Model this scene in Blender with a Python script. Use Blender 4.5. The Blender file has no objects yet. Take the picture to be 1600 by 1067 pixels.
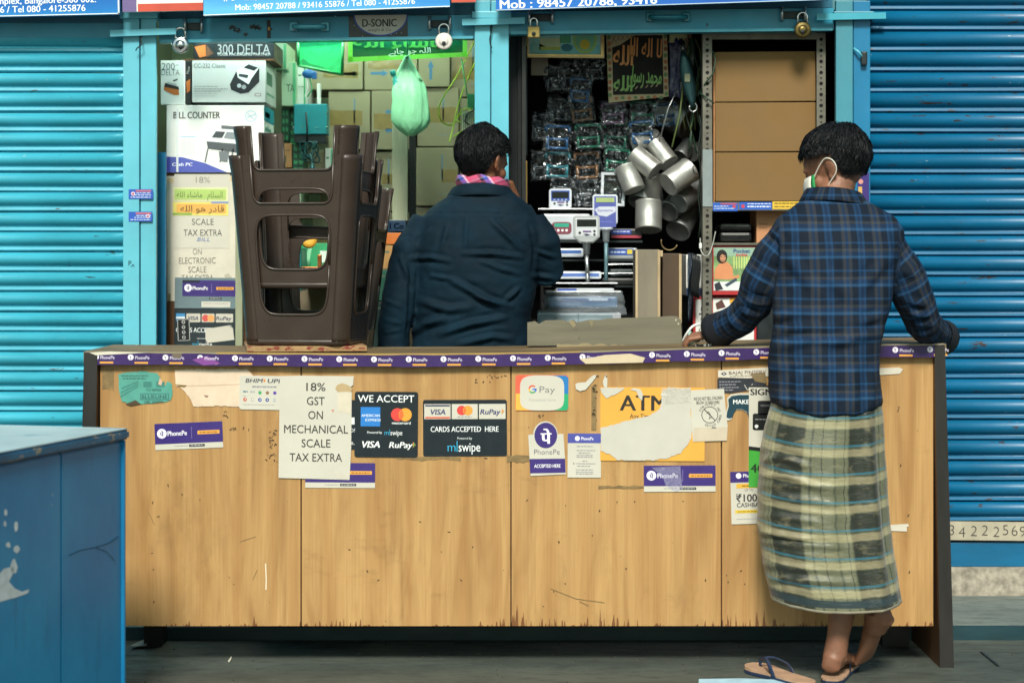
import bpy, bmesh, math, random
import numpy as np
from mathutils import Vector, Matrix, noise as mnoise

random.seed(7); np.random.seed(7)
SC = bpy.context.scene
COL = SC.collection
R = math.radians

# ------------------------------------------------------------------ camera
F, D, ZC, HY = 3060.0, 6.0, 1.265, 395.0        # focal length in photo pixels, distance to the counter, eye height, horizon row
cam = bpy.data.objects.new('camera', bpy.data.cameras.new('camera')); COL.objects.link(cam)
cam.location = (0, -D, ZC); cam.rotation_euler = (R(90), 0, 0)
cam.data.sensor_width = 36; cam.data.lens = F/1600*36
cam.data.shift_y = -(533.5-HY)/1600
cam.data.clip_end = 500
cam.data.dof.use_dof = True; cam.data.dof.focus_distance = 6.4; cam.data.dof.aperture_fstop = 3.2
SC.camera = cam

# ------------------------------------------------------------------ daylight
SUN_DIR = Vector((0.05, 0.74, -0.70)).normalized()     # the way the light travels
world = bpy.data.worlds.new('World'); SC.world = world; world.use_nodes = True
wn = world.node_tree; bg = wn.nodes['Background']
sky = wn.nodes.new('ShaderNodeTexSky'); sky.sky_type = 'NISHITA'; sky.sun_disc = False
sky.sun_elevation = math.asin(-SUN_DIR.z); sky.sun_rotation = math.atan2(-SUN_DIR.x, -SUN_DIR.y)
sky.air_density = 1.0; sky.dust_density = 3.0; sky.ozone_density = 0.4
tint = wn.nodes.new('ShaderNodeMix'); tint.data_type = 'RGBA'; tint.blend_type = 'MULTIPLY'; tint.inputs[0].default_value = 1; tint.inputs[7].default_value = (.80, 1.06, .98, 1)
wn.links.new(sky.outputs[0], tint.inputs[6]); wn.links.new(tint.outputs[2], bg.inputs['Color']); bg.inputs['Strength'].default_value = 0.050
sl = bpy.data.lights.new('sun', 'SUN'); sl.energy = 2.35; sl.angle = R(13); sl.color = (1.0, 0.95, 0.85)
sun = bpy.data.objects.new('sun', sl); COL.objects.link(sun)
sun.rotation_euler = SUN_DIR.to_track_quat('-Z', 'Y').to_euler(); sun.location = (-3, -5, 6)
SC.view_settings.view_transform = 'Standard'; SC.view_settings.look = 'None'
SC.view_settings.gamma = 1; SC.view_settings.use_curve_mapping = False
SC.view_settings.exposure = 0.96

# ------------------------------------------------------------------ helpers
def W(px, py, y):
    "the point at depth y that the photograph shows at pixel px, py"
    k = (D+y)/F
    return Vector(((px-800)*k, y, ZC-(py-HY)*k))
def S(y): return (D+y)/F
def lin(h):
    h = h.lstrip('#'); h = h if len(h) == 6 else ''.join(q*2 for q in h); c = [int(h[i:i+2], 16)/255 for i in (0, 2, 4)]
    return tuple(x/12.92 if x <= .04045 else ((x+.055)/1.055)**2.4 for x in c)

class NT:
    def __init__(s, name):
        s.m = bpy.data.materials.new(name); s.m.use_nodes = True
        s.t = s.m.node_tree; s.b = s.t.nodes['Principled BSDF']
        s.tc = s.n('TexCoord')
    def n(s, typ, **kw):
        nd = s.t.nodes.new('ShaderNode'+typ)
        for k, v in kw.items(): setattr(nd, k, v)
        return nd
    def l(s, a, b): s.t.links.new(a, b)
    def val(s, node, i, v):
        if hasattr(v, 'is_output'): s.l(v, node.inputs[i])
        else: node.inputs[i].default_value = v
        return node
    def mapping(s, stretch=(1, 1, 1), out='Object', rot=(0, 0, 0)):
        mp = s.n('Mapping'); mp.inputs['Scale'].default_value = stretch; mp.inputs['Rotation'].default_value = rot
        s.l(s.tc.outputs[out], mp.inputs[0]); return mp.outputs[0]
    def noise(s, vec, scale, detail=4, rough=.55, dist=0):
        nd = s.n('TexNoise'); s.l(vec, nd.inputs['Vector']); nd.inputs['Scale'].default_value = scale
        nd.inputs['Detail'].default_value = detail; nd.inputs['Roughness'].default_value = rough
        nd.inputs['Distortion'].default_value = dist; return nd.outputs[0]
    def rng(s, v, a, b, c=0, d=1):
        nd = s.n('MapRange'); s.l(v, nd.inputs[0])
        for i, x in enumerate((a, b, c, d)): nd.inputs[i+1].default_value = x
        return nd.outputs[0]
    def mix(s, fac, a, b, mode='MIX'):
        nd = s.n('Mix', data_type='RGBA', blend_type=mode)
        s.val(nd, 0, fac)
        for i, x in ((6, a), (7, b)):
            if hasattr(x, 'is_output'): s.l(x, nd.inputs[i])
            else: nd.inputs[i].default_value = (*x[:3], 1)
        return nd.outputs[2]
    def math(s, op, a, b=0.0, c=0.0):
        nd = s.n('Math', operation=op)
        for i, x in enumerate((a, b, c)): s.val(nd, i, x)
        return nd.outputs[0]
    def ramp(s, v, stops, interp='LINEAR'):
        nd = s.n('ValToRGB'); s.l(v, nd.inputs[0]); cr = nd.color_ramp; cr.interpolation = interp
        while len(cr.elements) < len(stops): cr.elements.new(.5)
        for e, (p, c) in zip(cr.elements, stops): e.position = p; e.color = (*c, 1) if len(c) == 3 else c
        return nd.outputs[0]
    def bump(s, h, strength, dist=.002):
        nd = s.n('Bump'); nd.inputs['Strength'].default_value = strength; nd.inputs['Distance'].default_value = dist
        s.l(h, nd.inputs['Height']); s.l(nd.outputs[0], s.b.inputs['Normal'])
    def base(s, c):
        if hasattr(c, 'is_output'): s.l(c, s.b.inputs['Base Color'])
        else: s.b.inputs['Base Color'].default_value = (*c[:3], 1)
    def set(s, **kw):
        for k, v in kw.items():
            i = s.b.inputs[k.replace('_', ' ')]
            if hasattr(v, 'is_output'): s.l(v, i)
            else: i.default_value = v

MATS = {}
def M(name, col='#808080', rough=.6, metal=0., var=.12, scale=9., bump=0., bscale=60., stretch=(1, 1, 1), chips=None, emit=0., alpha=1., spec=.5, grime=0.):
    "a procedural material: colour that drifts with noise, optional flaked chips, grime and fine relief"
    if name in MATS: return MATS[name]
    n = NT(name); c = lin(col)
    v = n.mapping(stretch)
    fac = n.noise(v, scale)
    lo = tuple(x*(1-var) for x in c); hi = tuple(min(1, x*(1+var)) for x in c)
    out = n.mix(n.rng(fac, .3, .7), lo, hi)
    if grime:
        g = n.rng(n.noise(v, scale*.35, 6, .65), .52, .75, 0, grime)
        out = n.mix(g, out, lin('#3a3428'))
    if chips:
        cc, thr, csc, cst = chips
        k = n.rng(n.noise(n.mapping(cst), csc, 5, .62), thr, thr+.02)
        out = n.mix(k, out, lin(cc))
    n.base(out); n.set(Metallic=metal)
    n.set(Roughness=n.rng(n.noise(v, scale*2.3), .3, .7, max(.04, rough-.08), min(1, rough+.08)))
    n.b.inputs['Specular IOR Level'].default_value = spec
    if bump: n.bump(n.noise(n.mapping(stretch), bscale, 6, .6), bump)
    if emit:
        n.b.inputs['Emission Color'].default_value = (*c, 1); n.b.inputs['Emission Strength'].default_value = emit
    if alpha < 1: n.b.inputs['Alpha'].default_value = alpha
    MATS[name] = n.m
    return n.m
def ink(col, rough=.5): return M('print_'+col.lstrip('#'), col, rough, var=.05, scale=30)

class MB:
    "collects geometry in world coordinates; build() links it as ONE mesh object"
    def __init__(s): s.v = []; s.f = []; s.fm = []; s.mats = []; s.sm = []; s.uv = None
    def mi(s, m):
        if m not in s.mats: s.mats.append(m)
        return s.mats.index(m)
    def add(s, verts, faces, mat, X=None, smooth=False):
        o = len(s.v); i = s.mi(mat)
        s.v += [tuple(X @ Vector(v)) if X is not None else tuple(v) for v in verts]
        s.f += [tuple(o+k for k in f) for f in faces]
        s.fm += [i]*len(faces); s.sm += [smooth]*len(faces)
        return s
    def bm(s, b, mat, X=None, smooth=False):
        b.verts.index_update()
        s.add([v.co[:] for v in b.verts], [[v.index for v in f.verts] for f in b.faces], mat, X, smooth); b.free(); return s
    def box(s, c, size, mat, rot=None, bev=0., X=None):
        x, y, z = (q/2 for q in size)
        T = Matrix.Translation(c) @ (rot.to_4x4() if rot is not None else Matrix())
        if X is not None: T = X @ T
        if bev:
            b = bmesh.new(); bmesh.ops.create_cube(b, size=1, matrix=Matrix.Diagonal((*size, 1)))
            bmesh.ops.bevel(b, geom=b.edges[:], offset=bev, segments=2, profile=.6, affect='EDGES')
            return s.bm(b, mat, T)
        vs = [(sx*x, sy*y, sz*z) for sx in (-1, 1) for sy in (-1, 1) for sz in (-1, 1)]
        return s.add(vs, [(0, 1, 3, 2), (4, 6, 7, 5), (0, 4, 5, 1), (2, 3, 7, 6), (0, 2, 6, 4), (1, 5, 7, 3)], mat, T)
    def span(s, a, b, mat, bev=0., rot=None):
        a, b = Vector(a), Vector(b)
        return s.box((a+b)/2, [abs(q) for q in (b-a)], mat, rot, bev)
    def prism(s, pts, y0, y1, mat):
        "an outline of (x, z) points with its thickness between depths y0 and y1"
        n = len(pts)
        ar = sum(pts[i][0]*pts[(i+1) % n][1]-pts[(i+1) % n][0]*pts[i][1] for i in range(n))
        if ar < 0: pts = pts[::-1]
        v = [(x, y0, z) for x, z in pts]+[(x, y1, z) for x, z in pts]
        f = [tuple(range(n)), tuple(range(2*n-1, n-1, -1))]+[(i, i+n, (i+1) % n+n, (i+1) % n) for i in range(n)]
        f[2:] = [tuple(reversed(q)) for q in f[2:]]
        f[2:] = [tuple(reversed(q)) for q in f[2:]]
        return s.add(v, f, mat)
    def tube(s, pts, r, mat, n=8, smooth=True, cap=True):
        pts = [Vector(p) for p in pts]; m = len(pts)
        rs = r if isinstance(r, (list, tuple)) else [r]*m
        up = None; V = []; 
        for i, p in enumerate(pts):
            t = (pts[min(i+1, m-1)]-pts[max(i-1, 0)]).normalized()
            if up is None:
                a = Vector((0, 0, 1)) if abs(t.z) < .9 else Vector((1, 0, 0))
                up = t.cross(a).normalized()
            else: up = (up-t*up.dot(t)).normalized()
            w = t.cross(up)
            V += [tuple(p+(up*math.cos(2*math.pi*k/n)+w*math.sin(2*math.pi*k/n))*rs[i]) for k in range(n)]
        Fs = [(i*n+k, i*n+(k+1) % n, (i+1)*n+(k+1) % n, (i+1)*n+k) for i in range(m-1) for k in range(n)]
        if cap: Fs += [tuple(range(n-1, -1, -1)), tuple((m-1)*n+k for k in range(n))]
        return s.add(V, Fs, mat, smooth=smooth)
    def loft(s, loops, mat, closed_ends=True, smooth=True):
        n = len(loops[0]); m = len(loops)
        V = [tuple(p) for L in loops for p in L]
        Fs = [(i*n+k, i*n+(k+1) % n, (i+1)*n+(k+1) % n, (i+1)*n+k) for i in range(m-1) for k in range(n)]
        if closed_ends: Fs += [tuple(range(n-1, -1, -1)), tuple((m-1)*n+k for k in range(n))]
        return s.add(V, Fs, mat, smooth=smooth)
    def lathe(s, prof, mat, X, n=24):
        "profile of (radius, height), turned about local z, placed by X"
        loops = [[X @ Vector((r*math.cos(2*math.pi*k/n), r*math.sin(2*math.pi*k/n), h)) for k in range(n)] for r, h in prof]
        return s.loft(loops, mat, True)
    def ball(s, c, rad, mat, sub=2, rot=None):
        b = bmesh.new(); bmesh.ops.create_icosphere(b, subdivisions=sub, radius=1)
        rad = (rad,)*3 if isinstance(rad, (int, float)) else rad
        T = Matrix.Translation(c) @ (rot.to_4x4() if rot is not None else Matrix()) @ Matrix.Diagonal((*rad, 1))
        return s.bm(b, mat, T, True)
    def text(s, body, c, h, mat, align='C', w=None, bold=0., rot=0., shear=0., X=None, skew=0):
        "flat lettering facing -y, centred on height; h is the height of a capital"
        V, Fs, x0, x1 = glyphs(body, bold)
        k = h/.727; kx = k
        if w: kx = w/max(1e-6, (x1-x0))
        off = {'C': -(x0+x1)/2, 'L': -x0, 'R': -x1}[align]
        ca, sa = math.cos(rot), math.sin(rot); out = []
        for x, y, lay in V:
            X_ = (x+off)*kx+(y-.36)*k*shear; Z_ = (y-.36)*k+X_*skew
            out.append((c[0]+X_*ca-Z_*sa, c[1]-lay*4e-5, c[2]+X_*sa+Z_*ca))
        return s.add(out, Fs, mat, X)
    def build(s, name, parent=None, label=None, cat=None, group=None, kind=None, loc=None, dedup=None):
        me = bpy.data.meshes.new(name)
        o = bpy.data.objects.new(name, me); COL.objects.link(o)
        if parent is not None:
            o.parent = parent; inv = root_matrix(parent).inverted()
        else:
            inv = Matrix.Translation(-Vector(loc)) if loc is not None else Matrix()
            if loc is not None: o.location = loc
        ident = inv == Matrix()
        me.from_pydata([tuple(v) if ident else tuple(inv @ Vector(v)) for v in s.v], [], s.f)
        for m in s.mats: me.materials.append(m)
        if s.f:
            me.polygons.foreach_set('material_index', s.fm); me.polygons.foreach_set('use_smooth', s.sm)
        if s.uv is not None:
            L = me.uv_layers.new(name='cloth'); idx = np.empty(len(me.loops), int); me.loops.foreach_get('vertex_index', idx)
            L.data.foreach_set('uv', s.uv[idx].astype(np.float32).ravel())
        me.validate(); me.update()
        return tag(o, label, cat, group, kind)

_G = {}
def glyphs(body, bold):
    key = (body, bold)
    if key not in _G:
        c = bpy.data.curves.new('lettering', 'FONT'); c.body = body; c.resolution_u = 3; c.offset = min(0, bold)
        o = bpy.data.objects.new('lettering', c); COL.objects.link(o)
        m = bpy.data.meshes.new_from_object(o)
        V0 = [(v.co.x, v.co.y) for v in m.vertices]; F0 = [tuple(p.vertices) for p in m.polygons]; V = []; Fs = []
        for i, s_ in enumerate((-1, 1, 0) if bold > 0 else (0,)):      # heavier strokes: the letter laid down three times
            o_ = len(V); V += [(x+s_*bold, y, i) for x, y in V0]; Fs += [tuple(o_+k for k in f) for f in F0]
        bpy.data.objects.remove(o); bpy.data.curves.remove(c); bpy.data.meshes.remove(m)
        xs = [v[0] for v in V] or [0, 1]
        _G[key] = (V, Fs, min(xs), max(xs))
    return _G[key]

def tag(o, label=None, cat=None, group=None, kind=None):
    for k, v in (('label', label), ('category', cat), ('group', group), ('kind', kind)):
        if v: o[k] = v
    return o
def root_matrix(o):
    m = Matrix()
    while o is not None:
        m = (Matrix.Translation(o.location) @ o.rotation_euler.to_matrix().to_4x4()) @ m; o = o.parent
    return m
def thing(name, label, cat, loc=(0, 0, 0), rz=0, group=None):
    o = bpy.data.objects.new(name, None); COL.objects.link(o); o.location = loc; o.rotation_euler = (0, 0, rz)
    o.empty_display_size = .05
    return tag(o, label, cat, group)
def dup(root, label=None, group=None):
    r = root.copy(); COL.objects.link(r)
    if label: r['label'] = label
    if group: r['group'] = group
    for ch in list(root.children):
        c = ch.copy(); COL.objects.link(c); c.parent = r
        for g in list(ch.children):
            d = g.copy(); COL.objects.link(d); d.parent = c
    return r
def mesh_eval(mb, mods):
    "run modifiers on collected geometry and give back its vertices and faces"
    o = mb.build('temporary')
    for typ, kw in mods:
        md = o.modifiers.new('m', typ)
        for k, v in kw.items(): setattr(md, k, v)
    dg = bpy.context.evaluated_depsgraph_get(); dg.update()
    m = bpy.data.meshes.new_from_object(o.evaluated_get(dg))
    V = np.empty(len(m.vertices)*3); m.vertices.foreach_get('co', V); V = V.reshape(-1, 3)
    Fs = [tuple(p.vertices) for p in m.polygons]
    N = np.empty(len(m.vertices)*3); m.vertices.foreach_get('normal', N); N = N.reshape(-1, 3)
    me = o.data; bpy.data.objects.remove(o); bpy.data.meshes.remove(me); bpy.data.meshes.remove(m)
    return V, Fs, N

# Arabic and Urdu letters take joined forms: isolated, final, initial, medial
AR = {'ا': (0xFE8D, 0xFE8E), 'ل': (0xFEDD, 0xFEDE, 0xFEDF, 0xFEE0), 'ه': (0xFEE9, 0xFEEA, 0xFEEB, 0xFEEC), 'م': (0xFEE1, 0xFEE2, 0xFEE3, 0xFEE4),
      'ح': (0xFEA1, 0xFEA2, 0xFEA3, 0xFEA4), 'د': (0xFEA9, 0xFEAA), 'ر': (0xFEAD, 0xFEAE), 'س': (0xFEB1, 0xFEB2, 0xFEB3, 0xFEB4), 'و': (0xFEED, 0xFEEE),
      'ش': (0xFEB5, 0xFEB6, 0xFEB7, 0xFEB8), 'ء': (0xFE80,), 'ج': (0xFE9D, 0xFE9E, 0xFE9F, 0xFEA0), 'چ': (0xFB7A, 0xFB7B, 0xFB7C, 0xFB7D),
      'ے': (0xFBAE, 0xFBAF), 'ہ': (0xFBA6, 0xFBA7, 0xFBA8, 0xFBA9), 'إ': (0xFE87, 0xFE88), 'ق': (0xFED5, 0xFED6, 0xFED7, 0xFED8), 'ي': (0xFEF1, 0xFEF2, 0xFEF3, 0xFEF4), 'ن': (0xFEE5, 0xFEE6, 0xFEE7, 0xFEE8), 'ت': (0xFE95, 0xFE96, 0xFE97, 0xFE98), 'ب': (0xFE8F, 0xFE90, 0xFE91, 0xFE92)}
def arabic(s):
    words = []
    for w in s.split(' '):
        out = []
        for i, ch in enumerate(w):
            f = AR[ch]
            prev = i > 0 and len(AR[w[i-1]]) == 4
            nxt = i < len(w)-1 and len(f) == 4 and len(AR[w[i+1]]) > 1
            k = (3 if nxt else 1) if prev else (2 if nxt else 0)
            out.append(chr(f[min(k, len(f)-1)]))
        words.append(''.join(reversed(out)))
    return ' '.join(reversed(words))

class Print:
    "flat print in photo-pixel coordinates on a front at depth y; rot turns it (degrees, clockwise in the picture) about pivot"
    LAY = .00045
    def __init__(s, y, pivot=(0, 0), rot=0.):
        s.y, s.pv, s.rot = y, pivot, R(rot); s.g = MB(); s.t = MB(); s.ready = []
    def p(s, x, y):
        dx, dy = x-s.pv[0], y-s.pv[1]; c, q = math.cos(s.rot), math.sin(s.rot)
        return s.pv[0]+dx*c-dy*q, s.pv[1]+dx*q+dy*c
    def w(s, x, y, l): return W(*s.p(x, y), s.y) - Vector((0, l*s.LAY, 0))
    def poly(s, pts, mat, l=1):
        n = len(pts); v = [s.w(x, y, l) for x, y in pts]
        ar = sum(v[i].x*v[(i+1) % n].z-v[(i+1) % n].x*v[i].z for i in range(n))
        if ar < 0: v = v[::-1]
        s.g.add(v, [tuple(range(n))], ink(mat) if isinstance(mat, str) else mat); return s
    def rect(s, x0, y0, x1, y1, mat, l=1): return s.poly([(x0, y0), (x1, y0), (x1, y1), (x0, y1)], mat, l)
    def rrect(s, x0, y0, x1, y1, r, mat, l=1): return s.poly(rr(x0, y0, x1, y1, r), mat, l)
    def disc(s, cx, cy, r, mat, l=1, n=20, ry=None, a0=0, a1=360):
        ry = ry or r; full = a1-a0 == 360
        pts = [(cx+r*math.cos(R(a0+(a1-a0)*i/(n if full else n-1))), cy+ry*math.sin(R(a0+(a1-a0)*i/(n if full else n-1)))) for i in range(n)]
        return s.poly(pts, mat, l)
    def ring(s, cx, cy, r, w, mat, l=1, n=28, a0=0, a1=360):
        m = ink(mat)
        for i in range(n):
            a, b = R(a0+(a1-a0)*i/n), R(a0+(a1-a0)*(i+1)/n)
            s.poly([(cx+q*math.cos(t), cy+q*math.sin(t)) for t, q in ((a, r), (b, r), (b, r-w), (a, r-w))], m, l)
        return s
    def line(s, pts, w, mat, l=1):
        for (x0, y0), (x1, y1) in zip(pts, pts[1:]):
            d = math.hypot(x1-x0, y1-y0) or 1; nx, ny = -(y1-y0)/d*w/2, (x1-x0)/d*w/2
            s.poly([(x0+nx, y0+ny), (x1+nx, y1+ny), (x1-nx, y1-ny), (x0-nx, y0-ny)], mat, l)
        return s
    def text(s, body, x, y, h, mat='#202020', align='C', w=None, bold=0., l=2, rot=0., shear=0.):
        k = S(s.y)
        t = s.t
        if len(body) > 1: t = MB(); s.ready.append(('lettering', t))      # each line of writing is a part
        t.text(body, s.w(x, y, l), h*k, ink(mat), align, w*k if w else None, bold, -s.rot-R(rot), shear); return s
    def small(s, x0, y, x1, mat='#777777', h=1.2, l=2, n=None):
        "a row of print too small to read: short dashes the length of words"
        x = x0; rnd = random.Random(int(x0*7+y*13))
        while x < x1:
            e = min(x1, x+rnd.uniform(2.2, 6)); s.rect(x, y-h/2, e, y+h/2, mat, l); x = e+1.1
        return s
    def cut(s, name, text=False):
        "close what has been printed so far as a part of its own"
        if text: s.ready.append((name, s.t)); s.t = MB()
        else: s.ready.append((name, s.g)); s.g = MB()
        return s
    def done(s, parent, name='print'):
        for nm, g in s.ready:
            if g.f: g.build(nm, parent)
        if s.g.f: s.g.build(name, parent)
        if s.t.f: s.t.build('lettering', parent)
def rr(x0, y0, x1, y1, r, n=5):
    pts = []
    for cx, cy, a in ((x1-r, y0+r, -90), (x1-r, y1-r, 0), (x0+r, y1-r, 90), (x0+r, y0+r, 180)):
        pts += [(cx+r*math.cos(R(a+90*i/n)), cy+r*math.sin(R(a+90*i/n))) for i in range(n+1)]
    return pts

def sheet(name, label, cat, pts, y, mat, rot=0., group=None, thick=.0007):
    "a paper, sticker or board with the outline pts (photo pixels); gives back the object and a Print for its face"
    xs = [p[0] for p in pts]; ys = [p[1] for p in pts]; pv = ((min(xs)+max(xs))/2, (min(ys)+max(ys))/2)
    pr = Print(y-thick, pv, rot); mb = MB()
    q = [pr.w(x, yy, 0) for x, yy in pts]
    mb.prism([(v.x, v.z) for v in q], y-thick, y, mat)
    o = mb.build(name, None, label, cat, group, loc=W(*pv, y))
    return o, pr
def curve(pts, k=5):
    "a smooth line through the points"
    P = [Vector(p) for p in pts]; out = []
    for i in range(len(P)-1):
        a, b, c, d = P[max(i-1, 0)], P[i], P[i+1], P[min(i+2, len(P)-1)]
        for t in np.linspace(0, 1, k+1)[:-1]: out.append(.5*((2*b)+(c-a)*t+(2*a-5*b+4*c-d)*t*t+(3*b-a-3*c+d)*t**3))
    return out+[P[-1]]
def rough(pts, seed=1, amp=.9, step=3.2):
    "a torn outline: the straight runs broken up unevenly"
    r_ = random.Random(seed); out = []
    for (x0, y0), (x1, y1) in zip(pts, list(pts[1:])+[pts[0]]):
        n_ = max(1, int(math.hypot(x1-x0, y1-y0)/step))
        for i in range(n_): t = i/n_; out.append((x0+(x1-x0)*t+r_.uniform(-amp, amp), y0+(y1-y0)*t+r_.uniform(-amp, amp)))
    return out
def rect_pts(x0, y0, x1, y1): return [(x0, y0), (x1, y0), (x1, y1), (x0, y1)]
# ------------------------------------------------------------------ materials
def shutter_paint(name, col, rust):
    n = NT(name); c = lin(col)
    oi = n.n('ObjectInfo'); va = n.n('VectorMath', operation='ADD'); n.l(n.tc.outputs['Object'], va.inputs[0]); n.l(oi.outputs['Location'], va.inputs[1])   # each slat wears in its own way
    def mp(stretch):
        nd = n.n('Mapping'); nd.inputs['Scale'].default_value = stretch; n.l(va.outputs[0], nd.inputs[0]); return nd.outputs[0]
    n.mapping = mp
    f = n.noise(n.mapping((1.2, 4, 4)), 3.5, 5)
    out = n.mix(n.rng(f, .3, .7), tuple(x*.86 for x in c), tuple(min(1, x*1.12) for x in c))
    f2 = n.noise(n.mapping((3, 1, 22)), 3, 5, .65)
    out = n.mix(n.rng(f2, .62, .8, 0, .35), out, tuple(x*.5 for x in c))
    k = n.rng(n.noise(n.mapping((5, 9, 26)), 2.2, 6, .66), rust, rust+.025)
    out = n.mix(k, out, lin('#3b2a22'))
    k2 = n.rng(n.noise(n.mapping((14, 9, 60)), 2.0, 4, .6), .735, .75)
    out = n.mix(k2, out, lin('#b8c6c8'))
    n.base(out); n.set(Roughness=n.rng(f2, .3, .7, .30, .46)); n.b.inputs['Specular IOR Level'].default_value = .5
    n.bump(n.noise(n.mapping((2, 2, 2)), 26, 4), .12, .002)
    return n.m
SHUT_L = shutter_paint('turquoise_shutter_paint', '#3ba6be', .672)
SHUT_R = shutter_paint('blue_shutter_paint', '#066089', .630)
POST = M('pale_turquoise_paint', '#5db3c6', .42, var=.10, scale=5, chips=('#1f4a58', .705, 14, (1, 1, .5)), bump=.1, bscale=30, grime=.18)
POST_R = M('shaded_turquoise_paint', '#3f8799', .42, var=.10, scale=5, chips=('#1f4a58', .705, 14, (1, 1, .5)), bump=.1, bscale=30, grime=.2)  # same post paint, darkened for the weaker light on the right
POST_B = M('blue_post_paint', '#0c6f9a', .42, var=.12, scale=5, chips=('#7fb4bb', .66, 5, (1, 1, .35)), bump=.1, bscale=30)
BEAM = M('teal_beam_paint', '#1f86a2', .42, var=.14, scale=6, chips=('#0d3a4a', .70, 12, (1, 1, 1)), bump=.1, bscale=24, grime=.12)
BEAM_D = M('dark_teal_paint', '#0f5870', .5, var=.2, scale=6)
def plywood():
    n = NT('plywood_veneer')
    v = n.mapping((5.5, 1, .55)); v2 = n.mapping((1, 1, 1))
    warp = n.noise(v2, 2.2, 3)
    fig = n.noise(n.mapping((2.6, 1, .32)), 4.2, 3, .5, 1.6)
    wv = n.n('TexWave', wave_type='BANDS', bands_direction='X'); n.l(n.mapping((1, 1, .07)), wv.inputs[0])
    wv.inputs['Scale'].default_value = 3.2; wv.inputs['Distortion'].default_value = 9; wv.inputs['Detail'].default_value = 3; wv.inputs['Detail Scale'].default_value = 1.1
    fine = n.noise(n.mapping((70, 1, 1.6)), 2.4, 4, .6)
    c = n.ramp(fig, [(.25, lin('#956f42')), (.45, lin('#b18a58')), (.62, lin('#bc9560')), (.8, lin('#a67f4d'))])
    c = n.mix(n.rng(wv.outputs[0], .5, 1, 0, .3), c, lin('#9a6c38'))
    c = n.mix(n.rng(fine, .42, .72, 0, .34), c, lin('#8c6134'))
    c = n.mix(n.rng(warp, .45, .8, 0, .35), c, lin('#a27a48'))
    # grey-brown grime smudges and small dark scars
    sm = n.noise(n.mapping((2.2, 1, 1.1)), 2.6, 6, .68)
    c = n.mix(n.rng(sm, .56, .78, 0, .5), c, lin('#6d5331'))
    ag = n.noise(n.mapping((1.0, 1, 2.6)), 3.4, 7, .7); c = n.mix(n.rng(ag, .60, .74, 0, .32), c, lin('#5d4426'))
    sc = n.noise(n.mapping((26, 1, 15)), 1.7, 5, .66)
    c = n.mix(n.rng(sc, .725, .74, 0, .85), c, lin('#2e2114'))
    # ragged brown bottom edge where the veneer has flaked
    xyz = n.n('SeparateXYZ'); n.l(n.tc.outputs['Object'], xyz.inputs[0])
    rag = n.noise(n.mapping((75, 1, .8)), 1.3, 2, .7); big = n.noise(n.mapping((3, 1, .2)), 1.5, 2)
    hgt = n.math('MULTIPLY', n.rng(rag, .50, .78, 0, .062), n.rng(big, .44, .64, .10, 1.25))
    hgt = n.math('ADD', hgt, .1205)
    edge = n.math('LESS_THAN', xyz.outputs[2], hgt)
    c = n.mix(n.math('MULTIPLY', edge, .9), c, lin('#6a4022'))
    n.base(c); n.set(Roughness=n.rng(fine, .3, .7, .40, .56)); n.b.inputs['Specular IOR Level'].default_value = .4
    n.bump(fine, .12, .001); return n.m
PLY = plywood()
DARKWOOD = M('dark_wood_edge', '#1e1b19', .5, var=.3, scale=12, stretch=(1, 1, .25), chips=('#6d6258', .72, 22, (1, 1, .4)), bump=.15)
BROWNWOOD = M('brown_wood', '#5a3a1e', .6, var=.25, scale=8, stretch=(1, 1, .2), bump=.1)
GREYWOOD = M('weathered_wood', '#6b6757', .8, var=.25, scale=10, stretch=(.25, 1, 2.2), bump=.4, bscale=50, chips=('#4c4535', .70, 12, (.6, 1, 3)))
POSTWOOD = M('weathered_post_wood', '#8c9178', .8, var=.3, scale=12, stretch=(2, 1, .3), bump=.4, bscale=50)
def concrete(name, a, b, speck):
    n = NT(name)
    f = n.noise(n.mapping((.7, 1.6, 1)), 2.2, 7, .62); f2 = n.noise(n.mapping((1, 2.5, 1)), 9, 6, .7)
    c = n.mix(n.rng(f, .3, .7), lin(a), lin(b))
    c = n.mix(n.rng(f2, .5, .7, 0, .7), c, lin(speck))
    f3 = n.noise(n.mapping((3, 14, 1)), 2.5, 5, .7)
    c = n.mix(n.rng(f3, .62, .70, 0, .28), c, lin('#8d8f83'))
    n.base(c); n.set(Roughness=n.rng(f2, .3, .7, .45, .75)); n.bump(f2, .5, .006); return n.m
GROUND = concrete('street_concrete', '#373d38', '#565c54', '#252a27')
PLAT = concrete('platform_concrete', '#626b68', '#7a827b', '#3c4744')
SILL = M('rough_cement', '#9a9284', .9, var=.4, scale=38, bump=.8, bscale=70, grime=.5)
RISER = M('riser_teal_paint', '#0f343c', .5, var=.3, scale=4, stretch=(1, 1, 3))  # teal paint, darkened to carry the shadow under the counter
STEEL = M('brushed_steel', '#b9bcbe', .30, .9, var=.08, scale=20, bump=.05, stretch=(1, 1, 6))
CHROME = M('chrome', '#d5d8da', .16, 1, var=.05)
BRASS = M('old_brass', '#a08a55', .38, .85, var=.2, scale=40)
DBRASS = M('dark_brass', '#6e5f38', .42, .85, var=.25, scale=40)
ALU = M('dull_aluminium', '#bcbcb7', .44, .75, var=.14, scale=14, bump=.12, bscale=30, grime=.15)
DARKM = M('dark_metal', '#2d3436', .5, .6, var=.2)
ANGLE = M('grey_angle_iron', '#6d6a60', .5, .4, var=.22, scale=20, chips=('#3a352c', .68, 16, (1, 1, .5)))
HOLE = M('black_hole', '#0a0a0a', .9)
PLASTIC = M('brown_plastic', '#382d26', .34, var=.12, scale=10, bump=.04, bscale=200, chips=('#6b6259', .735, 14, (1, 1, .25)))
PLASTIC_D = M('dark_plastic', '#1d1b1a', .45, var=.2)
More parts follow.
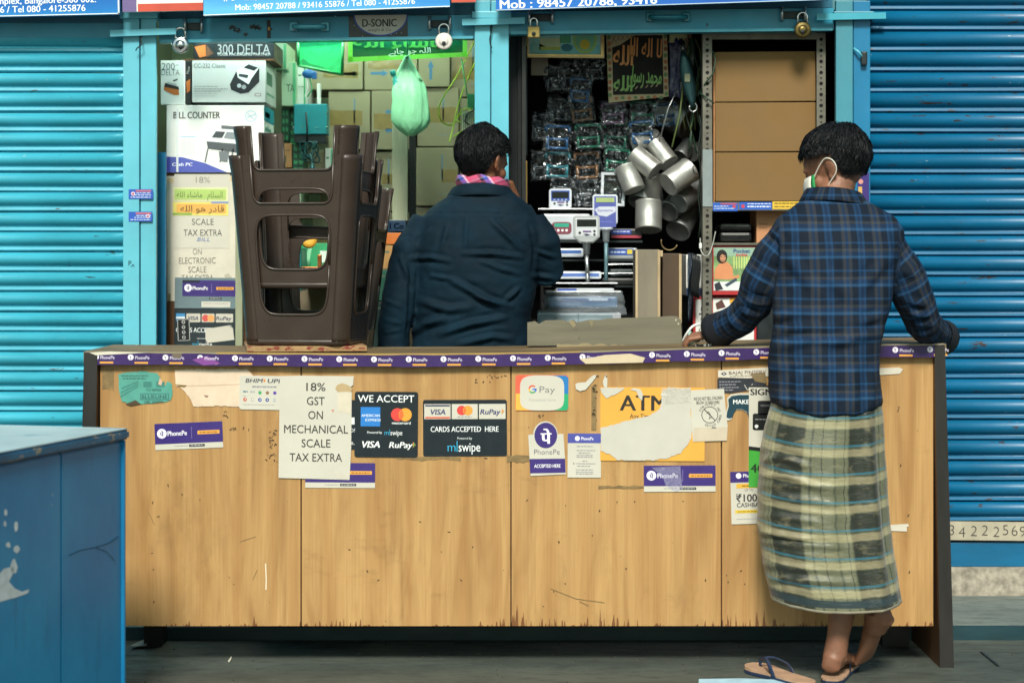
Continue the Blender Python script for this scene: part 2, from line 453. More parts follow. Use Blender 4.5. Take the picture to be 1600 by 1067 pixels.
WALL_D = M('dark_interior_wall', '#15181a', .9, var=.3, scale=3)
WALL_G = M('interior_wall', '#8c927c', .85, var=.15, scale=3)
FACADE = M('facade_plaster', '#4f7f88', .8, var=.15, scale=3)
CARTON = M('carton_card', '#968b73', .8, var=.10, scale=5, bump=.06, bscale=40)
CARTON_B = M('brown_carton_card', '#775a30', .75, var=.08, scale=3, bump=.05, bscale=30)
CARTON_E = M('carton_edge', '#6b5533', .85, var=.1)
TAPE = M('shiny_packing_tape', '#8a7448', .10, var=.12, scale=25, bump=.5, bscale=55)
WHITE = M('white_paper', '#c4c0b3', .6, var=.05, scale=6, bump=.35, bscale=11)
WHITEB = M('white_card', '#e0e0dc', .45, var=.03, scale=6)
OFFW = M('old_paper', '#cbc5b6', .7, var=.08, scale=12, bump=.4, bscale=16)
BLACKC = M('black_card', '#161819', .4, var=.15)
ORANGE = M('orange_card', '#c06a2a', .5)
GREENC = M('green_card', '#2f9a63', .5, var=.1)
NAVY = M('navy_sticker', '#101c24', .35, var=.1, scale=20)
PURPLE = M('purple_sticker', '#3a2a72', .35, var=.06, scale=20)
def clear_plastic(name, col, alpha, rough=.12, bump=.7):
    n = NT(name); n.base(lin(col)); n.set(Roughness=rough, Alpha=alpha); n.b.inputs['Specular IOR Level'].default_value = .9
    n.bump(n.noise(n.mapping((1, 1, .6)), 34, 5, .65, 1.2), bump, .012); return n.m
def crinkled_film():
    n = NT('crinkled_clear_film'); out = n.t.nodes['Material Output']; tr = n.n('BsdfTransparent'); gl = n.n('BsdfGlossy'); gl.inputs['Roughness'].default_value = .12; gl.inputs['Color'].default_value = (.85, .93, 1, 1)
    v = n.mapping((1, 1, 1)); r_ = n.n('TexNoise'); n.l(v, r_.inputs['Vector']); r_.inputs['Scale'].default_value = 30; r_.inputs['Detail'].default_value = 3; r_.inputs['Distortion'].default_value = 1.5
    ridge = n.math('ABSOLUTE', n.math('SUBTRACT', r_.outputs[0], .5)); crease = n.rng(ridge, 0, .018, .5, .0)
    gate = n.rng(n.noise(v, 11, 2), .54, .62); fac = n.math('ADD', n.math('MULTIPLY', crease, gate), .035)
    bp = n.n('Bump'); bp.inputs['Strength'].default_value = .9; bp.inputs['Distance'].default_value = .012; n.l(r_.outputs[0], bp.inputs['Height']); n.l(bp.outputs[0], gl.inputs['Normal'])
    mx = n.n('MixShader'); n.l(fac, mx.inputs[0]); n.l(tr.outputs[0], mx.inputs[1]); n.l(gl.outputs[0], mx.inputs[2]); n.l(mx.outputs[0], out.inputs['Surface']); return n.m
FILM = crinkled_film()
GLASS = clear_plastic('picture_glass', '#bcd0d4', .12, .05, .02)

# ------------------------------------------------------------------ setting
Y_SH = 1.0                                     # depth of the shop front
Z_P = .045                                     # height of the shop platform
def slab(name, a, b, mat, kind='structure', parent=None, bev=0.):
    return MB().span(a, b, mat, bev).build(name, parent, kind=kind if parent is None else None)
slab('street', (-60, -60, -.2), (60, .40, 0), GROUND)
slab('platform', (-6, .43, -.2), (6, 4.2, Z_P), PLAT)
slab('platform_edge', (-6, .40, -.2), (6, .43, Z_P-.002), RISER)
slab('back_wall', (-6, 2.75, 0), (6, 2.9, 3.6), WALL_G)
slab('ceiling', (-6, .99, 2.62), (6, 2.75, 2.75), WALL_G)
slab('roof', (-6.2, .45, 3.6), (6.2, 4.3, 3.75), FACADE)
slab('upper_facade', (-6, 1.06, 2.14), (6, 1.14, 3.6), FACADE)
slab('shop_side_wall', (-1.62, 1.12, Z_P), (-1.52, 2.75, 2.62), WALL_G)
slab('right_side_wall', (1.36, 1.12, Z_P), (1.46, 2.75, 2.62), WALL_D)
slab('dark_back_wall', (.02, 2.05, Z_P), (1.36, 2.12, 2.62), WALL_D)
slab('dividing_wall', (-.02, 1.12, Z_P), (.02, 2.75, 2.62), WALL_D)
for a, b in ((-620, 262), (1297, 2300)):
    slab('cement_sill', (W(a, 0, 1).x, .97, Z_P), (W(b, 0, 1).x, 1.12, .146), SILL)
slab('shop_threshold', (W(262, 0, 1).x, .98, Z_P), (W(1297, 0, 1).x, 1.1, .10), SILL)

# ---- rolling shutters
def slat_mesh(x0, x1, mat, pitch, lip):
    "one pressed steel slat: a broad convex curve above a narrow lip, drawn as a profile and swept along x"
    p = pitch; h = p-lip
    prof = [(.004, p), (-.002, p*.985)]
    for i in range(9):
        t = i/8; prof.append((-.004-.017*math.sin(math.pi*min(1, t*.98+.02))**.7, p*.97-(h-.004)*t))
    prof += [(.003, lip*.95), (-.009, lip*.80), (-.011, lip*.35), (-.004, lip*.12), (.006, 0.0)]
    V = [(x, y, z) for x in (x0, x1) for y, z in prof]+[(x, .012, z) for x in (x0, x1) for z in (p, 0)]
    n = len(prof); Fs = [(i, i+1, n+i+1, n+i) for i in range(n-1)]
    b = 2*n; Fs += [(b, b+2, b+3, b+1), tuple(list(range(n-1, -1, -1))+[b, b+1]), tuple(list(range(n, 2*n))+[b+3, b+2])]
    m = MB(); m.add(V, Fs, mat, smooth=False)
    for i in range(2, n-4): m.sm[i] = True
    return m
def shutter(name, label, x0, x1, mat, pitch, lip, z0, z1):
    r = thing(name, label, 'shutter', ((x0+x1)/2, Y_SH, z0))
    n = int(math.ceil((z1-z0)/pitch)); first = None
    for i in range(n):
        if first is None:
            m = slat_mesh(x0-(x0+x1)/2, x1-(x0+x1)/2, mat, pitch, lip); m.v = [tuple(Vector(v)+Vector(r.location)) for v in m.v]
            first = m.build('slat', r)
        else:
            c = first.copy(); COL.objects.link(c); c.parent = r; c.location = (0, (i*37 % 5-2)*.0007, i*pitch); c.rotation_euler = (0, ((i*53 % 7)-3)*.0007, 0)
    return r
sx = lambda px: W(px, 0, Y_SH).x
k1 = S(Y_SH)
zL = W(0, 885, Y_SH).z
sh = shutter('rolling_shutter', 'pale turquoise rolling shutter, closed, left of the stall', sx(-420), sx(195.5), SHUT_L, 31.1*k1, 9.2*k1, W(0, 891.5, Y_SH).z, W(0, 56, Y_SH).z)
shr = shutter('rolling_shutter', 'deep blue rolling shutter, closed, behind the man in the sarong', sx(1357), sx(2000), SHUT_R, 31.9*k1, 8.5*k1, W(0, 815, Y_SH).z, W(0, -80, Y_SH).z)
MB().span((sx(1357), .985, W(0, 884, 1).z), (sx(2000), 1.02, W(0, 846, 1).z), SHUT_R, .003).build('bottom_rail', shr)
MB().span((sx(-420), .98, W(0, 62, .98).z), (sx(195), 1.03, W(0, 34, .98).z), BEAM, .003).build('lintel_plate', sh)
MB().span((sx(-420), .97, 2.13), (sx(195), 1.05, W(0, 36, .97).z), BEAM_D).build('top_channel', sh)
o, p = sheet('number_strip', 'off white board strip with handwritten digits at the foot of the deep blue shutter', 'sign', rect_pts(1470, 815, 1640, 844), .978, M('strip_board', '#aaa28e', .7, var=.15, scale=20), rot=.6, thick=.006)
for ch, x, yy in (('3', 1487, 828), ('4', 1503, 831), ('2', 1522, 829), ('2', 1539, 828), ('2', 1557, 830), ('5', 1571, 827), ('6', 1585, 828), ('9', 1598, 829), ('7', 1612, 827)):
    p.text(ch, x, yy, 17, '#4a4640', bold=-.012, rot=(ord(ch)*7 % 9)-4)
p.done(o)

# ---- door posts
def post(label, px0, pxm, px1, mats, bar=None):
    r = thing('door_post', label, 'post', (sx(pxm), Y_SH, Z_P))
    for a, b, m, y in ((px0, pxm-.7, mats[0], .955), (pxm+.7, px1, mats[1], .962)):
        MB().span((sx(a), y, Z_P), (sx(b), .985, 2.16), m, .003).build('channel', r)
    MB().span((sx(pxm-1), .975, Z_P), (sx(pxm+1), .984, 2.15), BEAM_D).build('seam', r)
    MB().span((sx(px0-4), .94, W(0, 29, .94).z), (sx(px1+4), 1.06, W(0, 18, .94).z), mats[0], .003).build('head_plate', r)
    return r
pl = post('turquoise steel door post between the pale shutter and the stacked boxes', 196, 222, 247, (POST, POST))
pc = post('turquoise steel door post in the middle, behind the shopkeeper\'s head', 742, 767, 795, (POST, POST))
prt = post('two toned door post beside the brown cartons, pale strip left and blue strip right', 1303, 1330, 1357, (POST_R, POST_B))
def latch_bar(parent, x0, x1, yc, tilt, mat):
    p = Print(.935, ((x0+x1)/2, yc), tilt)
    a = [p.w(*q, 0) for q in ((x0, yc-5), (x1, yc-5), (x1, yc+5), (x0, yc+5))]
    MB().prism([(v.x, v.z) for v in a], .932, .944, mat).build('latch_bar', parent)
latch_bar(pl, 172, 275, 51, -2, POST); latch_bar(pc, 722, 820, 34, -1.5, POST); latch_bar(prt, 1276, 1384, 26, -1.2, M('latch_teal', '#3d9cb0', .4))
MB().tube([W(222, 55, .945), W(220, 62, .93), W(222, 70, .93), W(214, 76, .93), W(212, 80, .93)], .0022, DARKM).build('wire_hook', pl)
g = MB(); g.tube([W(767+2*math.sin(i*.9), 36+i*5, .945) for i in range(9)], .0018, DARKM); g.build('wire_hook', pc)
g = MB(); g.box(W(1350, 92, .95), (.022, .02, .05), DARKM, bev=.006); g.tube([W(1334, 76, .95), W(1342, 82, .94), W(1348, 90, .945)], .004, POST); g.build('chain_stub', prt)

# ---- bottom bars of the two raised shutters, their handles and hasps
def raised(label, x0, x1, top, bot, tilt):
    r = thing('raised_shutter', label, 'shutter', (sx((x0+x1)/2), Y_SH, W(0, bot, Y_SH).z))
    pv = ((x0+x1)/2, (top+bot)/2); p = Print(.975, pv, tilt)
    a = [p.w(*q, 0) for q in ((x0, top), (x1, top), (x1, bot), (x0, bot))]
    MB().prism([(v.x, v.z) for v in a], .975, 1.045, BEAM).build('bottom_bar', r)
    a = [p.w(*q, 0) for q in ((x0+3, bot-3.5), (x1-3, bot-3.5), (x1-3, bot+1), (x0+3, bot+1))]
    MB().prism([(v.x, v.z) for v in a], .966, .9745, M('bar_lip', '#4aa3b8', .4)).build('bottom_lip', r)
    a = [p.w(*q, 0) for q in ((x0, top-60), (x1, top-60), (x1, top-2), (x0, top-2))]
    MB().prism([(v.x, v.z) for v in a], 1.0, 1.05, BEAM_D).build('rolled_slats', r)
    return r, p
def handle(r, x0, x1, y, mat):
    g = MB()
    for x in (x0, x1): g.box(W(x, y, .968), (.03, .014, .034), mat, bev=.004)
    pts = [W(x0, y, .965), W(x0+3, y, .94), W(x0+10, y, .93), W(x1-10, y, .93), W(x1-3, y, .94), W(x1, y, .965)]
    g.tube(pts, .0085, mat, 10)
    for x in (x0, x1): g.tube([W(x, y+5, .962), W(x, y+5, .954)], .004, STEEL, 8)
    g.build('pull_handle', r)
def hasp(r, x, y, w=30):
    g = MB(); g.box(W(x, y, .970), (w*k1, .012, .018*1.4), DARKM, bev=.002)
    for d in (-w*.5, w*.5): g.tube([W(x+d, y-11, .972), W(x+d, y-11, .945), W(x+d, y+6, .945), W(x+d, y+9, .972)], .0055, STEEL, 8)
    g.build('hasp', r)
ra, pa = raised('raised turquoise shutter over the left bay, with dark flaked patches on its bottom bar', 248, 742, 27, 63.5, -.75)
rb, pb = raised('raised teal shutter over the right bay, its plain bottom bar carrying brass padlocks', 795, 1303, 16, 50.5, -.7)
HND = M('handle_paint', '#4f9fb2', .35, .2)
handle(ra, 459, 508, 42, HND); handle(rb, 1016, 1072, 27, M('handle_paint_dark', '#1d7487', .4, .2))
hasp(ra, 302, 42, 26); hasp(ra, 687, 38, 32); hasp(rb, 845, 28, 36); hasp(rb, 1240, 24, 36)
pf = Print(.9745, (495, 45), -.75)            # flaked paint
for cx, cy, s_, seed in ((364, 42, 9, 1), (372, 47, 7, 2), (398, 41, 9, 3), (405, 44, 6, 4), (421, 44, 5, 5), (384, 53, 5, 6)):
    rnd = random.Random(seed)
    pts = [(cx+s_*rnd.uniform(.25, 1.25)*math.cos(R(a)), cy+s_*.8*rnd.uniform(.2, 1)*math.sin(R(a))) for a in range(0, 360, 24)]
    pf.poly(pts, '#10222a')
pf.rect(417, 31, 423, 62, '#10181c'); pf.rect(418.5, 42, 422, 47, '#b98a35', 2)
pf.done(ra, 'flaked_patch')
o, p = sheet('brand_sticker', 'dark sticker with a grey half disc and bold black word above the green bag', 'sticker', rect_pts(545, 24, 637, 61), .9735, NAVY, -.75)
p.poly([(595+43*math.cos(R(a)), 24+33*math.sin(R(a))) for a in range(0, 181, 9)], '#2a4a9a', 1)
p.poly([(595+40.5*math.cos(R(a)), 24+31*math.sin(R(a))) for a in range(0, 181, 9)], '#b9b5ab', 2)
p.text('D-SONIC', 593, 36, 12.5, '#15181a', w=54, bold=.03, l=3); p.text('weight & Co', 593, 47, 4.5, '#55524c', w=36, l=3, shear=.2)
rnd = random.Random(4)
for i in range(14): p.disc(548+rnd.random()*86, 27+rnd.random()*32, .6, '#c9d0d0', 1.5, 6)
p.done(o)

# ---- sign boards above
def sign(label, x0, x1, ybl, ybr, y, lines, board, name='sign_board'):
    o = MB(); 
    h = 330
    q = [(W(x0, ybl-h, y)), (W(x1, ybr-h, y)), (W(x1, ybr, y)), (W(x0, ybl, y))]
    o.prism([(v.x, v.z) for v in q], y, y+.03, board)
    r = o.build(name, None, label, 'sign', loc=q[3])
    ang = math.degrees(math.atan2(ybr-ybl, x1-x0)); p = Print(y, (x0, ybl), ang)
    return r, p
def sign_blue(name, a, b):
    n = NT(name); xyz = n.n('SeparateXYZ'); n.l(n.tc.outputs['Object'], xyz.inputs[0])
    f = n.noise(n.mapping((1, 1, 4)), 2.0, 3)
    t = n.math('ADD', n.math('MULTIPLY', xyz.outputs[2], 7.0), n.rng(f, .3, .7, -.25, .25))
    n.base(n.mix(n.rng(t, .1, .6), lin(a), lin(b))); n.set(Roughness=.3); return n.m
s1, p = sign('blue shop sign with white phone number, above the pale turquoise shutter', -420, 187, 36, 22.5, .86, [], sign_blue('sign_print_blue', '#1f84c8', '#1464b4'))
p.line([(-420, 35), (187, 35)], 1.5, '#dfe9ee', 1); p.rect(184.5, -290, 187, 36, '#cfd8dc', 1)
p.text('Complex, Bangalore-560 002.', 151, 11.5, 10.5, '#f2f6f8', 'R', bold=.012); p.text('55876 / Tel 080 - 41255876', 134, 24.8, 10.5, '#f2f6f8', 'R', bold=.012)
p.text('93416', -6, 24.8, 10.5, '#f2f6f8', 'R', bold=.012)
p.done(s1)
s2, p = sign('sky blue shop sign with mobile numbers, above the left bay of the stall', 318, 703, 25, 11, .86, [], sign_blue('sign_print_sky', '#5fb4ea', '#2f86d0'))
p.line([(318, 24.3), (703, 24.3)], 1.4, '#e6eef2', 1)
p.text('Mob: 98457 20788 / 93416 55876 / Tel 080 - 41255876', 368, 14, 9.6, '#f4f8fa', 'L', w=281, bold=.012)
p.text('# 8 - 422, Sharada Complex', 350, -1.5, 9.6, '#f4f8fa', 'L', w=150, bold=.012); p.done(s2)
s3, p = sign('royal blue shop sign with bold mobile number, above the right bay of the stall', 775, 1296, 17, 0, .86, [], sign_blue('sign_print_royal', '#1c6cc4', '#174fa8'))
p.text('Mob : 98457 20788, 93416', 781, 7.6, 14, '#f4f8fa', 'L', w=246, bold=.022)
p.line([(775, 16.4), (1296, 16.4)], 1.2, '#b8cfe0', 1)
p.done(s3)
RED = M('faded_red_print', '#c24a36', .5, chips=('#e0d0c4', .66, 9, (1, 1, 2)))
for lab, x0, x1, yb, purple in (('white and red edged board between the two left signs', 190, 316, 18, 1), ('narrow red edged board right of the sky blue sign', 704, 742, 4, 0)):
    o, p = sheet('hoarding_board', lab, 'sign', rect_pts(x0, yb-140, x1, yb), .885, WHITEB, -1.2, thick=.02)
    p.rect(x0+24*purple, yb-12, x1, yb, RED, 1)
    if purple: p.rect(x0, yb-140, x0+22, yb, '#6a5a8c', 1.6)
    p.done(o)

# ---- padlocks
def padlock(label, px, py, r, y, body, shape='round', sh_h=14, lean=0.):
    o = thing('padlock', label, 'padlock', W(px, py, y)); g = MB(); kk = S(y); th = .017
    if shape == 'round':
        X = Matrix.Translation(W(px, py, y)) @ Matrix.Rotation(R(90), 4, 'X')
        rr_ = r*kk
        g.lathe([(rr_*.80, -th/2), (rr_*.97, -th/2+.003), (rr_, 0), (rr_*.97, th/2-.003), (rr_*.80, th/2)], body, X, 28)
        g.lathe([(rr_*.55, th/2-.002), (rr_*.55, th/2+.0015), (rr_*.1, th/2+.0015)], body, X, 24)
    else:
        g.box(W(px, py, y), (r*2*kk, th, r*1.85*kk), body, bev=.004)
    g.build('body', o)
    top = py-r*.75
    ks = MB(); pts = []
    w = r*.56
    for i in range(13):
        a = math.pi*i/12; pts.append(W(px-w*math.cos(a), top-(sh_h-w)-w*math.sin(a), y))
    pts = [W(px-w, top+3, y)]+pts+[W(px+w, top+3, y)]
    ks.tube(pts, .0042, CHROME, 8); ks.build('shackle', o)
    kh = MB(); X = Matrix.Translation(W(px, py+r*.22, y-th/2-.003)) @ Matrix.Rotation(R(90), 4, 'X')
    kh.lathe([(.007, 0), (.007, .002), (.001, .002)], DARKM, X, 14)
    kh.box(W(px, py+r*.42, y-th/2-.004), (.0025, .003, .010), HOLE); kh.build('keyhole', o)
padlock('round steel padlock over the orange and white small boxes', 282, 71, 13.5, .945, CHROME, sh_h=17)
padlock('white painted round padlock beside the dark brand sticker', 693.5, 65, 13.5, .945, M('white_enamel', '#d9d3cc', .35), sh_h=17)
padlock('square brass padlock over the gold framed picture', 834, 51, 9.6, .945, BRASS, 'square', sh_h=15)
padlock('round dark brass padlock over the brown cartons', 1254, 47, 13.2, .945, DBRASS, sh_h=17)

# ---- little stickers on the left post and beside the customer's head
for lab, x0, y0, x1, y1, rx in (('upper of two small blue phone stickers on the turquoise post', 201, 296, 239, 311, 208), ('lower of two small blue phone stickers on the turquoise post', 201, 331, 238, 346, 231)):
    o, p = sheet('small_sticker', lab, 'sticker', rect_pts(x0, y0, x1, y1), .9535, M('bright_blue_sticker', '#2b57b4', .35))
    p.rect(x0+11, y0+1, x0+35, y0+4, '#b0627a', 1); p.small(x0+12, y0+6, x0+35, '#c8d4ea'); p.small(x0+9, y0+9, x0+35, '#c8d4ea'); p.small(x0+3, y0+12.5, x0+34, '#c8d4ea')
    p.disc(rx, y0+7, 3.3, '#d8c8d8', 1, 12); p.poly([(rx-2.3, y0+8.5), (rx+2.3, y0+8.5), (rx, y0+4.5)], '#b32a3a', 2)
    p.done(o)
o, p = sheet('small_sticker', 'purple sticker with a yellow patch on the blue post behind the customer\'s collar', 'sticker', rect_pts(1340, 270, 1358, 318), .9605, PURPLE)
p.rect(1341, 292, 1347, 312, '#c9a15a'); p.disc(1345, 284, 4, '#c98a80', 1, 10); p.done(o)
g = Print(.9535); g.text('P', 203, 411, 8, '#1c4856', bold=0, l=1); g.line([(205, 417), (208, 413), (210, 417)], 1, '#1c4856'); g.done(pl, 'scribble')
# ------------------------------------------------------------------ the counter
counter = thing('shop_counter', 'long plywood shop counter covered in payment stickers, in front of the stall', 'counter', (W(800, 0, 0).x, .19, 0))
zf = lambda py: W(0, py, 0).z
xf = lambda px: W(px, 0, 0).x
TOPLINE = [(133, 548.5), (250, 549.5), (400, 551), (560, 552.5), (720, 552), (860, 550), (1000, 546), (1180, 541), (1330, 538.5), (1476, 536.5)]
def topy(px):
    for (a, ya), (b, yb) in zip(TOPLINE, TOPLINE[1:]):
        if a <= px <= b: return ya+(yb-ya)*(px-a)/(b-a)
    return TOPLINE[0][1] if px < 133 else TOPLINE[-1][1]
for a, b in ((156, 469), (471, 797), (799, 1126), (1128, 1458)):       # four veneered panels with open joints
    MB().span((xf(a+.4), .002+(a % 3)*.0008, zf(978)), (xf(b+.4), .018, zf(topy((a+b)/2)+13)), PLY, .0008).build('front_panel', counter)
MB().span((xf(157), .02, zf(974)), (xf(1456), .03, zf(562)), BROWNWOOD).build('backing_board', counter)
# countertop: a board that sags a little
m = MB(); n = len(TOPLINE)
V = []
for y in (-.022, .43):
    for dz in (0, -.034):
        V += [(xf(px), y, zf(py)+dz) for px, py in TOPLINE]
Fs = []
for i in range(n-1):
    a, b, c, d = i, i+n, i+2*n, i+3*n
    Fs += [(a, b, b+1, a+1), (c, c+1, d+1, d), (a, a+1, c+1, c), (b, d, d+1, b+1)]
Fs += [(0, 2*n, 3*n, n), (n-1, 2*n-1, 4*n-1, 3*n-1)]
m.add(V, Fs, M('worn_top_board', '#6f5c40', .6, var=.3, scale=9, stretch=(.4, 1, 1), bump=.2)); m.build('countertop', counter)
TOPZ = lambda px, y: W(px, topy(px), 0).z
# printed edge tape with logos
yt = -.0228
pr = Print(yt); pr.LAY = .0005
tape = M('purple_edge_tape', '#36205c', .33, var=.18, scale=18, stretch=(1, 1, 1), bump=.35, bscale=40)
up = [(px, topy(px)+1.5) for px in np.linspace(134, 1475, 60)]
for i in range(len(up)-1):
    j = lambda q: 1.1*math.sin(q*.9)+.6*math.sin(q*2.3)
    pr.poly([up[i], up[i+1], (up[i+1][0], up[i+1][1]+19.2+.5*j(i+1)), (up[i][0], up[i][1]+19.2+.5*j(i))], tape, 0)
for i in range(len(up)-1):       # yellowish worn upper edge
    pr.poly([(up[i][0], up[i][1]-1.5), (up[i+1][0], up[i+1][1]-1.5), (up[i+1][0], up[i+1][1]+.9+.5*math.sin(i*1.7)), (up[i][0], up[i][1]+.9+.5*math.sin((i-1)*1.7))], '#a88a4c' if 8 < i < 34 else '#8a8068', 1)
for i in range(25):
    x = 148+54.3*i; yc = topy(x)+10
    if 930 < x < 990: continue
    if x > 1465: continue
    pr.disc(x+2, yc-1, 4.6, '#e6e0ea', 1, 14)
    pr.line([(x, yc-3), (x+2.5, yc-1.5)], .9, '#4b2f86', 2); pr.line([(x+2.2, yc-2.2), (x+1.4, yc+2.2)], .9, '#4b2f86', 2)
    pr.text('PhonePe', x+9, yc-.4, 5.6, '#d8cfe4', 'L', w=22, bold=.012, rot=-math.degrees(math.atan2(topy(x+30)-topy(x), 30)))
    pr.rect(x+8, yc+6.2, x+29, yc+9.2, '#d99a3d', 1)
rnd = random.Random(3)
pr.poly([(906, topy(906)+12), (922, topy(922)+11), (945, topy(945)+7), (985, topy(985)+6), (1008, topy(1008)+13), (1004, topy(1004)+20.5), (915, topy(915)+20)], '#c9b79a', 3)
pr.poly([(140, 551), (170, 549), (230, 551), (190, 553), (150, 555)], '#cfc8b8', 3)
pr.poly([(300, 562), (324, 556), (345, 568), (318, 571)], '#7a3f8a', 1.4); pr.poly([(268, 552), (285, 552), (282, 560), (271, 559)], '#6a5e50', 3)
pr.done(counter, 'edge_tape')
# end boards: dark edged uprights standing on the street
def upright(t0, t1, b0, b1, zb, mat_edge, mat):
    m = MB(); z1 = zf(topy(min(1476, t0))+2); q = [(xf(b0), zb), (xf(b1), zb), (xf(t1), z1), (xf(t0), z1)]
    m.prism(q, -.016, .40, mat); o = m.build('end_board', counter)
    m = MB(); m.prism([(x, z) for x, z in q], -.024, -.0165, mat_edge); m.build('edge_strip', counter)
upright(134, 155, 122, 143, 0, DARKWOOD, BROWNWOOD); upright(1457.5, 1474, 1466, 1488, 0, DARKWOOD, BROWNWOOD)
MB().span((xf(1408), .30, .0), (xf(1452), .39, zf(974)), DARKWOOD).build('back_leg', counter)
MB().span((xf(196), .30, .0), (xf(226), .39, zf(976)), DARKWOOD).build('back_leg', counter)
# scars on the veneer: old tape marks, scratches, glue stains
sc = Print(.0012); sc.LAY = .0003
STAIN = M('glue_stain', '#7d6640', .6, var=.3, scale=40); SCAR = M('dark_scar', '#3d2c1a', .7, var=.3, scale=30)
def ragged(x0, y0, x1, y1, n, amp, seed):
    r_ = random.Random(seed); pts = []
    for i in range(n): pts.append((x0+(x1-x0)*i/(n-1), y0+r_.uniform(-amp, amp)))
    for i in range(n): pts.append((x1-(x1-x0)*i/(n-1), y1+r_.uniform(-amp, amp)))
    return pts
sc.poly(ragged(792, 711, 828, 722, 8, 1.6, 1), STAIN); sc.poly(ragged(620, 713, 720, 719, 16, 2.2, 2), STAIN)
sc.poly(ragged(924, 602, 932, 672, 6, 2, 6), STAIN); sc.poly(ragged(160, 578, 178, 608, 6, 4, 8), STAIN); sc.poly(ragged(935, 759, 1006, 763, 10, 1, 9), STAIN)
sc.line([(409, 723), (411, 790)], .01, SCAR)
sc.line([(415, 880), (416, 905), (415.5, 921)], 1.6, '#e8dcc4')
for seed, (x0, y0, x1, y1, k) in enumerate(((356, 668, 392, 673, 9), (420, 672, 432, 700, 22), (735, 585, 792, 600, 12), (415, 706, 434, 722, 9), (345, 640, 358, 652, 5), (840, 648, 850, 652, 4), (926, 600, 934, 660, 14), (700, 700, 790, 716, 10), (1000, 610, 1010, 612, 2), (860, 780, 1100, 790, 3), (500, 760, 790, 950, 8), (820, 760, 1110, 950, 9), (220, 740, 460, 950, 11), (1135, 830, 1185, 960, 4), (1385, 600, 1450, 950, 5))):
    r_ = random.Random(seed+20)
    for i in range(k):
        x, y = r_.uniform(x0, x1), r_.uniform(y0, y1); a = r_.uniform(0, 6.28); l_ = r_.uniform(.8, 3.0); w_ = r_.uniform(.5, 1.3)
        sc.poly([(x+l_*math.cos(a)*math.cos(t)-w_*math.sin(a)*math.sin(t)*r_.uniform(.6, 1.3), y+l_*math.sin(a)*math.cos(t)+w_*math.cos(a)*math.sin(t)*r_.uniform(.6, 1.3)) for t in np.linspace(0, 5.6, 7)], SCAR)
for pts in (((860, 919), (900, 935), (945, 941)), ((375, 846), (400, 838)), ((232, 800), (242, 820)), ((395, 905), (402, 890)), ((905, 939), (920, 946)), ((1240, 905), (1300, 903))): sc.line(pts, .9, STAIN)
sc.g.build('scar', counter, kind='stuff')

# ------------------------------------------------------------------ stickers on the counter front
YS = .0005
def banner(o_p, x0, y0, x1, y1, peel=False):
    p = o_p; w = x1-x0; h = y1-y0
    p.rect(x0, y0, x1, y0+h*.78, PURPLE, 1); p.cut('purple_band')
    p.disc(x0+w*.105, y0+h*.38, h*.185, '#e9e6f0', 2, 18)
    cx, cy = x0+w*.105, y0+h*.38
    p.text('पे', cx, cy+.6, h*.17, '#3a2a72', bold=.03, l=3); p.cut('emblem')
    p.text('PhonePe', x0+w*.19, y0+h*.38, h*.19, '#f2f0f6', 'L', w=w*.285, bold=.02, l=3)
    p.rect(x0+w*.54, y0+h*.16, x0+w*.545, y0+h*.62, '#8a80b0', 2)
    p.rect(x0+w*.63, y0+h*.32, x0+w*.955, y0+h*.46, '#e0a045', 2); p.cut('orange_bar')
    p.small(x0+w*.66, y0+h*.39, x0+w*.93, '#8a5a20', 1.6, 3)
    p.rect(x0+w*.50, y0+h*.83, x0+w*.73, y0+h*.92, '#23222a', 2); p.small(x0+w*.52, y0+h*.875, x0+w*.71, '#d8d8d8', .8, 3); p.small(x0+w*.28, y0+h*.875, x0+w*.48, '#8a8a90', .8, 2)
PB = 'purple payment banner stickers'
r1 = lambda a, b, c, d: rect_pts(a, b, c, d)
# teal torn label
pts = [(185, 585), (196, 582), (222, 580), (244, 582), (250, 590), (247, 598), (256, 603), (262, 595), (268, 600), (270, 616), (266, 626), (246, 629), (222, 631), (206, 632), (190, 627), (186, 610)]
o, p = sheet('torn_label', 'torn teal paper label with faded print at the left end of the counter', 'label', rough(pts, 3, .8), YS, M('faded_teal_paper', '#4f9688', .7, var=.12, scale=30))
p.small(190, 587, 232, '#2f5f58', 1.4); p.small(192, 591, 228, '#2f5f58', 1.4)
p.rect(219, 614.5, 264, 624.5, '#2c5d60', 1); p.rect(220, 615.5, 263, 623.5, '#4f9688', 1.6); p.text('BLUELINE', 241.5, 619.5, 6, '#24484a', w=40, bold=.01); p.text('HEL 2500VA', 241, 628, 4, '#24484a', w=30)
for i in range(3): p.line([(188+i*1, 620-i*6.5), (216, 603-i*3.5)], 2.0, '#3a7a70', 1)
for x in (224, 244): p.rect(x, 596, x+13, 605, '#3a7a70', 1)
p.text('TO SERIES', 240, 609, 3.6, '#24484a', w=24); p.poly([(196, 631), (212, 625), (220, 631), (204, 634)], '#4a3a28', 3); p.poly([(250, 590), (254, 596), (252, 602), (247, 600)], '#c9a890', 3)
p.done(o)
pts = [(273, 578), (300, 577), (360, 577), (388, 577), (392, 583), (400, 592), (396, 604), (404, 620), (392, 636), (340, 634), (303, 635), (297, 622), (287, 610), (281, 604), (274, 600)]
o, p = sheet('torn_paper', 'blank pinkish white torn paper between the teal label and the round icon card', 'paper', rough(pts, 5, .8), YS, M('pinkish_paper', '#d6c0a8', .6, var=.08, scale=22, bump=.15))
p.line([(275, 603), (330, 602), (385, 600)], 1.2, '#bfa58c', 1); p.poly([(276, 600), (292, 602), (288, 606), (280, 604)], '#a58a60', 1); p.poly([(319, 617), (326, 618), (324, 621), (320, 620)], '#8a6a5a', 1)
p.done(o)
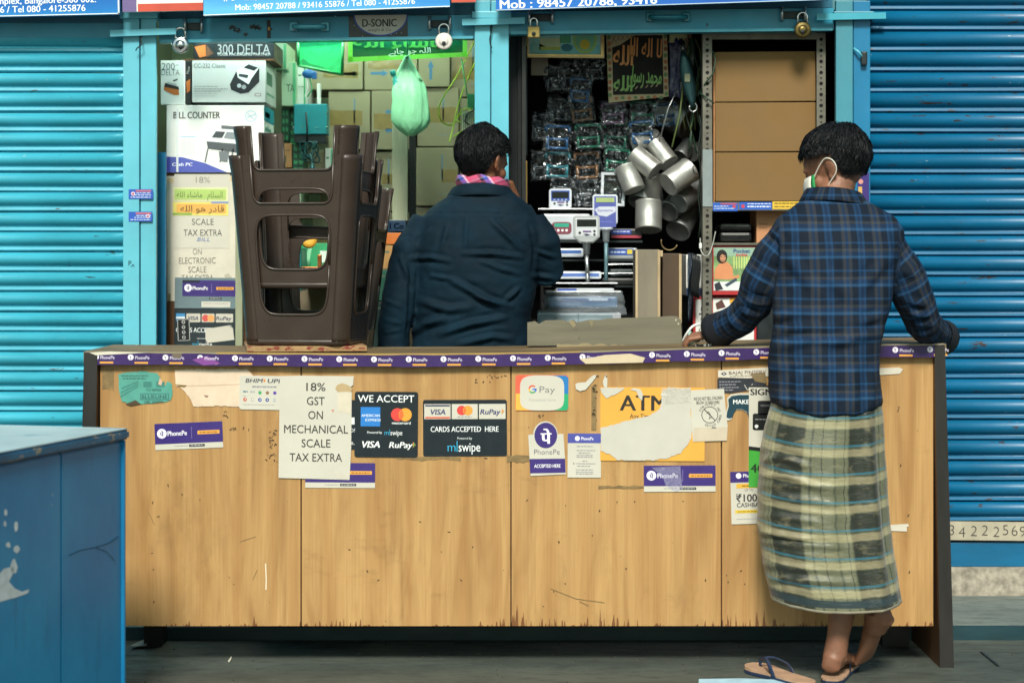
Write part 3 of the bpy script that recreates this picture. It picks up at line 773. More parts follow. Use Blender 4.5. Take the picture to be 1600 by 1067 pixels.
o, p = sheet('payment_card', 'small white card of round app icons, tucked under the large notice', 'sticker', rr(374, 587, 446, 640, 4), YS-.0007, WHITE, 1.0)
p.text('BHIM', 384, 594.5, 6.6, '#2b2f45', 'L', w=26, bold=.01, shear=.25); p.poly([(411.5, 591), (415, 594.5), (411.5, 598)], '#d8772e', 1); p.text('UPI', 418, 594.5, 6.6, '#2b2f45', 'L', w=19, bold=.01, shear=.25)
p.small(394, 604, 432, '#8a8a90', 2)
for i, c in enumerate(('#3b6f86', '#9aa0a8', '#3a9a5a', '#8a6a48', '#5a3a9a')): p.disc(383+i*11.6, 613.5, 2.7, c, 1, 12) if i > 1 else p.small(380+i*11, 612, 387+i*11, c, 2)
for i, c in enumerate(('#c2503a', '#b0a8a0', '#2b4a9a', '#2a3f8a', '#9aa0a8')): p.disc(383+i*11.6, 624.5, 2.9, c, 1, 12) if i in (0, 2, 3) else p.rect(381+i*11.6, 622, 385+i*11.6, 627, c)
p.small(380, 619, 386, '#aaa', .9); p.small(380, 632, 430, '#b0a8a0', .9)
for q in (383.5, 395, 406.6, 418, 430): p.disc(q, 624.5, 1, '#e8e4dc', 2, 8)
p.done(o)
# the notice
pts = [(436.5, 588), (470, 587), (520, 587), (552, 587), (551, 601), (544, 606), (549, 612), (549, 700), (547, 749), (490, 748), (436, 747)]
o, p = sheet('price_notice', 'large white notice about mechanical scale tax, taped on the counter front', 'notice', pts, YS-.0022, WHITE, .6)
for t, y, w in (('18%', 604, 30), ('GST', 626, 28), ('ON', 648, 23), ('MECHANICAL', 670, 100), ('SCALE', 692, 45), ('TAX EXTRA', 714, 82)): p.text(t, 493 if y < 660 else 494, y, 13.2, '#33302e', w=w, bold=.004)
p.poly([(523, 607), (526, 601), (534, 598), (543, 601), (550, 606), (548, 612), (540, 611), (527, 612)], '#b39a72', 1)
p.poly(ragged(527, 613, 548, 644, 6, 2, 4), '#ccc2ae', 1); p.poly([(517, 640), (522, 639), (520, 644)], '#c98a78', 2); p.poly([(520, 733), (546, 742), (545, 748), (528, 747)], '#c6c0b2', 1)
p.done(o)
o, p = sheet('hidden_sticker', 'dark sticker almost covered by the large white notice', 'sticker', r1(500, 625, 560, 702), YS-.0005, NAVY)
p.rect(546, 652, 554, 663, '#d8d8d8'); p.text('D!', 551, 672, 6, '#dddddd'); p.text('e.', 551, 691, 7, '#dddddd'); p.done(o)
o, p = sheet('payment_banner', 'purple payment banner tilted, alone on the left counter panel', 'sticker', r1(242, 660, 348, 701), YS, WHITE, -2.4, PB); banner(p, 242, 660, 348, 701); p.done(o)
o, p = sheet('payment_banner', 'purple payment banner half hidden beneath the large white notice', 'sticker', r1(477, 723, 586, 762), YS, WHITE, .3, PB); banner(p, 477, 723, 586, 762); p.done(o)
o, p = sheet('payment_banner', 'purple payment banner below the torn yellow cash machine poster', 'sticker', r1(1006, 727, 1118, 768), YS, WHITE, -.2, PB); banner(p, 1006, 727, 1118, 768)
p.poly([(1018, 730), (1063, 728), (1066, 764), (1056, 768), (1040, 758), (1036, 746)], clear_plastic('crumpled_tape', '#b9b6d8', .35, .15, .9), 4); p.done(o)
# we accept
pts = rr(554, 612, 653, 714, 4); o, p = sheet('payment_sign', 'square black sticker listing four card brands, right of the large notice', 'sticker', pts, YS-.0012, NAVY, .4)
p.text('WE ACCEPT', 603, 622.5, 11.6, '#eceff0', w=88, bold=.002)
p.rect(563.5, 636, 594, 666, '#2277c4'); p.text('AMERICAN', 579, 649, 4.2, '#dfe9f2', w=29, bold=.01); p.text('EXPRESS', 583, 656, 4.2, '#dfe9f2', w=24, bold=.01); p.cut('card_logo'); p.cut('lettering', True)
p.disc(621, 647.5, 10.2, '#d2413a', 1, 28); p.disc(633, 647.5, 10.2, '#e79a36', 2, 28)
p.poly([(627+3.2*0, 639.3), (629.8, 643), (630.8, 647.5), (629.8, 652), (627, 655.7), (624.2, 652), (623.2, 647.5), (624.2, 643)], '#e06a32', 3)
p.cut('card_logo'); p.text('mastercard', 627, 660.3, 4.2, '#e8ecec', w=29, bold=.02)
def mswipe(p, x, y, h, l=2):
    k = h/7.5
    p.text('m', x, y, h*1.35, '#35b4e0', 'L', w=8.2*k, bold=-.012, l=l); p.rect(x+9.6*k, y-6.0*k, x+10.3*k, y+5.5*k, '#35b4e0', l); p.text('swipe', x+11.6*k, y+.2, h*1.35, '#eceff0', 'L', w=23*k, bold=.0, l=l)
p.text('Powered by', 585.5, 675.3, 3.8, '#dfe5e6', w=23, bold=.01); mswipe(p, 601, 675.3, 6)
p.text('VISA', 580, 694, 10.5, '#f0f2f2', w=30, bold=.028, shear=.22); p.text('RuPay', 627, 694.5, 9.6, '#f0f2f2', w=36, bold=.02, shear=.22)
p.poly([(645.5, 690), (650, 694.5), (645, 699.5)], '#d98a3a'); p.poly([(647.5, 691), (649.3, 694.5), (644.6, 699)], '#3a8a4a', 3)
p.done(o)
pts = rr(661, 624.5, 792, 712.5, 3.5); o, p = sheet('payment_sign', 'wide black sticker with a white strip of three card logos', 'sticker', pts, YS-.0002, NAVY, -.2)
for a, b in ((663, 704), (706, 746.5), (748.5, 790)): p.rect(a, 631, b, 654.5, WHITE); p.cut('logo_field')
p.rect(664.5, 632.3, 703, 634.6, '#20265a', 2); p.rect(664.5, 651, 703, 653.4, '#d0532e', 2); p.text('VISA', 684.5, 643, 8.6, '#232a66', w=25, bold=.02, l=3, shear=.2); p.cut('card_logo')
p.disc(721.5, 641, 7.6, '#cf3f3a', 2, 24); p.disc(731, 641, 7.6, '#e6963a', 3, 24); p.poly([(726.3, 635.2), (728.5, 641), (726.3, 647), (724, 641)], '#e06a32', 4); p.small(715, 651, 737, '#8a8a90', 1.2, 3); p.cut('card_logo')
p.text('RuPay', 766.5, 643, 8.2, '#232a66', w=31, bold=.02, l=3, shear=.2); p.poly([(784.5, 638.5), (788, 642.5), (783.5, 647)], '#c98a3a', 3)
p.text('CARDS ACCEPTED  HERE', 726, 670, 8.6, '#eceff0', w=106, bold=.008); p.text('Powered by', 726, 684.3, 3.8, '#cfd6d8', w=23, bold=.005); mswipe(p, 699.5, 697.5, 11)
p.done(o)
# G pay
pts = rr(805.5, 586, 888, 641.5, 4); o, p = sheet('payment_sign', 'four coloured sticker with a white lozenge and a multicolour letter', 'sticker', pts, YS, M('coral_print', '#e0624a', .4), .3)
p.rect(806, 615, 840, 641, '#efab45', 1); p.poly([(848, 586.5), (884, 586.5), (888, 590), (888, 615), (848, 615)], '#1f74b4', 1); p.poly([(848, 615), (888, 615), (888, 638), (885, 641), (848, 641)], '#22a06a', 1)
p.poly([(813+0*i, 0) for i in range(0)] or [(847+34.5*math.copysign(abs(math.cos(R(a)))**.62, math.cos(R(a))), 613.8+27.5*math.copysign(abs(math.sin(R(a)))**.42, math.sin(R(a)))) for a in range(0, 360, 8)], WHITE, 2); p.cut('coloured_field')
for c, a0, a1 in (('#d8442f', 185, 315), ('#e8b030', 140, 185), ('#2f9a50', 45, 140), ('#2f6fd0', 0, 45)): p.ring(832, 608, 6.4, 2.1, c, 3, 10, a0, a1)
p.rect(832, 606.9, 838.4, 609.1, '#2f6fd0', 3); p.text('Pay', 855, 608, 10.4, '#6b6b6e', w=24, l=3, bold=-.008); p.text('Accepted here', 847, 624, 5, '#a8a6a4', w=42, l=3, bold=-.01); p.done(o)
# round topped
pts = [(825.5, 679), (834, 678)]+[(852.5+19.5*math.cos(R(a)), 680+22*math.sin(R(a))) for a in range(190, 351, 10)]+[(871, 678), (880.5, 678), (884, 741), (828.5, 743)]
o, p = sheet('payment_sign', 'white round topped sticker with a purple emblem disc and purple foot', 'sticker', pts, YS, WHITE, -.6)
p.disc(853, 680, 17.8, PURPLE, 1, 36, 20); p.cut('emblem_disc'); p.text('पे', 853.5, 683.5, 19, '#f2f0f6', bold=.035, l=2)
p.text('PhonePe', 854.5, 705.5, 8.6, '#4a4560', w=40, bold=-.014); p.poly([(827.2, 716.5), (882.6, 716.5), (883.4, 738.5), (828, 739)], PURPLE, 1); p.text('ACCEPTED HERE', 855, 727.5, 5.6, '#f2f0f6', w=41, bold=.02); p.done(o)
o, p = sheet('payment_sign', 'narrow white sheet with a purple head and lines of fine print', 'sticker', r1(887, 677, 939, 746), YS, WHITE, .3)
p.rect(887, 677, 939, 692, M('lilac_blue_print', '#4a4f9c', .4), 1); p.disc(902, 684.8, 3.8, '#eeeaf2', 2, 14); p.text('PhonePe', 908, 684.8, 5, '#f2f0f6', 'L', w=19, bold=.015, l=2)
for y, a, b in ((697, 901, 926), (703.5, 901, 930), (707.5, 904, 922), (711, 901, 926), (713.8, 901, 926), (720, 910, 918), (724, 900, 931), (728, 902, 922), (733.5, 900, 927), (737, 900, 927), (740, 900, 927)): p.small(a, y, b, '#8a8890', 1.1)
p.disc(896.5, 724, 1, '#333333', 2, 8); p.done(o)
for lab, pts in (('white wing shaped paper scrap above the yellow poster', [(899, 600), (903, 598), (915, 597), (922, 590), (927, 586), (933, 586), (930, 591), (922, 601), (915, 609), (906, 611), (900, 608)]), ('small white paper scrap with a curled tip at the yellow poster\'s corner', [(944, 590), (947, 584), (949, 591), (949, 600), (948, 608), (943, 603), (942, 596)])):
    o, p = sheet('paper_scrap', lab, 'paper', pts, YS-.001, WHITE); p.line([(pts[3][0]+9, 587.5), (pts[3][0]+14, 587)] if len(pts) > 8 else [(946.5, 586), (948, 590)], 1.4, '#3a3226'); p.done(o)
# cash machine poster
o, p = sheet('torn_poster', 'yellow cash machine poster with a large torn white area', 'poster', r1(938, 605, 1101, 720), YS-.0003, M('yellow_print', '#dfa343', .45, var=.05), .3)
p.text('ATM', 1005, 629, 25, '#26231f', w=74, bold=.022, l=1)
p.text('Any Time', 984, 650, 7.5, '#4a4030', 'L', w=34, bold=.012, l=1)
WP = M('torn_white_paper', '#bfbbb0', .6, var=.04, scale=14, bump=.25, bscale=22)
p.poly(rough([(939, 669), (952, 666), (970, 660), (990, 655), (1012, 650), (1030, 640), (1033, 628), (1033, 612), (1046, 605), (1068, 606), (1078, 605), (1080, 620), (1078, 640), (1081, 655), (1082, 672), (1078, 690), (1070, 700), (1062, 708), (1040, 716), (1020, 719), (966, 719), (952, 709), (939, 705)], 7, 1.0), WP, 4)
p.poly(rough([(938, 606), (976, 606), (972, 610), (962, 616), (948, 622), (941, 617)], 8, .8), WP, 4); p.poly([(990, 606), (1000, 608), (1004, 615), (1003, 626), (998, 621), (994, 611), (984, 609)], WP, 4)
p.poly([(1033, 606), (1079, 606), (1080, 628), (1036, 632)], clear_plastic('cloudy_tape', '#ddd8cc', .45, .25, .8), 6)
p.done(o)
o, p = sheet('warning_notice', 'small white notice forbidding something to children, with a struck out round mark', 'notice', [(1078, 610), (1131, 607), (1134, 640), (1137, 665), (1136, 688), (1083, 690), (1080, 650)], YS-.0016, WHITE, .4)
p.text('WE DO NOT SELL CHILDREN', 1106, 622, 5.0, '#3a3835', w=45, bold=.012, rot=-3); p.text('BELOW 10 YEARS HERE', 1106, 628.5, 5.0, '#3a3835', w=36, bold=.012, rot=-2)
p.cut('print'); p.ring(1109, 648, 13, 1, '#2f2d2b'); p.line([(1100, 639), (1118, 657)], 1.3, '#2f2d2b'); p.line([(1104, 646), (1107, 643), (1110, 648), (1108, 654), (1112, 652)], 1, '#5a5855')
for i, ch in enumerate('STRICTLY NO'): a = 205+i*13; p.text(ch, 1109+16.5*math.cos(R(a)), 648+16.5*math.sin(R(a)), 3.8, '#2f2d2b', rot=a+90)
for i, ch in enumerate('CHILD CARE'): a = 110-i*12; p.text(ch, 1109+16.5*math.cos(R(a)), 648+16.5*math.sin(R(a)), 3.8, '#2f2d2b', rot=a-90)
p.poly([(1084, 668), (1136, 667), (1136, 688), (1083, 690)], '#c4b7a2', 1); p.rect(1112, 667, 1119, 669, '#6a6865', 2); p.done(o)
o, p = sheet('finance_strip', 'brownish white strip with a diamond emblem under the counter edge', 'sticker', [(1122, 577), (1196, 575), (1215, 575), (1214, 588), (1170, 591), (1122, 588)], YS-.0010, OFFW, -2)
p.poly([(1126, 582.5), (1131, 579.5), (1136, 582.5), (1131, 585.5)], '#3a3a55'); p.disc(1131, 582.5, 1.3, '#d8d0c0', 2, 8); p.text('BAJAJ FINSERV', 1139, 581.5, 5.2, '#5a3f3c', 'L', w=58, bold=.0); p.small(1140, 587, 1190, '#8a7a6a', 1); p.done(o)
o, p = sheet('torn_sticker', 'dark grey torn sticker with pale letters under the diamond strip', 'sticker', [(1121, 591), (1150, 590), (1172, 592), (1190, 590), (1198, 604), (1188, 612), (1170, 610), (1140, 614), (1121, 612)], YS-.0006, M('dark_grey_sticker', '#2c2e36', .4, var=.2, scale=40), -1)
for y, w in ((596, 34), (600.5, 26), (605, 30), (609, 22)): p.small(1124, y, 1124+w, '#8a8a94', 1.6)
p.line([(1163, 601), (1168, 610), (1176, 600)], 1.2, '#b8b6b0'); p.poly([(1172, 584), (1196, 582), (1198, 600), (1180, 596)], '#7d6a48', 2); p.done(o)
# lion walking, built of an outline
LION = [(1133, 655), (1134, 645), (1137, 634), (1136, 622), (1142, 616), (1155, 614), (1170, 614), (1184, 613), (1184, 640), (1178, 642), (1180, 652), (1177, 656), (1171, 655), (1168, 645), (1160, 640), (1150, 640), (1146, 646), (1143, 655), (1138, 657)]
o, p = sheet('emblem_sticker', 'dark teal striding animal emblem with a white outline and white word', 'sticker', LION, YS-.0012, WHITE)
cx, cy = 1159, 635
p.poly([(cx+(x-cx)*.92, cy+(y-cy)*.86) for x, y in LION], M('deep_teal_print', '#153a48', .4), 1); p.text('MAKE', 1158, 627.5, 7.2, '#f0f2f0', w=25, bold=.02); p.done(o)
o, p = sheet('product_poster', 'tall white poster of black devices with a green foot, behind the man\'s hip', 'poster', r1(1170, 602, 1240, 761), YS-.0018, WHITE, .2)
p.rect(1170, 602, 1240, 605, '#1c1c1e'); p.text('SIGNATURE', 1172, 612, 10, '#1a1a1c', 'L', w=84, bold=.03)
for a, b, c, d in ((1176, 646, 1240, 672), (1184, 626, 1240, 648)): p.rrect(a, b, c, d, 3, BLACKC, 1)
p.disc(1182, 666, 3, '#d8d8d8', 2, 10); p.rect(1188, 632, 1204, 635, '#5a5a5e', 2); p.small(1180, 655, 1200, '#8a8a8a', 1.5)
p.poly([(1170, 697), (1240, 705), (1240, 712), (1170, 703)], BLACKC, 1); p.poly([(1170, 703), (1240, 712), (1240, 761), (1170, 761)], M('lime_green_print', '#3f9a3a', .4), 1); p.text('4G', 1173, 731, 14, '#16301a', 'L', bold=.03); p.done(o)
o, p = sheet('cashback_sticker', 'white and purple cashback sticker low beside the man\'s sarong', 'sticker', r1(1142, 736, 1210, 818), YS-.0006, WHITE, -1.6)
p.rect(1142, 736, 1210, 753, PURPLE); p.disc(1155, 742.5, 4.4, '#eceaf2', 2, 14); p.text('PhonePe', 1162, 742.5, 6, '#f0eef4', 'L', w=28, bold=.01); p.rect(1151, 755, 1206, 762, '#d9a93a'); p.small(1160, 758.5, 1200, '#7a5a20', 1.6, 2); p.text('UP TO', 1164, 765, 3.4, '#6a6868', 'L')
p.text('₹100', 1150, 777, 12, '#2a2830', 'L', w=33, bold=.02); p.text('CASHBACK', 1151, 788, 7, '#2a2830', 'L', w=47, bold=.008); p.rect(1148, 796, 1206, 801, '#d9b93a'); p.small(1152, 798.5, 1200, '#8a6a20', 1.2, 2); p.small(1150, 810, 1180, '#a0a0a0', 1); p.done(o)
for lab, pts in (('torn cream paper strip high on the right end of the counter', [(1350, 576), (1405, 574), (1411, 577), (1406, 584), (1372, 586), (1350, 586)]), ('small torn tan paper strip low on the right end of the counter', [(1388, 820), (1419, 818), (1420, 822), (1417, 823), (1417, 830), (1388, 829)])):
    o, p = sheet('torn_paper', lab, 'paper', pts, YS-.0004, OFFW); p.done(o)
# ------------------------------------------------------------------ goods in the left bay
def carton(label, x0, y0, x1, y1, yf, depth, mat, name='carton', group=None, tilt=0., bev=.002, cat='box'):
    "a box whose front the photograph shows between these pixels at depth yf; gives back the box and a Print for its front"
    c = W((x0+x1)/2, (y0+y1)/2, yf); k = S(yf)
    m = MB(); rot = Matrix.Rotation(R(tilt), 3, 'Y')
    m.box((c.x, yf+depth/2, c.z), ((x1-x0)*k, depth, (y1-y0)*k), mat, rot, bev)
    o = m.build(name, None, label, cat, group, loc=(c.x, yf+depth/2, c.z))
    return o, Print(yf-.0004, ((x0+x1)/2, (y0+y1)/2), tilt)
def counter_machine(p, x, y, s, body='#e4e4e2', dark='#1d2024'):
    "a printed picture of a note counting machine"
    q = lambda pts: [(x+a*s, y+b*s) for a, b in pts]
    p.poly(q([(-18, 6), (-8, -14), (10, -24), (26, -18), (26, 2), (10, 18), (-2, 20), (-16, 14)]), dark, 1)
    p.poly(q([(-8, -14), (8, -24), (25, -18), (14, -2), (10, 6), (-6, -4)]), body, 2)
    p.poly(q([(2, -19), (9, -23.5), (24, -18.5), (18, -14)]), dark, 3); p.poly(q([(-4, -10), (10, -8), (8, -3), (-5, -6)]), '#33363c', 3)
    p.disc(x-4*s, y+8*s, 3.2*s, '#b8bcc0', 3, 12); p.disc(x+3*s, y+10*s, 3.4*s, '#9fa4a8', 3, 12)
def bill_machine(p, x, y, s):
    q = lambda pts: [(x+a*s, y+b*s) for a, b in pts]
    p.poly(q([(-24, -4), (-14, -16), (22, -14), (20, 8), (-24, 4)]), '#d3d6d8', 1); p.poly(q([(-26, 3), (20, 7), (20, 20), (-24, 14)]), '#4a5054', 2)
    p.poly(q([(-18, -3), (-12, -12), (2, -11), (-3, -2)]), '#3a4046', 3); p.poly(q([(0, -2), (4, -11), (18, -10), (16, 0)]), '#7d848a', 3)
    p.poly(q([(-4, -21), (30, -18), (30, -14), (-4, -16)]), '#5d6468', 2)
    for a in (-24, -2, 14): p.line(q([(a, 14), (a-4, 34)]), 2.0*s, '#53595e', 2)
    p.poly(q([(-8, 18), (8, 18), (5, 34), (-6, 32)]), '#6b7276', 3)

YB = 1.22
def shelf(x0, x1, py, y0, y1, mat, th=.012, label='wooden shelf board', name='shelf_board'):
    z = W(0, py, y0).z; m = MB(); m.span((W(x0, 0, y0).x, y0, z-th), (W(x1, 0, y0).x, y1, z), mat)
    return m.build(name, None, label, 'shelf', loc=(W(x0, 0, y0).x, y0, z))
b1, p = carton('black box with grey lettering, topmost of the product boxes', 302, 66, 428, 92, YB, .28, BLACKC)
p.text('300 DELTA', 381, 77, 16, '#8f9092', w=82, bold=.0); p.text('YOUR PACKAGING PARTNER', 381, 85.2, 4.6, '#b4b4b4', w=84, bold=.01); p.poly([(304, 74), (321, 70), (322, 88), (312, 91)], ORANGE); p.poly([(322, 70), (334, 84), (322, 90)], '#5c3a24'); p.done(b1)
b2, p = carton('small white box picturing an orange sealing machine', 251, 95, 288, 164, YB-.02, .2, WHITEB)
p.text('200', 253, 104, 11, '#1c1c1e', 'L', w=20, bold=-.012); p.text('DELTA', 252.5, 113.5, 10, '#1c1c1e', 'L', w=28, bold=-.012); p.line([(274, 102.5), (279, 102)], .8, '#333333')
p.poly([(257, 133), (279, 138), (280, 149), (272, 149), (256, 141)], ORANGE); p.poly([(258, 130), (279, 136), (280, 141), (257, 136)], '#2a2422', 2); p.poly([(270, 126), (278, 123), (277, 126), (271, 128)], '#333333'); p.poly([(262, 128), (276, 132), (276, 134), (260, 130)], '#bbbbbb'); p.done(b2)
b2b, p = carton('narrow dark side box squeezed beside the small white box', 289, 96, 298.5, 163, YB, .2, BLACKC)
p.text('New', 294, 110, 4.5, '#b0b0b0', rot=-80); p.poly([(291, 128), (297, 124), (297, 142), (292, 146)], ORANGE); p.done(b2b)
b3, p = carton('grey white box picturing a black and white note counter', 300, 95, 415, 160, YB, .32, M('silver_card', '#bdbebc', .4, var=.03))
p.text('CC-232 Classic', 303, 103, 7, '#3a3a3c', 'L', w=50, bold=.0); counter_machine(p, 378, 126, 1.05); p.rrect(399, 95.5, 411, 101, 2, '#eeeeee'); p.text('TVS', 405, 98.3, 3.4, '#3a3f6a', w=8, bold=.01)
for y, x1 in ((135.5, 340), (139.5, 356), (143, 346), (147, 340), (150.5, 336)): p.small(304, y, x1, '#6f7072' if y < 145 else '#9a9a9a', 1.0)
p.rrect(398, 146, 408, 151, 1.5, '#8a6a6a'); p.rrect(399, 147, 407, 150, 1.2, '#c4c4c2', 2); p.done(b3)
b4, p = carton('big white box with bold heading, picturing a bill counting machine', 260, 165, 412.5, 270, YB-.03, .30, WHITEB)
p.text('BILL COUNTER', 271, 180, 11, '#2b2c2e', 'L', w=73, bold=.025); bill_machine(p, 350, 218, 1.05)
p.ring(392, 182, 9, 1.3, '#a9c4d6'); p.line([(386, 184), (399, 179)], 1.6, '#a9c4d6'); p.line([(387, 178), (397, 187)], 1.3, '#a9c4d6')
p.poly([(260.5, 245), (285, 246), (320, 255), (355, 269.5), (260.5, 269.5)], '#4b56a8', 1); p.rect(260.5, 245, 266, 269.5, '#39409a', 1.5); p.text('Cash PC', 269, 257, 5.2, '#e8eaf4', 'L', w=32, bold=.02, shear=.2)
p.rect(275.5, 170, 279, 269, clear_plastic('white_strap', '#e4e8ea', .75, .3, .2), 4)
p.rect(282, 213, 306, 214.5, '#9cc4dc')
for i in range(8): p.small(283, 219+i*3.2, 306, '#c6ccd2', .9)
p.done(b4)
def flank(o, xpx, yf, depth, y0, y1, items):
    x = W(xpx, 0, yf).x+.0006; m = MB(); z0, z1 = W(0, y1, yf).z, W(0, y0, yf).z
    for a, b, c, d, col in items:
        m.add([(x, yf+depth*a, z0+(z1-z0)*c), (x, yf+depth*b, z0+(z1-z0)*c), (x, yf+depth*b, z0+(z1-z0)*d), (x, yf+depth*a, z0+(z1-z0)*d)], [(0, 1, 2, 3)], ink(col) if isinstance(col, str) else col)
    m.build('side_print', o)
flank(b3, 415, YB, .32, 95, 160, [(.1, .6, .45, .75, '#2c5a48'), (.1, .8, .2, .26, '#5a8a78')])
flank(b4, 412.5, YB-.03, .30, 165, 270, [(0, 1, .78, 1, '#2a8a9a'), (.1, .55, .84, .92, '#d8e8ec'), (.55, .8, .35, .55, '#1f3a3a'), (.1, .8, .2, .24, '#6aa090'), (.1, .7, .64, .68, '#6aa090')])
# green lit product boxes further back in the left bay
GB = 'product boxes in the green lit corner'
LG = M('green_lit_card', '#a9c2a4', .5, var=.06)  # pale card with the corner's green light put into its colour
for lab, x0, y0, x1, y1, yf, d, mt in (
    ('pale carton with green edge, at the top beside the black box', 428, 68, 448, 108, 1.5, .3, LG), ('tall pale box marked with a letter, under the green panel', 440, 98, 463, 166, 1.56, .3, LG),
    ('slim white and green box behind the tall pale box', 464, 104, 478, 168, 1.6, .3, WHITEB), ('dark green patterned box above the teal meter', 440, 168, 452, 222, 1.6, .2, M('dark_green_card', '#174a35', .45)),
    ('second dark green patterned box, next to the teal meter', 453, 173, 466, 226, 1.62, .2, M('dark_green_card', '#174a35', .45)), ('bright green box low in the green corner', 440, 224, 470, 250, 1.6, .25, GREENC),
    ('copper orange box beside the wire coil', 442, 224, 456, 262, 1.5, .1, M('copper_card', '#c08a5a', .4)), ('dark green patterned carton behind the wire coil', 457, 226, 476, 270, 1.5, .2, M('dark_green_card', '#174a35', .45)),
    ('beige carton behind the stool legs', 474, 236, 512, 300, 1.62, .3, CARTON), ('white slab box leaning beside the beige carton', 508, 232, 520, 300, 1.6, .2, WHITEB), ('pale carton in a green lit tone, low behind the stools', 414, 270, 470, 330, 1.55, .3, LG),
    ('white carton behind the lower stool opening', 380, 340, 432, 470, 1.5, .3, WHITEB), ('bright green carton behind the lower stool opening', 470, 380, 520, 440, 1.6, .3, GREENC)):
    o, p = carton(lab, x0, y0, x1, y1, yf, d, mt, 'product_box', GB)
    w = x1-x0; h = y1-y0
    if mt in (LG, WHITEB):
        p.rect(x0+w*.15, y0+h*.2, x0+w*.5, y0+h*.24, '#4a8a6a'); p.small(x0+w*.15, y0+h*.5, x0+w*.8, '#7aa088', 1.4); p.rect(x1-w*.25, y0+1, x1-w*.05, y1-1, '#4fb07c')
        if 'letter' in lab: p.text('TA', x0+8, y0+40, 12, '#3f5a44', 'L', w=12, bold=.01)
    elif 'patterned' in lab:
        for i in range(4):
            for j in range(2): p.poly([(x0+w*(.15+.42*j), y0+h*(.08+.24*i)), (x0+w*(.45+.42*j), y0+h*(.12+.24*i)), (x0+w*(.35+.42*j), y0+h*(.24+.24*i)), (x0+w*(.1+.42*j), y0+h*(.2+.24*i))], '#3f9a6a')
    elif mt is GREENC: p.poly([(x0+3, y1-4), (x0+12, y0+4), (x0+18, y0+4), (x0+9, y1-4)], '#8ad0a4'); p.rect(x0+w*.6, y0+h*.2, x0+w*.9, y0+h*.5, '#d4e4d8')
    else: p.small(x0+w*.2, y0+h*.3, x0+w*.8, '#6a5a40', 1.5); p.rect(x0+w*.2, y0+h*.5, x0+w*.4, y0+h*.8, '#7a6a4a')
    p.done(o)
# wall of brown cartons at the back
YC = 1.80
ARB = '#3a6f9a'
def arrow(p, x, y, L, w, ang):
    c, s_ = math.cos(R(ang)), math.sin(R(ang))
    p.poly([(x+a*c-b*s_, y+a*s_+b*c) for a, b in ((-L/2, -w*.22), (L*.15, -w*.22), (L*.15, -w*.5), (L/2, 0), (L*.15, w*.5), (L*.15, w*.22), (-L/2, w*.22))], ARB, 1)
cart = [ # x0 y0 x1 y1 dy tape arrows label
    (468, 66, 567, 140.5, 0, (505, 100, 560, 122), [(547, 116, 26, 10, 0)], 'kraft carton high on the left of the carton wall, under the green panel'),
    (569, 60, 652, 141, .01, (575, 92, 640, 108), [(593, 115, 28, 10, 0)], 'kraft carton top row, behind the green bag handles'),
    (654, 62, 703, 136, 0, None, [(673, 110, 30, 10, -90)], 'kraft carton top row with an upright blue arrow'),
    (704, 60, 760, 152, .03, (706, 90, 740, 125), [], 'kraft carton top right, behind the yellow wires'),
    (513, 143, 578.5, 234, .01, (514, 173, 566, 197), [], 'kraft carton second row left, tape shining'),
    (580.5, 142, 650, 234, 0, (584, 178, 645, 202), [(610, 175, 18, 9, 180), (610, 204, 18, 9, 180)], 'kraft carton second row with two blue arrows, behind the bag'),
    (652, 138, 717, 229, .015, (655, 168, 715, 192), [], 'kraft carton second row right of the green bag'),
    (649, 231, 716, 322, 0, (690, 265, 714, 285), [], 'kraft carton third row beside the wooden prop'),
    (566, 237, 632, 330, .02, (596, 272, 622, 288), [], 'kraft carton third row behind the tallest stool leg'),
    (500, 237, 565, 330, .03, None, [], 'kraft carton third row behind the stool opening'),
    (645, 324, 716, 420, .01, (650, 360, 714, 380), [], 'kraft carton fourth row behind the shopkeeper\'s shoulder'),
    (566, 332, 640, 430, .0, (570, 368, 636, 386), [], 'kraft carton fourth row left of the shopkeeper'),
    (488, 332, 564, 430, .02, (490, 368, 560, 386), [], 'kraft carton fourth row seen through the stools'),
    (718, 154, 762, 240, .03, None, [], 'kraft carton second row half behind the middle post'),
    (718, 242, 762, 420, .03, None, [], 'tall kraft carton behind the shopkeeper\'s head')]
for x0, y0, x1, y1, dy, tp, ars, lab in cart:
    o, p = carton(lab, x0, y0, x1, y1, YC+dy, .42, CARTON, group='kraft cartons stacked at the back of the left bay', bev=.004)
    if tp: p.poly(ragged(tp[0], tp[1], tp[2], tp[3], 7, .8, int(x0)), TAPE, 1)
    for a in ars: arrow(p, *a)
    xm = x0+(x1-x0)*.62
    if not ars: p.rect(xm-1, y0+(y1-y0)*.12, xm+1.4, y0+(y1-y0)*.55, '#6a86a0', 1); p.small(xm-6, y0+(y1-y0)*.8, xm+6, '#7a90a4', 1.2)
    p.done(o)
slab('carton_pallet', (W(440, 0, 1.8).x, 1.82, Z_P), (-.03, 2.3, W(0, 431, 1.82).z), CARTON)
slab('left_shelf_block', (-1.5, 1.30, Z_P), (W(455, 0, 1.5).x, 1.9, W(0, 471, 1.5).z), BROWNWOOD)
m = MB(); m.span((W(252, 0, 1.26).x, YB-.02, Z_P), (W(418, 0, YB).x, YB+.32, W(0, 270.5, YB-.02).z), BROWNWOOD); m.build('box_cupboard', None, 'wooden cupboard under the product boxes, papered with notices', 'cupboard', loc=(W(335, 0, YB).x, YB, Z_P))
m = MB(); m.span((W(286, 0, YB).x, YB, W(0, 95, YB).z), (W(428, 0, YB).x, YB+.28, W(0, 92.5, YB).z), BROWNWOOD); m.build('shelf_board', None, 'thin board under the topmost black box', 'shelf', loc=(W(335, 0, YB).x, YB, W(0, 94, YB).z))
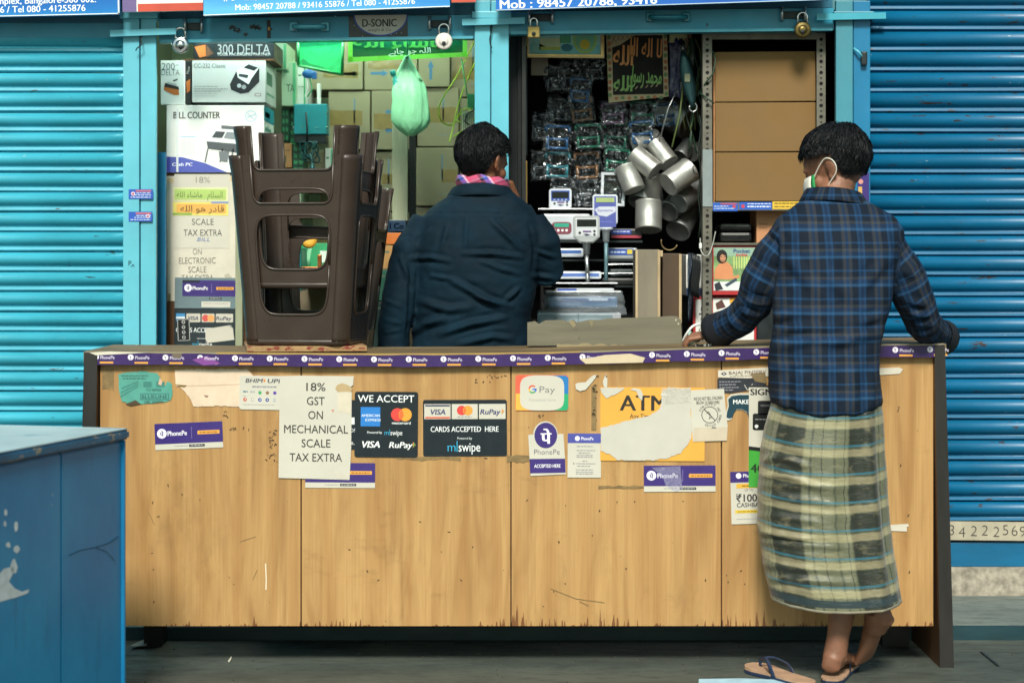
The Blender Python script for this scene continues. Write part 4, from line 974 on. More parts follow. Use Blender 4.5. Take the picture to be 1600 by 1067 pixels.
# blue inner jamb left of the boxes
m = MB(); m.span((W(246, 0, 1.08).x, 1.085, Z_P), (W(260, 0, 1.1).x, 1.10, W(0, 238, 1.08).z), POST_B); m.build('door_jamb', None, 'deep blue inner jamb beside the white product boxes', 'jamb', loc=(W(253, 0, 1.1).x, 1.1, Z_P))
# notices on the cupboard
yn = YB-.022
o, p = sheet('tax_notice', 'long old notice about electronic scale tax, under the white notice in the left bay', 'notice', r1(261, 275, 368, 470), yn, OFFW, -.5)
p.text('ON', 308, 393, 10, '#6c6862', w=14, bold=-.01); p.text('ELECTRONIC', 308, 407, 10, '#5a5752', w=57, bold=-.006); p.text('SCALE', 308, 421, 10, '#5a5752', w=28, bold=-.006); p.text('TAX EXTRA', 308, 434, 10, '#5a5752', w=50, bold=-.006)
p.poly([(350, 430), (356, 427), (362, 434), (352, 440)], '#b0a896', 1); p.rect(262, 278, 272, 286, '#c9b48c', 1); p.rect(358, 276, 367, 284, '#c9b48c', 1); p.rect(262, 458, 266, 470, '#8a7a5a', 1); p.done(o)
o, p = sheet('tax_notice', 'white notice with green and orange calligraphy bands, uppermost in the left bay', 'notice', r1(272, 272, 359, 388), yn-.001, WHITE, .2)
p.text('18%', 317, 281, 10, '#77746e', w=22, bold=-.012)
p.rect(270, 293, 356, 315, M('pale_rainbow_paper', '#cfd0a0', .5)); p.rect(273, 296, 353, 312, '#a6bf6a', 2); p.rect(270, 316, 357, 337, '#d9c86a'); p.rect(276, 319, 353, 333, '#d9a452', 2); p.rect(270, 333, 300, 336, '#7aa84a', 2); p.rect(330, 315, 357, 318, '#7a86b8', 2)
p.text(arabic('السلام'), 336, 304, 10, '#5f6f3a', w=24, l=3); p.text(arabic('ماشاء الله'), 296, 304, 9, '#4a5a34', w=40, l=3)
p.text(arabic('قادر هو الله'), 316, 326, 10, '#4a3418', w=68, l=3)
p.text('SCALE', 317, 346.5, 10, '#4a4844', w=34, bold=-.006); p.text('TAX EXTRA', 317, 363.5, 10.4, '#4a4844', w=60, bold=-.004); p.text('BILL', 319, 374, 6, '#3a62a8', w=20, bold=-.01, shear=.3); p.done(o)
yg = YB-.03
o, p = sheet('plaque', 'grey board with a purple payment banner, below the paper notices', 'sign', r1(273, 434, 371, 482), yg, M('grey_board', '#64787e', .5), .6, thick=.008); banner(p, 285, 438, 369, 470); p.rect(285, 438, 312, 441, '#1c1c30', 5); p.rect(315, 471, 360, 480, '#c9c6bc', 1); p.small(318, 474, 357, '#9a9a94', 1); p.done(o)
o, p = sheet('payment_sign', 'black card payment board behind the counter, with a small label and blank patch', 'sign', r1(272, 483, 370, 548), yg, M('dark_slate_board', '#1f2b30', .45), .4, thick=.008)
p.rect(275, 490, 289, 502, '#3d8abf'); p.rect(275, 495, 289, 498, '#d6dde0', 2)
for a, b in ((291, 313), (315, 335), (337, 364)): p.rrect(a, 490, b, 503.5, 1.5, WHITE)
p.text('VISA', 302, 497, 6.4, '#343a5a', w=17, bold=.02, l=3, shear=.2); p.disc(321, 497, 5.5, '#cf5550', 2, 18); p.disc(329.5, 497, 5.5, '#e0a060', 3, 18); p.text('RuPay', 350, 497, 5.8, '#343a5a', w=24, bold=.015, l=3, shear=.2)
p.text('CARDS ACCEPTED HERE', 275, 515.5, 7.6, '#dfe4e4', 'L', w=88, bold=.02); mswipe(p, 301, 537.5, 6.6); p.line([(308, 529), (322, 529)], .8, '#cccccc')
p.done(o)
o, p = sheet('small_label', 'small black label with four white signs, stuck on the card payment board', 'sticker', r1(277, 498, 297, 533), yg-.0095, BLACKC, -2)
p.line([(278, 499), (296, 499), (296, 532), (278, 532), (278, 499)], .9, '#b8bcbc')
for i, ch in enumerate('3010'): p.ring(287, 503+i*8, 2.6, .8, '#d8dcdc', 1, 10)
p.done(o)
o, p = sheet('paper_scrap', 'blank white paper patch on the card payment board', 'paper', [(321, 514), (360, 508), (364, 513), (366, 531), (324, 536), (321, 530)], yg-.0095, WHITE, 0); p.poly([(356, 508), (361, 508), (364, 514)], '#9a9a98', 1); p.done(o)
# green lit panel, green calligraphy sign
GLOW = M('lit_green_panel', '#2fbf6a', .3, emit=.22, var=.2, scale=14)
GLOWE = M('lit_lime_edge', '#5fb83a', .3, emit=.28, var=.08)
GDARK = M('dark_green_glass', '#0c5f2e', .2, emit=.06)
r = thing('green_light_panel', 'glowing green tilted panel under the raised shutter, left of the green script sign', 'sign', W(500, 92, 1.16))
pts = [(466, 64), (536, 60), (534.5, 117), (466, 103)]; m = MB(); q = [W(a, b, 1.16) for a, b in pts]; m.prism([(v.x, v.z) for v in q], 1.16, 1.175, GLOW); m.build('panel', r)
m = MB()
for (a, b), (c, d) in zip(pts, pts[1:]+pts[:1]): m.tube([W(a, b, 1.157), W(c, d, 1.157)], .006, M('green_frame', '#2a8a4a', .35), 6)
m.build('frame', r)
p = Print(1.159); p.poly([(470, 96), (474, 92), (484, 100), (498, 103), (514, 110), (512, 112), (490, 106), (474, 101)], '#2fa860'); p.done(r)
r = thing('calligraphy_sign', 'lit green sign with lime border and Arabic script, under the raised shutter', 'sign', W(638, 76, 1.14))
m = MB(); q = [W(a, b, 1.14) for a, b in ((545, 44), (730, 44), (729, 88), (545, 96.5))]; m.prism([(v.x, v.z) for v in q], 1.14, 1.16, GDARK); m.build('panel', r)
p = Print(1.1395, (638, 70), 0)
for a in (((544, 44), (551, 44), (551, 97), (544, 97.5)), ((723, 44), (730, 44), (730, 89), (723, 89.5)), ((544, 90), (730, 82), (730, 89), (544, 97.5))): p.poly(a, GLOWE, 1)
p.text(arabic('ماشاء الله'), 626, 62, 26, '#46a83a', w=150, bold=.03, l=2); p.text(arabic('اللہ جو چاہے'), 640, 79.5, 9, '#cfe8c8', w=66, bold=.01, l=2, rot=-2); p.done(r)
# carrier bag
def bag():
    r = thing('carrier_bag', 'translucent pale green carrier bag hanging from the raised shutter', 'bag', W(640, 150, 1.1))
    n = NT('green_film'); n.base(lin('#8fdcab')); n.set(Roughness=.35, Alpha=.90); n.b.inputs['Subsurface Weight'].default_value = .3; n.b.inputs['Subsurface Radius'].default_value = (.02, .03, .02)
    n.bump(n.noise(n.mapping((3, 3, .8)), 18, 5, .6, .8), .6, .01)
    prof = [(89, 2.5, 3), (96, 5, 4), (108, 10, 7), (120, 17, 11), (132, 24, 15), (145, 27, 19), (160, 28, 21), (175, 29, 22), (188, 29.5, 21), (198, 25, 18), (206, 16, 12), (212, 6, 5)]
    cx = [636, 636, 636, 637, 638, 639, 640, 640.5, 641, 642, 642, 641]
    loops = []; N = 40
    for i, ((py, rx, ry), c) in enumerate(zip(prof, cx)):
        L = []
        for k in range(N):
            a = 2*math.pi*k/N; f = 1+.10*math.sin(5*a+i*.25)*(1-i/14)+.05*math.sin(11*a+i*.7)+.03*math.sin(17*a-i)
            v = W(c+rx*f*math.cos(a), py+1.5*math.sin(3*a), 1.1); v.y += ry*S(1.1)*math.sin(a)*f; L.append(v)
        loops.append(L)
    m = MB(); m.loft(loops, n.m); m.build('sack', r)
    m = MB()
    for s_ in (-1, 1):
        L = []
        for i in range(9):
            t = i/8; c = 636+s_*(2+15*t**1.2); py = 88+38*t; w = 2.5+5*t
            L.append([W(c-w, py, 1.085), W(c+w, py, 1.085), W(c+w*.8, py, 1.10), W(c-w*.8, py, 1.10)])
        m.loft(L, n.m)
    m.build('handle', r)
    m = MB(); m.tube([W(636, 62, 1.06), W(637, 74, 1.08), W(635.5, 90, 1.09)], .0035, GREENC, 6); m.tube([W(634, 90, 1.08), W(639, 89, 1.08)], .005, GREENC); m.build('hanging_loop', r)
    m = MB(); X = Matrix.Translation(W(617, 121, 1.09)) @ Matrix.Rotation(R(-25), 4, 'Y')
    m.lathe([(.018, -.06), (.018, -.02), (.008, 0), (.008, .008), (.0105, .008), (.0105, .024), (.009, .026)], M('teal_cap', '#2aa59a', .4), X, 16); m.build('bottle', None, 'small bottle with a teal cap poking out of the green carrier bag', 'bottle', loc=W(617, 121, 1.09))
bag()
# wires by the middle post
m = MB(); YW = M('yellow_green_wire', '#a4c832', .4)
for pts in ([(741, 66), (728, 92), (712, 122), (694, 150), (685, 172), (690, 190), (704, 196), (714, 186), (722, 172), (738, 170)], [(742, 98), (728, 130), (716, 164), (708, 200), (702, 222)], [(742, 186), (726, 202), (708, 214)], [(738, 174), (722, 178), (712, 186), (720, 192)]):
    sm = [Vector(p_) for p_ in pts]; q = []
    for i in range(len(sm)-1):
        for t in np.linspace(0, 1, 5)[:-1]:
            a, b, c, d = sm[max(i-1, 0)], sm[i], sm[i+1], sm[min(i+2, len(sm)-1)]
            q.append(.5*((2*b)+(c-a)*t+(2*a-5*b+4*c-d)*t*t+(3*b-a-3*c+d)*t**3))
    q.append(sm[-1]); m.tube([W(v.x, v.y, 1.30+.03*math.sin(i*.3)) for i, v in enumerate(q)], .0028, YW, 6)
m.build('wire_loops', None, 'loose yellow green wire loops left of the middle post', 'wire', loc=W(712, 150, 1.3))
m = MB(); m.tube([W(721, 92, 1.32), W(725, 118, 1.32), (W(730, 150, 1.32))], .003, GREENC, 6); m.build('green_cable', None, 'short green cable crossing the yellow wires', 'cable', loc=W(725, 120, 1.32))
r = thing('junction_box', 'small green and white junction box against the middle post', 'electrical box', W(736, 170, 1.3))
m = MB(); m.span(W(730, 170, 1.30), W(742, 149, 1.36), GREENC, .003); m.build('cover', r); m = MB(); m.span(W(722, 206, 1.305), W(742, 176, 1.36), M('pale_grille', '#b8c4a8', .5), .002); m.build('base', r)
m = MB()
for i in range(6): m.span(W(723.5+i*3, 204, 1.301), W(724.7+i*3, 178, 1.306), M('grille_line', '#5f6f58', .5))
m.build('grille', r); m = MB(); m.tube([W(742, 172, 1.29), W(730, 178, 1.285), W(726, 190, 1.28), W(734, 196, 1.28)], .003, DARKM, 6); m.build('lead', r)
# wooden prop
m = MB(); m.span((W(614, 0, 1.5).x, 1.45, Z_P), (W(638, 0, 1.5).x, 1.50, W(0, 190, 1.5).z), POSTWOOD, .003); m.build('wooden_prop', None, 'upright weathered wooden prop in front of the carton wall', 'post', loc=(W(626, 0, 1.5).x, 1.47, Z_P))
m = MB(); m.span((W(640, 0, 1.7).x, 1.66, Z_P), (W(650, 0, 1.7).x, 1.72, W(0, 200, 1.7).z), WALL_D); m.build('gap_shade_strip', None, 'thin dark strip standing for the shaded gap beside the weathered wooden prop', 'post', loc=(W(645, 0, 1.7).x, 1.7, Z_P))  # added strip, dark to paint the shaded gap beside the prop
m = MB(); m.span((W(370, 0, 1.2).x, 1.16, Z_P), (W(381, 0, 1.2).x, 1.2, W(0, 275, 1.18).z), POSTWOOD, .002); m.build('wooden_prop', None, 'narrow wooden post between the notices and the stools', 'post', loc=(W(375, 0, 1.2).x, 1.18, Z_P))
# teal meter box and clutter round it
r = thing('meter_box', 'teal metal box with screws and a cable, in the green corner', 'electrical box', W(487, 190, 1.45))
m = MB(); m.span(W(459, 210, 1.45), W(515, 166, 1.56), M('teal_meter_paint', '#1c8a93', .4, .2), .004); m.build('casing', r)
m = MB()
for x, y in ((472, 199), (495, 200), (511, 177), (511, 199), (458, 200)): m.ball(W(x, y, 1.448), .004, CHROME, 1)
m.build('screw', r); m = MB(); m.span(W(460, 224, 1.46), W(512, 211, 1.55), DARKM, .003); m.build('lower_plate', r)
m = MB(); m.tube([W(478, 176, 1.43), W(480, 200, 1.42), W(480, 226, 1.42)], .004, DARKM, 6); m.build('lead', r)
m = MB(); TW = M('teal_wire', '#0f4a4e', .4)
rnd = random.Random(9)
for k in range(5): m.tube([W(484+(9+k)*math.cos(a+k)*(.8+.1*k), 234+(12+k)*math.sin(a)+k, 1.40+.01*k) for a in np.linspace(0, 6.3, 20)], .0032, TW, 5)
m.tube([W(484, 240, 1.4), W(488, 252, 1.4), W(489, 262, 1.4)], .004, TW, 6); m.lathe([(.012, 0), (.010, .02), (.005, .035)], TW, Matrix.Translation(W(488, 270, 1.4)), 10)
m.build('wire_coil', None, 'coil of dark teal wire with a plug hanging below the teal box', 'wire', loc=W(485, 240, 1.4))
r = thing('bulb_holder', 'blue bulb holder with dangling leads above the teal box', 'lamp holder', W(483, 118, 1.5))
m = MB(); m.ball(W(482, 116, 1.5), (.026, .02, .018), M('blue_plastic', '#1f5fa0', .35), 2); m.box(W(491, 118, 1.5), (.02, .02, .03), M('blue_plastic', '#1f5fa0', .35), bev=.004); m.build('cap', r)
m = MB(); m.tube([W(480, 122, 1.5), W(481, 136, 1.5), W(477, 150, 1.49), W(483, 160, 1.49)], .003, WHITEB, 6); m.tube([W(484, 122, 1.5), W(488, 140, 1.49), W(480, 152, 1.48)], .0028, GREENC, 6); m.build('lead', r)
m = MB(); m.span(W(495, 166, 1.46), W(502, 132, 1.5), WHITEB, .003); m.build('white_tube', None, 'short white tube standing on the teal box', 'tube', loc=W(498, 160, 1.48))
# clutter seen through the stool openings and beside the shopkeeper
r = thing('tape_roll', 'yellow tape roll seen through the stool opening', 'tape', W(483, 376, 1.3)); m = MB()
X = Matrix.Translation(W(483, 376, 1.3)) @ Matrix.Rotation(R(78), 4, 'X') @ Matrix.Rotation(R(15), 4, 'Y')
m.lathe([(.012, -.012), (.028, -.012), (.028, .012), (.012, .012)], M('yellow_tape', '#d9a23a', .35), X, 24); m.build('ring', r)
m = MB(); m.span(W(440, 455, 1.34), W(480, 388, 1.55), M('teal_tin', '#1c7a78', .35, .3), .006); m.build('tin_box', None, 'teal tin box seen through the lower stool opening', 'box', loc=W(460, 420, 1.4))
m = MB(); m.span(W(470, 422, 1.28), W(512, 417, 1.36), M('copper_rod', '#b06a3a', .3, .8), .002); m.span(W(496, 418, 1.27), W(503, 398, 1.30), M('copper_rod', '#b06a3a', .3, .8), .002); m.build('copper_strip', None, 'bent copper strip inside the stool opening', 'metal strip', loc=W(490, 420, 1.3))
for lab, x0, y0, x1, y1, mt in (('navy box with pale lettering left of the shopkeeper\'s arm', 596, 344, 634, 362, M('navy_card', '#14304a', .4)), ('orange box under the navy box', 598, 364, 630, 382, ORANGE), ('small kraft box left of the shopkeeper\'s arm', 592, 384, 640, 420, M('warm_kraft', '#a87f4a', .7)), ('green crate low beside the shopkeeper\'s sleeve', 585, 422, 640, 470, M('green_crate', '#1f5a48', .5)), ('dark crate at counter height beside the shopkeeper\'s sleeve', 580, 472, 640, 560, M('dark_crate', '#1f3a38', .5))):
    o, p = carton(lab, x0, y0, x1, y1, 1.18, .25, mt, 'small_box', 'small boxes beside the shopkeeper')
    if 'navy' in lab: p.text('l Co', 609, 353, 9, '#d8dde2', 'L', w=22, bold=.02)
    elif mt is ORANGE: p.poly([(602, 372), (610, 368), (618, 374), (610, 379)], '#e0a050')
    else: p.rect(x0+6, y0+8, x0+16, y0+11, '#5a6a58')
    p.done(o)
slab('lower_cupboard', (W(572, 0, 1.2).x, 1.18, Z_P), (W(642, 0, 1.2).x, 1.43, W(0, 561, 1.18).z), BROWNWOOD)

# ------------------------------------------------------------------ stools, upside down on the counter
def stool(label, loc, rz, group, H=.575, w0=.166, w1=.218, h0=.15, h1=.675, c0=.745, cut=.82, hw_=.82):
    r = thing('plastic_stool', label, 'stool', loc, rz, group)
    T = Matrix.Translation(loc) @ Matrix.Rotation(rz, 4, 'Z')
    rc, th = .050, .007
    w = lambda t: w0+(w1-w0)*t
    cv = bpy.data.curves.new('outline', 'CURVE'); cv.dimensions = '2D'; cv.fill_mode = 'BOTH'; cv.extrude = .5
    def spl(pts):
        s = cv.splines.new('POLY'); s.points.add(len(pts)-1)
        for q, (x, y) in zip(s.points, pts): q.co = (x, y, 0, 1)
        s.use_cyclic_u = True
    rnd_ = [(-cut+.16*(1-math.cos(R(a))), c0+.055*(1-math.sin(R(a)))) for a in range(0, 91, 15)]
    top = [(-cut, 1)]+rnd_+[(-x, y) for x, y in reversed(rnd_)]+[(cut, 1)]
    spl([(-1, 0), (1, 0), (1, 1)]+top[::-1]+[(-1, 1)])
    hm = (h0+h1)/2; hole = [(hw_*math.copysign(abs(math.cos(R(a)))**.32, math.cos(R(a))), hm+(h1-h0)/2*math.copysign(abs(math.sin(R(a)))**.38, math.sin(R(a)))) for a in range(0, 360, 8)]
    spl(hole)
    oc = bpy.data.objects.new('outline', cv); COL.objects.link(oc); me = bpy.data.meshes.new_from_object(oc)
    vs = [v.co.copy() for v in me.vertices]; fs = [tuple(p_.vertices) for p_ in me.polygons]
    bpy.data.objects.remove(oc); bpy.data.curves.remove(cv); bpy.data.meshes.remove(me)
    for k in range(4):
        Q = T @ Matrix.Rotation(math.pi/2*k, 4, 'Z'); m = MB()
        m.add([(v.x*(w(v.y)-rc+.002), -(w(v.y)-th/2-.0015)-v.z*th, v.y*H) for v in vs], fs, PLASTIC, Q)
        o = m.build('side_panel', r)
        # moulded rims round the openings
        rim = MB(); f = lambda x, t, d=0: Q @ Vector((x*(w(t)-rc), -(w(t)-.001)-d, t*H))
        rim.tube([f(x*1.03, hm+(t-hm)*1.02) for x, t in hole]+[f(hole[0][0]*1.03, hm)], .0042, PLASTIC, 6); rim.tube([f(x*1.02, t-.004) for x, t in top], .0042, PLASTIC, 6); rim.build('rim', o)
        m = MB(); loops = []
        for t in (0, .02, .15, .3, .45, .6, .75, .9, .975, 1.0):
            c = w(t)-rc; L = []; lip = .004 if t in (.975, 1.0) else 0
            for a in np.linspace(0, math.pi/2, 8): L.append(Q @ Vector((c+(rc+lip)*math.sin(a), -c-(rc+lip)*math.cos(a), t*H)))
            for a in np.linspace(math.pi/2, 0, 8): L.append(Q @ Vector((c+(rc-th)*math.sin(a), -c-(rc-th)*math.cos(a), t*H)))
            loops.append(L)
        m.loft(loops, PLASTIC); m.build('leg', r)
        # cross rib inside
    m = MB(); L0 = []
    for z in (-.012, -.002, .006):
        c = w(0)-rc*1.0; L = []
        for k in range(4):
            for a in np.linspace(0, math.pi/2, 6):
                an = math.pi/2*k; v = Vector((c+(rc-.003*(z < -.005))*math.sin(a), -c-(rc-.003*(z < -.005))*math.cos(a), z)); L.append(T @ (Matrix.Rotation(an, 3, 'Z') @ v))
        L0.append(L)
    m.loft(L0, PLASTIC); m.build('seat', r)
    return r
SG = 'upturned brown plastic stools stacked on the counter'
c = W(478, 540, .215); zt = W(0, 540.5, .03).z
s0 = stool('front upturned brown plastic stool on the wooden board, left of the shopkeeper', (c.x+.006, .215, zt+.012), R(-8), SG, w1=.208)
s1_ = stool('brown plastic stool nested inside the front one, its leg tips rising above', (c.x+.006, .215, zt+.188), R(-8), SG, .49, .164, .196, .10, .60, .725, .90, .86)
c2 = W(498, 540, .66)
s2_ = dup(s0, 'rear upturned dark stool whose leg shows right of the front ones', SG); s2_.location = (c2.x, .665, zt-.055); s2_.rotation_euler = (0, R(2.5), R(-4))
m = MB(); m.span((c2.x-.2, .47, Z_P), (c2.x+.2, .86, zt-.068), BROWNWOOD); m.build('low_cabinet', None, 'low wooden cabinet behind the counter carrying the rear stools', 'cabinet', loc=(c2.x, .665, Z_P))
m = MB(); WB = M('worn_board', '#9a7a52', .7, var=.2, scale=20, chips=('#7a3424', .55, 30, (1, 1, 2)), bump=.3)
zb = zt
m.box((c.x-.005, .21, (zb+W(0, 550, 0).z)/2-.001), (.37, .36, zb-W(0, 550, 0).z), WB, Matrix.Rotation(R(9), 3, 'Z'), .003); m.build('wooden_board', None, 'worn wooden board under the upturned stools', 'board', loc=(c.x, .21, zb-.02))
# ------------------------------------------------------------------ the right bay
# panelled partition beside the middle post, with two framed pictures hung on it
r = thing('partition_board', 'dark partition running back from the middle post', 'partition', (.035, 1.5, Z_P))
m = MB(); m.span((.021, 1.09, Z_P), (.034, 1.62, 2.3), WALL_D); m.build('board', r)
m = MB(); m.span((.036, 1.07, Z_P), (.05, 1.10, 2.3), BLACKC); m.build('edge_batten', r)
for lab, z0, z1, y0, y1 in (('upper dark framed picture on the partition, seen edge on', 1.62, 2.02, 1.16, 1.45), ('lower gold edged framed picture on the partition, seen edge on', 1.36, 1.60, 1.15, 1.5)):
    r = thing('framed_picture', lab, 'picture', (.05, (y0+y1)/2, z0))
    m = MB(); m.span((.036, y0+.02, z0+.02), (.046, y1-.02, z1-.02), M('dim_print', '#4a5a60', .25)); m.build('print', r)
    fm = M('gold_frame', '#a8854a', .35, .5) if 'gold' in lab else DARKM; m = MB()
    for a, b in (((.036, y0, z0), (.056, y0+.022, z1)), ((.036, y1-.022, z0), (.056, y1, z1)), ((.036, y0+.023, z0), (.055, y1-.023, z0+.022)), ((.036, y0+.023, z1-.022), (.055, y1-.023, z1))): m.span(a, b, fm, .003)
    m.build('frame', r)
def framed(name, label, cat, pts, y, paper, frame_mat, fw, draw, tilt=0.):
    x0, y0, x1, y1 = pts; r = thing(name, label, cat, W((x0+x1)/2, (y0+y1)/2, y)); pv = ((x0+x1)/2, (y0+y1)/2); p = Print(y-.0005, pv, tilt)
    m = MB(); q = [p.w(a, b, 0) for a, b in rect_pts(x0, y0, x1, y1)]; m.prism([(v.x, v.z) for v in q], y, y+.008, paper); m.build('picture', r)
    if fw:
        m = MB()
        for a, b, c, d in ((x0-fw, y0-fw, x1+fw, y0), (x0-fw, y1, x1+fw, y1+fw), (x0-fw, y0, x0, y1), (x1, y0, x1+fw, y1)):
            q = [p.w(*e, 0) for e in rect_pts(a, b, c, d)]; m.prism([(v.x, v.z) for v in q], y-.012, y+.008, frame_mat)
        for a, b, c, d in ((x0-fw*.45, y0-fw*.45, x1+fw*.45, y0), (x0-fw*.45, y1, x1+fw*.45, y1+fw*.45), (x0-fw*.45, y0, x0, y1), (x1, y0, x1+fw*.45, y1)):
            q = [p.w(*e, 0) for e in rect_pts(a, b, c, d)]; m.prism([(v.x, v.z) for v in q], y-.015, y-.0125, M('bright_gold', '#d0b070', .3, .4))
        m.build('frame', r)
    draw(p); p.done(r); return r
GOLD = M('gilt_frame', '#b8a070', .35, .4)
def dr(p):
    p.rect(828, 20, 938, 85, '#a4e4e0'); p.rect(828, 70, 938, 85, '#7fd0d8', 1.5); p.poly([(832, 66), (846, 70), (858, 78), (832, 84)], '#8fd0c8', 2); p.rect(843, 60, 876, 79, '#cfe2b4', 2); p.rect(845, 74, 876, 79, '#b8c860', 2.5)
    p.disc(886, 75, 9, '#2f7f94', 3, 16, 6); p.rect(875, 54, 892, 68, '#5fb48a', 2); p.disc(914, 62, 19, '#a8cf70', 2, 24, 22); p.disc(914, 62, 15.5, '#7fc4a0', 3, 24, 18); p.disc(914, 70, 8, '#d8c440', 4, 16, 8)
r = framed('framed_picture', 'gilt framed blue and green picture at the top of the right bay', 'picture', (826, 20, 939, 86), 1.22, WHITEB, GOLD, 5, dr, .5)
# calligraphy hanging
CB = M('black_cloth', '#15120f', .8, var=.2); CREAM = M('cream_cloth', '#b5a684', .8, var=.12, scale=40)
def dr(p):
    p.rect(957, 56, 1036, 148, CB, 1)
    rnd = random.Random(5)
    for i in range(10):
        for x in (952.5, 1040): p.disc(x+rnd.uniform(-.6, .6), 58+i*10, 3.0, ('#5a7a48', '#a8623a', '#7a4a30')[i % 3], 1.6, 8, 3.6)
    for i in range(8): p.disc(962+i*10, 153+rnd.uniform(-.6, .6), 3.2, ('#a8623a', '#5a7a48')[i % 2], 1.6, 8, 2.6)
    p.poly([(956, 52), (1000, 52), (985, 60), (970, 70), (957, 74)], CREAM, 2)
    for i in range(6): p.line([(957+i*7, 54), (963+i*7, 66-i*1.6)], .8, '#5a4a34', 3); p.line([(963+i*7, 54), (957+i*7, 67-i*1.8)], .8, '#5a4a34', 3)
    p.text(arabic('لا اله الا'), 1010, 75, 30, '#d08a4a', w=50, bold=.02, rot=4); p.text(arabic('الله'), 974, 86, 32, '#d08a4a', w=32, bold=.03, rot=4)
    p.text(arabic('محمد رسول'), 1008, 117, 27, '#7fae5a', w=52, bold=.025, rot=6); p.text(arabic('الله'), 973, 130, 25, '#7fae5a', w=30, bold=.03, rot=4)
    for i in range(9): p.line([(960+i*8, 142-i*.7), (964+i*8, 138-i*.7)], 1, '#c9b890', 2)
r = thing('calligraphy_hanging', 'black cloth with orange and green Arabic calligraphy in a floral border', 'hanging', W(995, 105, 1.26))
p = Print(1.26-.0005, (995, 105), -1.2); m = MB(); q = [p.w(a, b, 0) for a, b in ((948, 40), (1043, 40), (1044, 152), (950, 160))]; m.prism([(v.x, v.z) for v in q], 1.26, 1.266, CREAM); m.build('cloth', r); dr(p); p.done(r)
# weighing pan frames wrapped in film, hung in columns
CRG = 'film wrapped scale frames hanging on the dark wall'
def cradle(label, px, py, w, h, y, col, rot):
    r = thing('wrapped_frame', label, 'scale frame', W(px, py, y), 0, CRG); fm = M('lacquer_'+col.lstrip('#'), LAC[col], .22, .1, spec=.9)
    m = MB(); c, s_ = math.cos(R(rot)), math.sin(R(rot)); Q = lambda a, b, d=0: W(px+a*c-b*s_, py+a*s_+b*c, y+d); bar = .0062
    for d in (0, .09):
        for pts in (((-w/2, -h/2), (w/2, -h/2)), ((-w/2, -h/2), (-w/2, -h*.28)), ((w/2, -h/2), (w/2, -h*.28)), ((-w*.42, h*.05), (w*.42, h*.05)), ((-w*.42, -h*.05), (-w*.42, h/2)), ((w*.42, -h*.05), (w*.42, h/2)), ((-w*.42, h*.44), (w*.42, h*.44))):
            m.tube([Q(*a, d) for a in pts], bar, fm, 6)
    for a, b in ((-w*.42, h*.05), (w*.42, h*.05), (-w*.42, h*.44), (w*.42, h*.44)): m.tube([Q(a, b, 0), Q(a, b, .09)], bar, fm, 6)
    m.build('frame', r)
    m = MB(); b = bmesh.new(); bmesh.ops.create_cube(b, size=1); bmesh.ops.subdivide_edges(b, edges=b.edges[:], cuts=9, use_grid_fill=True)
    k = S(y); rnd = random.Random(px*13+py)
    off = Vector((rnd.random()*9, rnd.random()*9, 0))
    for v in b.verts:
        n_ = mnoise.noise(v.co*4.2+off)*.10+mnoise.noise(v.co*10+off)*.06; f = 1+n_; v.co = Vector((v.co.x*f*(w*1.22)*k, v.co.y*f*.15, v.co.z*f*(h*1.16)*k))
    cen = W(px, py, y+.045); m.bm(b, FILM, Matrix.Translation(cen) @ Matrix.Rotation(R(rot), 4, 'Y'), False); m.build('film', r)
LAC = {'#14344e': '#174a78', '#4a3524': '#6a4a2c', '#173f36': '#175c4a', '#1a4a55': '#1d6674', '#3a2438': '#4f3450', '#26262a': '#2a2e34'}
names = {'#14344e': 'navy', '#4a3524': 'brown', '#173f36': 'dark green', '#1a4a55': 'teal', '#3a2438': 'plum', '#26262a': 'black'}
spots = [(868, 124, 30, 36, '#26262a', -3), (906, 142, 30, 36, '#14344e', 4), (893, 108, 30, 34, '#26262a', 4), (928, 108, 28, 34, '#26262a', -3),
         (872, 172, 30, 32, '#26262a', 6), (908, 172, 33, 36, '#4a3524', -8), (958, 178, 34, 32, '#3a2438', -3), (1004, 178, 36, 36, '#173f36', 3), (1040, 180, 30, 34, '#14344e', -4),
         (871, 216, 36, 36, '#14344e', 2), (919, 214, 38, 36, '#173f36', -2), (962, 213, 37, 38, '#173f36', 4), (1003, 208, 34, 34, '#14344e', -5),
         (871, 259, 36, 38, '#1a4a55', 2), (917, 260, 36, 40, '#4a3524', -3), (964, 252, 36, 34, '#173f36', 5), (878, 292, 30, 26, '#26262a', 2), (916, 302, 34, 36, '#26262a', -6), (955, 300, 34, 36, '#26262a', 3),
         (848, 200, 28, 40, '#26262a', 0), (846, 260, 28, 40, '#26262a', 0)]
rows = ['top', 'second', 'third', 'fourth', 'fifth']
for i, (px, py, w, h, col, rot) in enumerate(spots):
    row = rows[0 if py < 150 else 1 if py < 195 else 2 if py < 235 else 3 if py < 280 else 4]
    nx = 'by the partition' if px < 860 else 'left column' if px < 885 else 'second column' if px < 940 else 'third column' if px < 985 else 'right column' if px < 1020 else 'far right'
    cradle(f'{names[col]} film wrapped scale frame, {row} row, {nx} of the dark wall' + (', hung higher' if (px, py) in ((893, 108), (928, 108)) else '') + (', leftward' if (px, py) == (893, 108) else ''), px, py, w, h, 1.30+.03*(i % 3), col, rot)
m = MB()
for x in (872, 908, 960, 1003): m.tube([W(x, 60, 1.43), W(x+1, 330, 1.43)], .003, DARKM, 5)
m.build('strung_line', None, 'dark cords on which the wrapped frames hang', 'cord', loc=W(930, 60, 1.6))
m = MB(); m.span(W(830, 118, 1.30), W(856, 88, 1.31), M('stained_card', '#7d7668', .7)); m.build('card_flap', None, 'grey card flap under the gilt picture\'s left corner', 'card', loc=W(843, 100, 1.3))
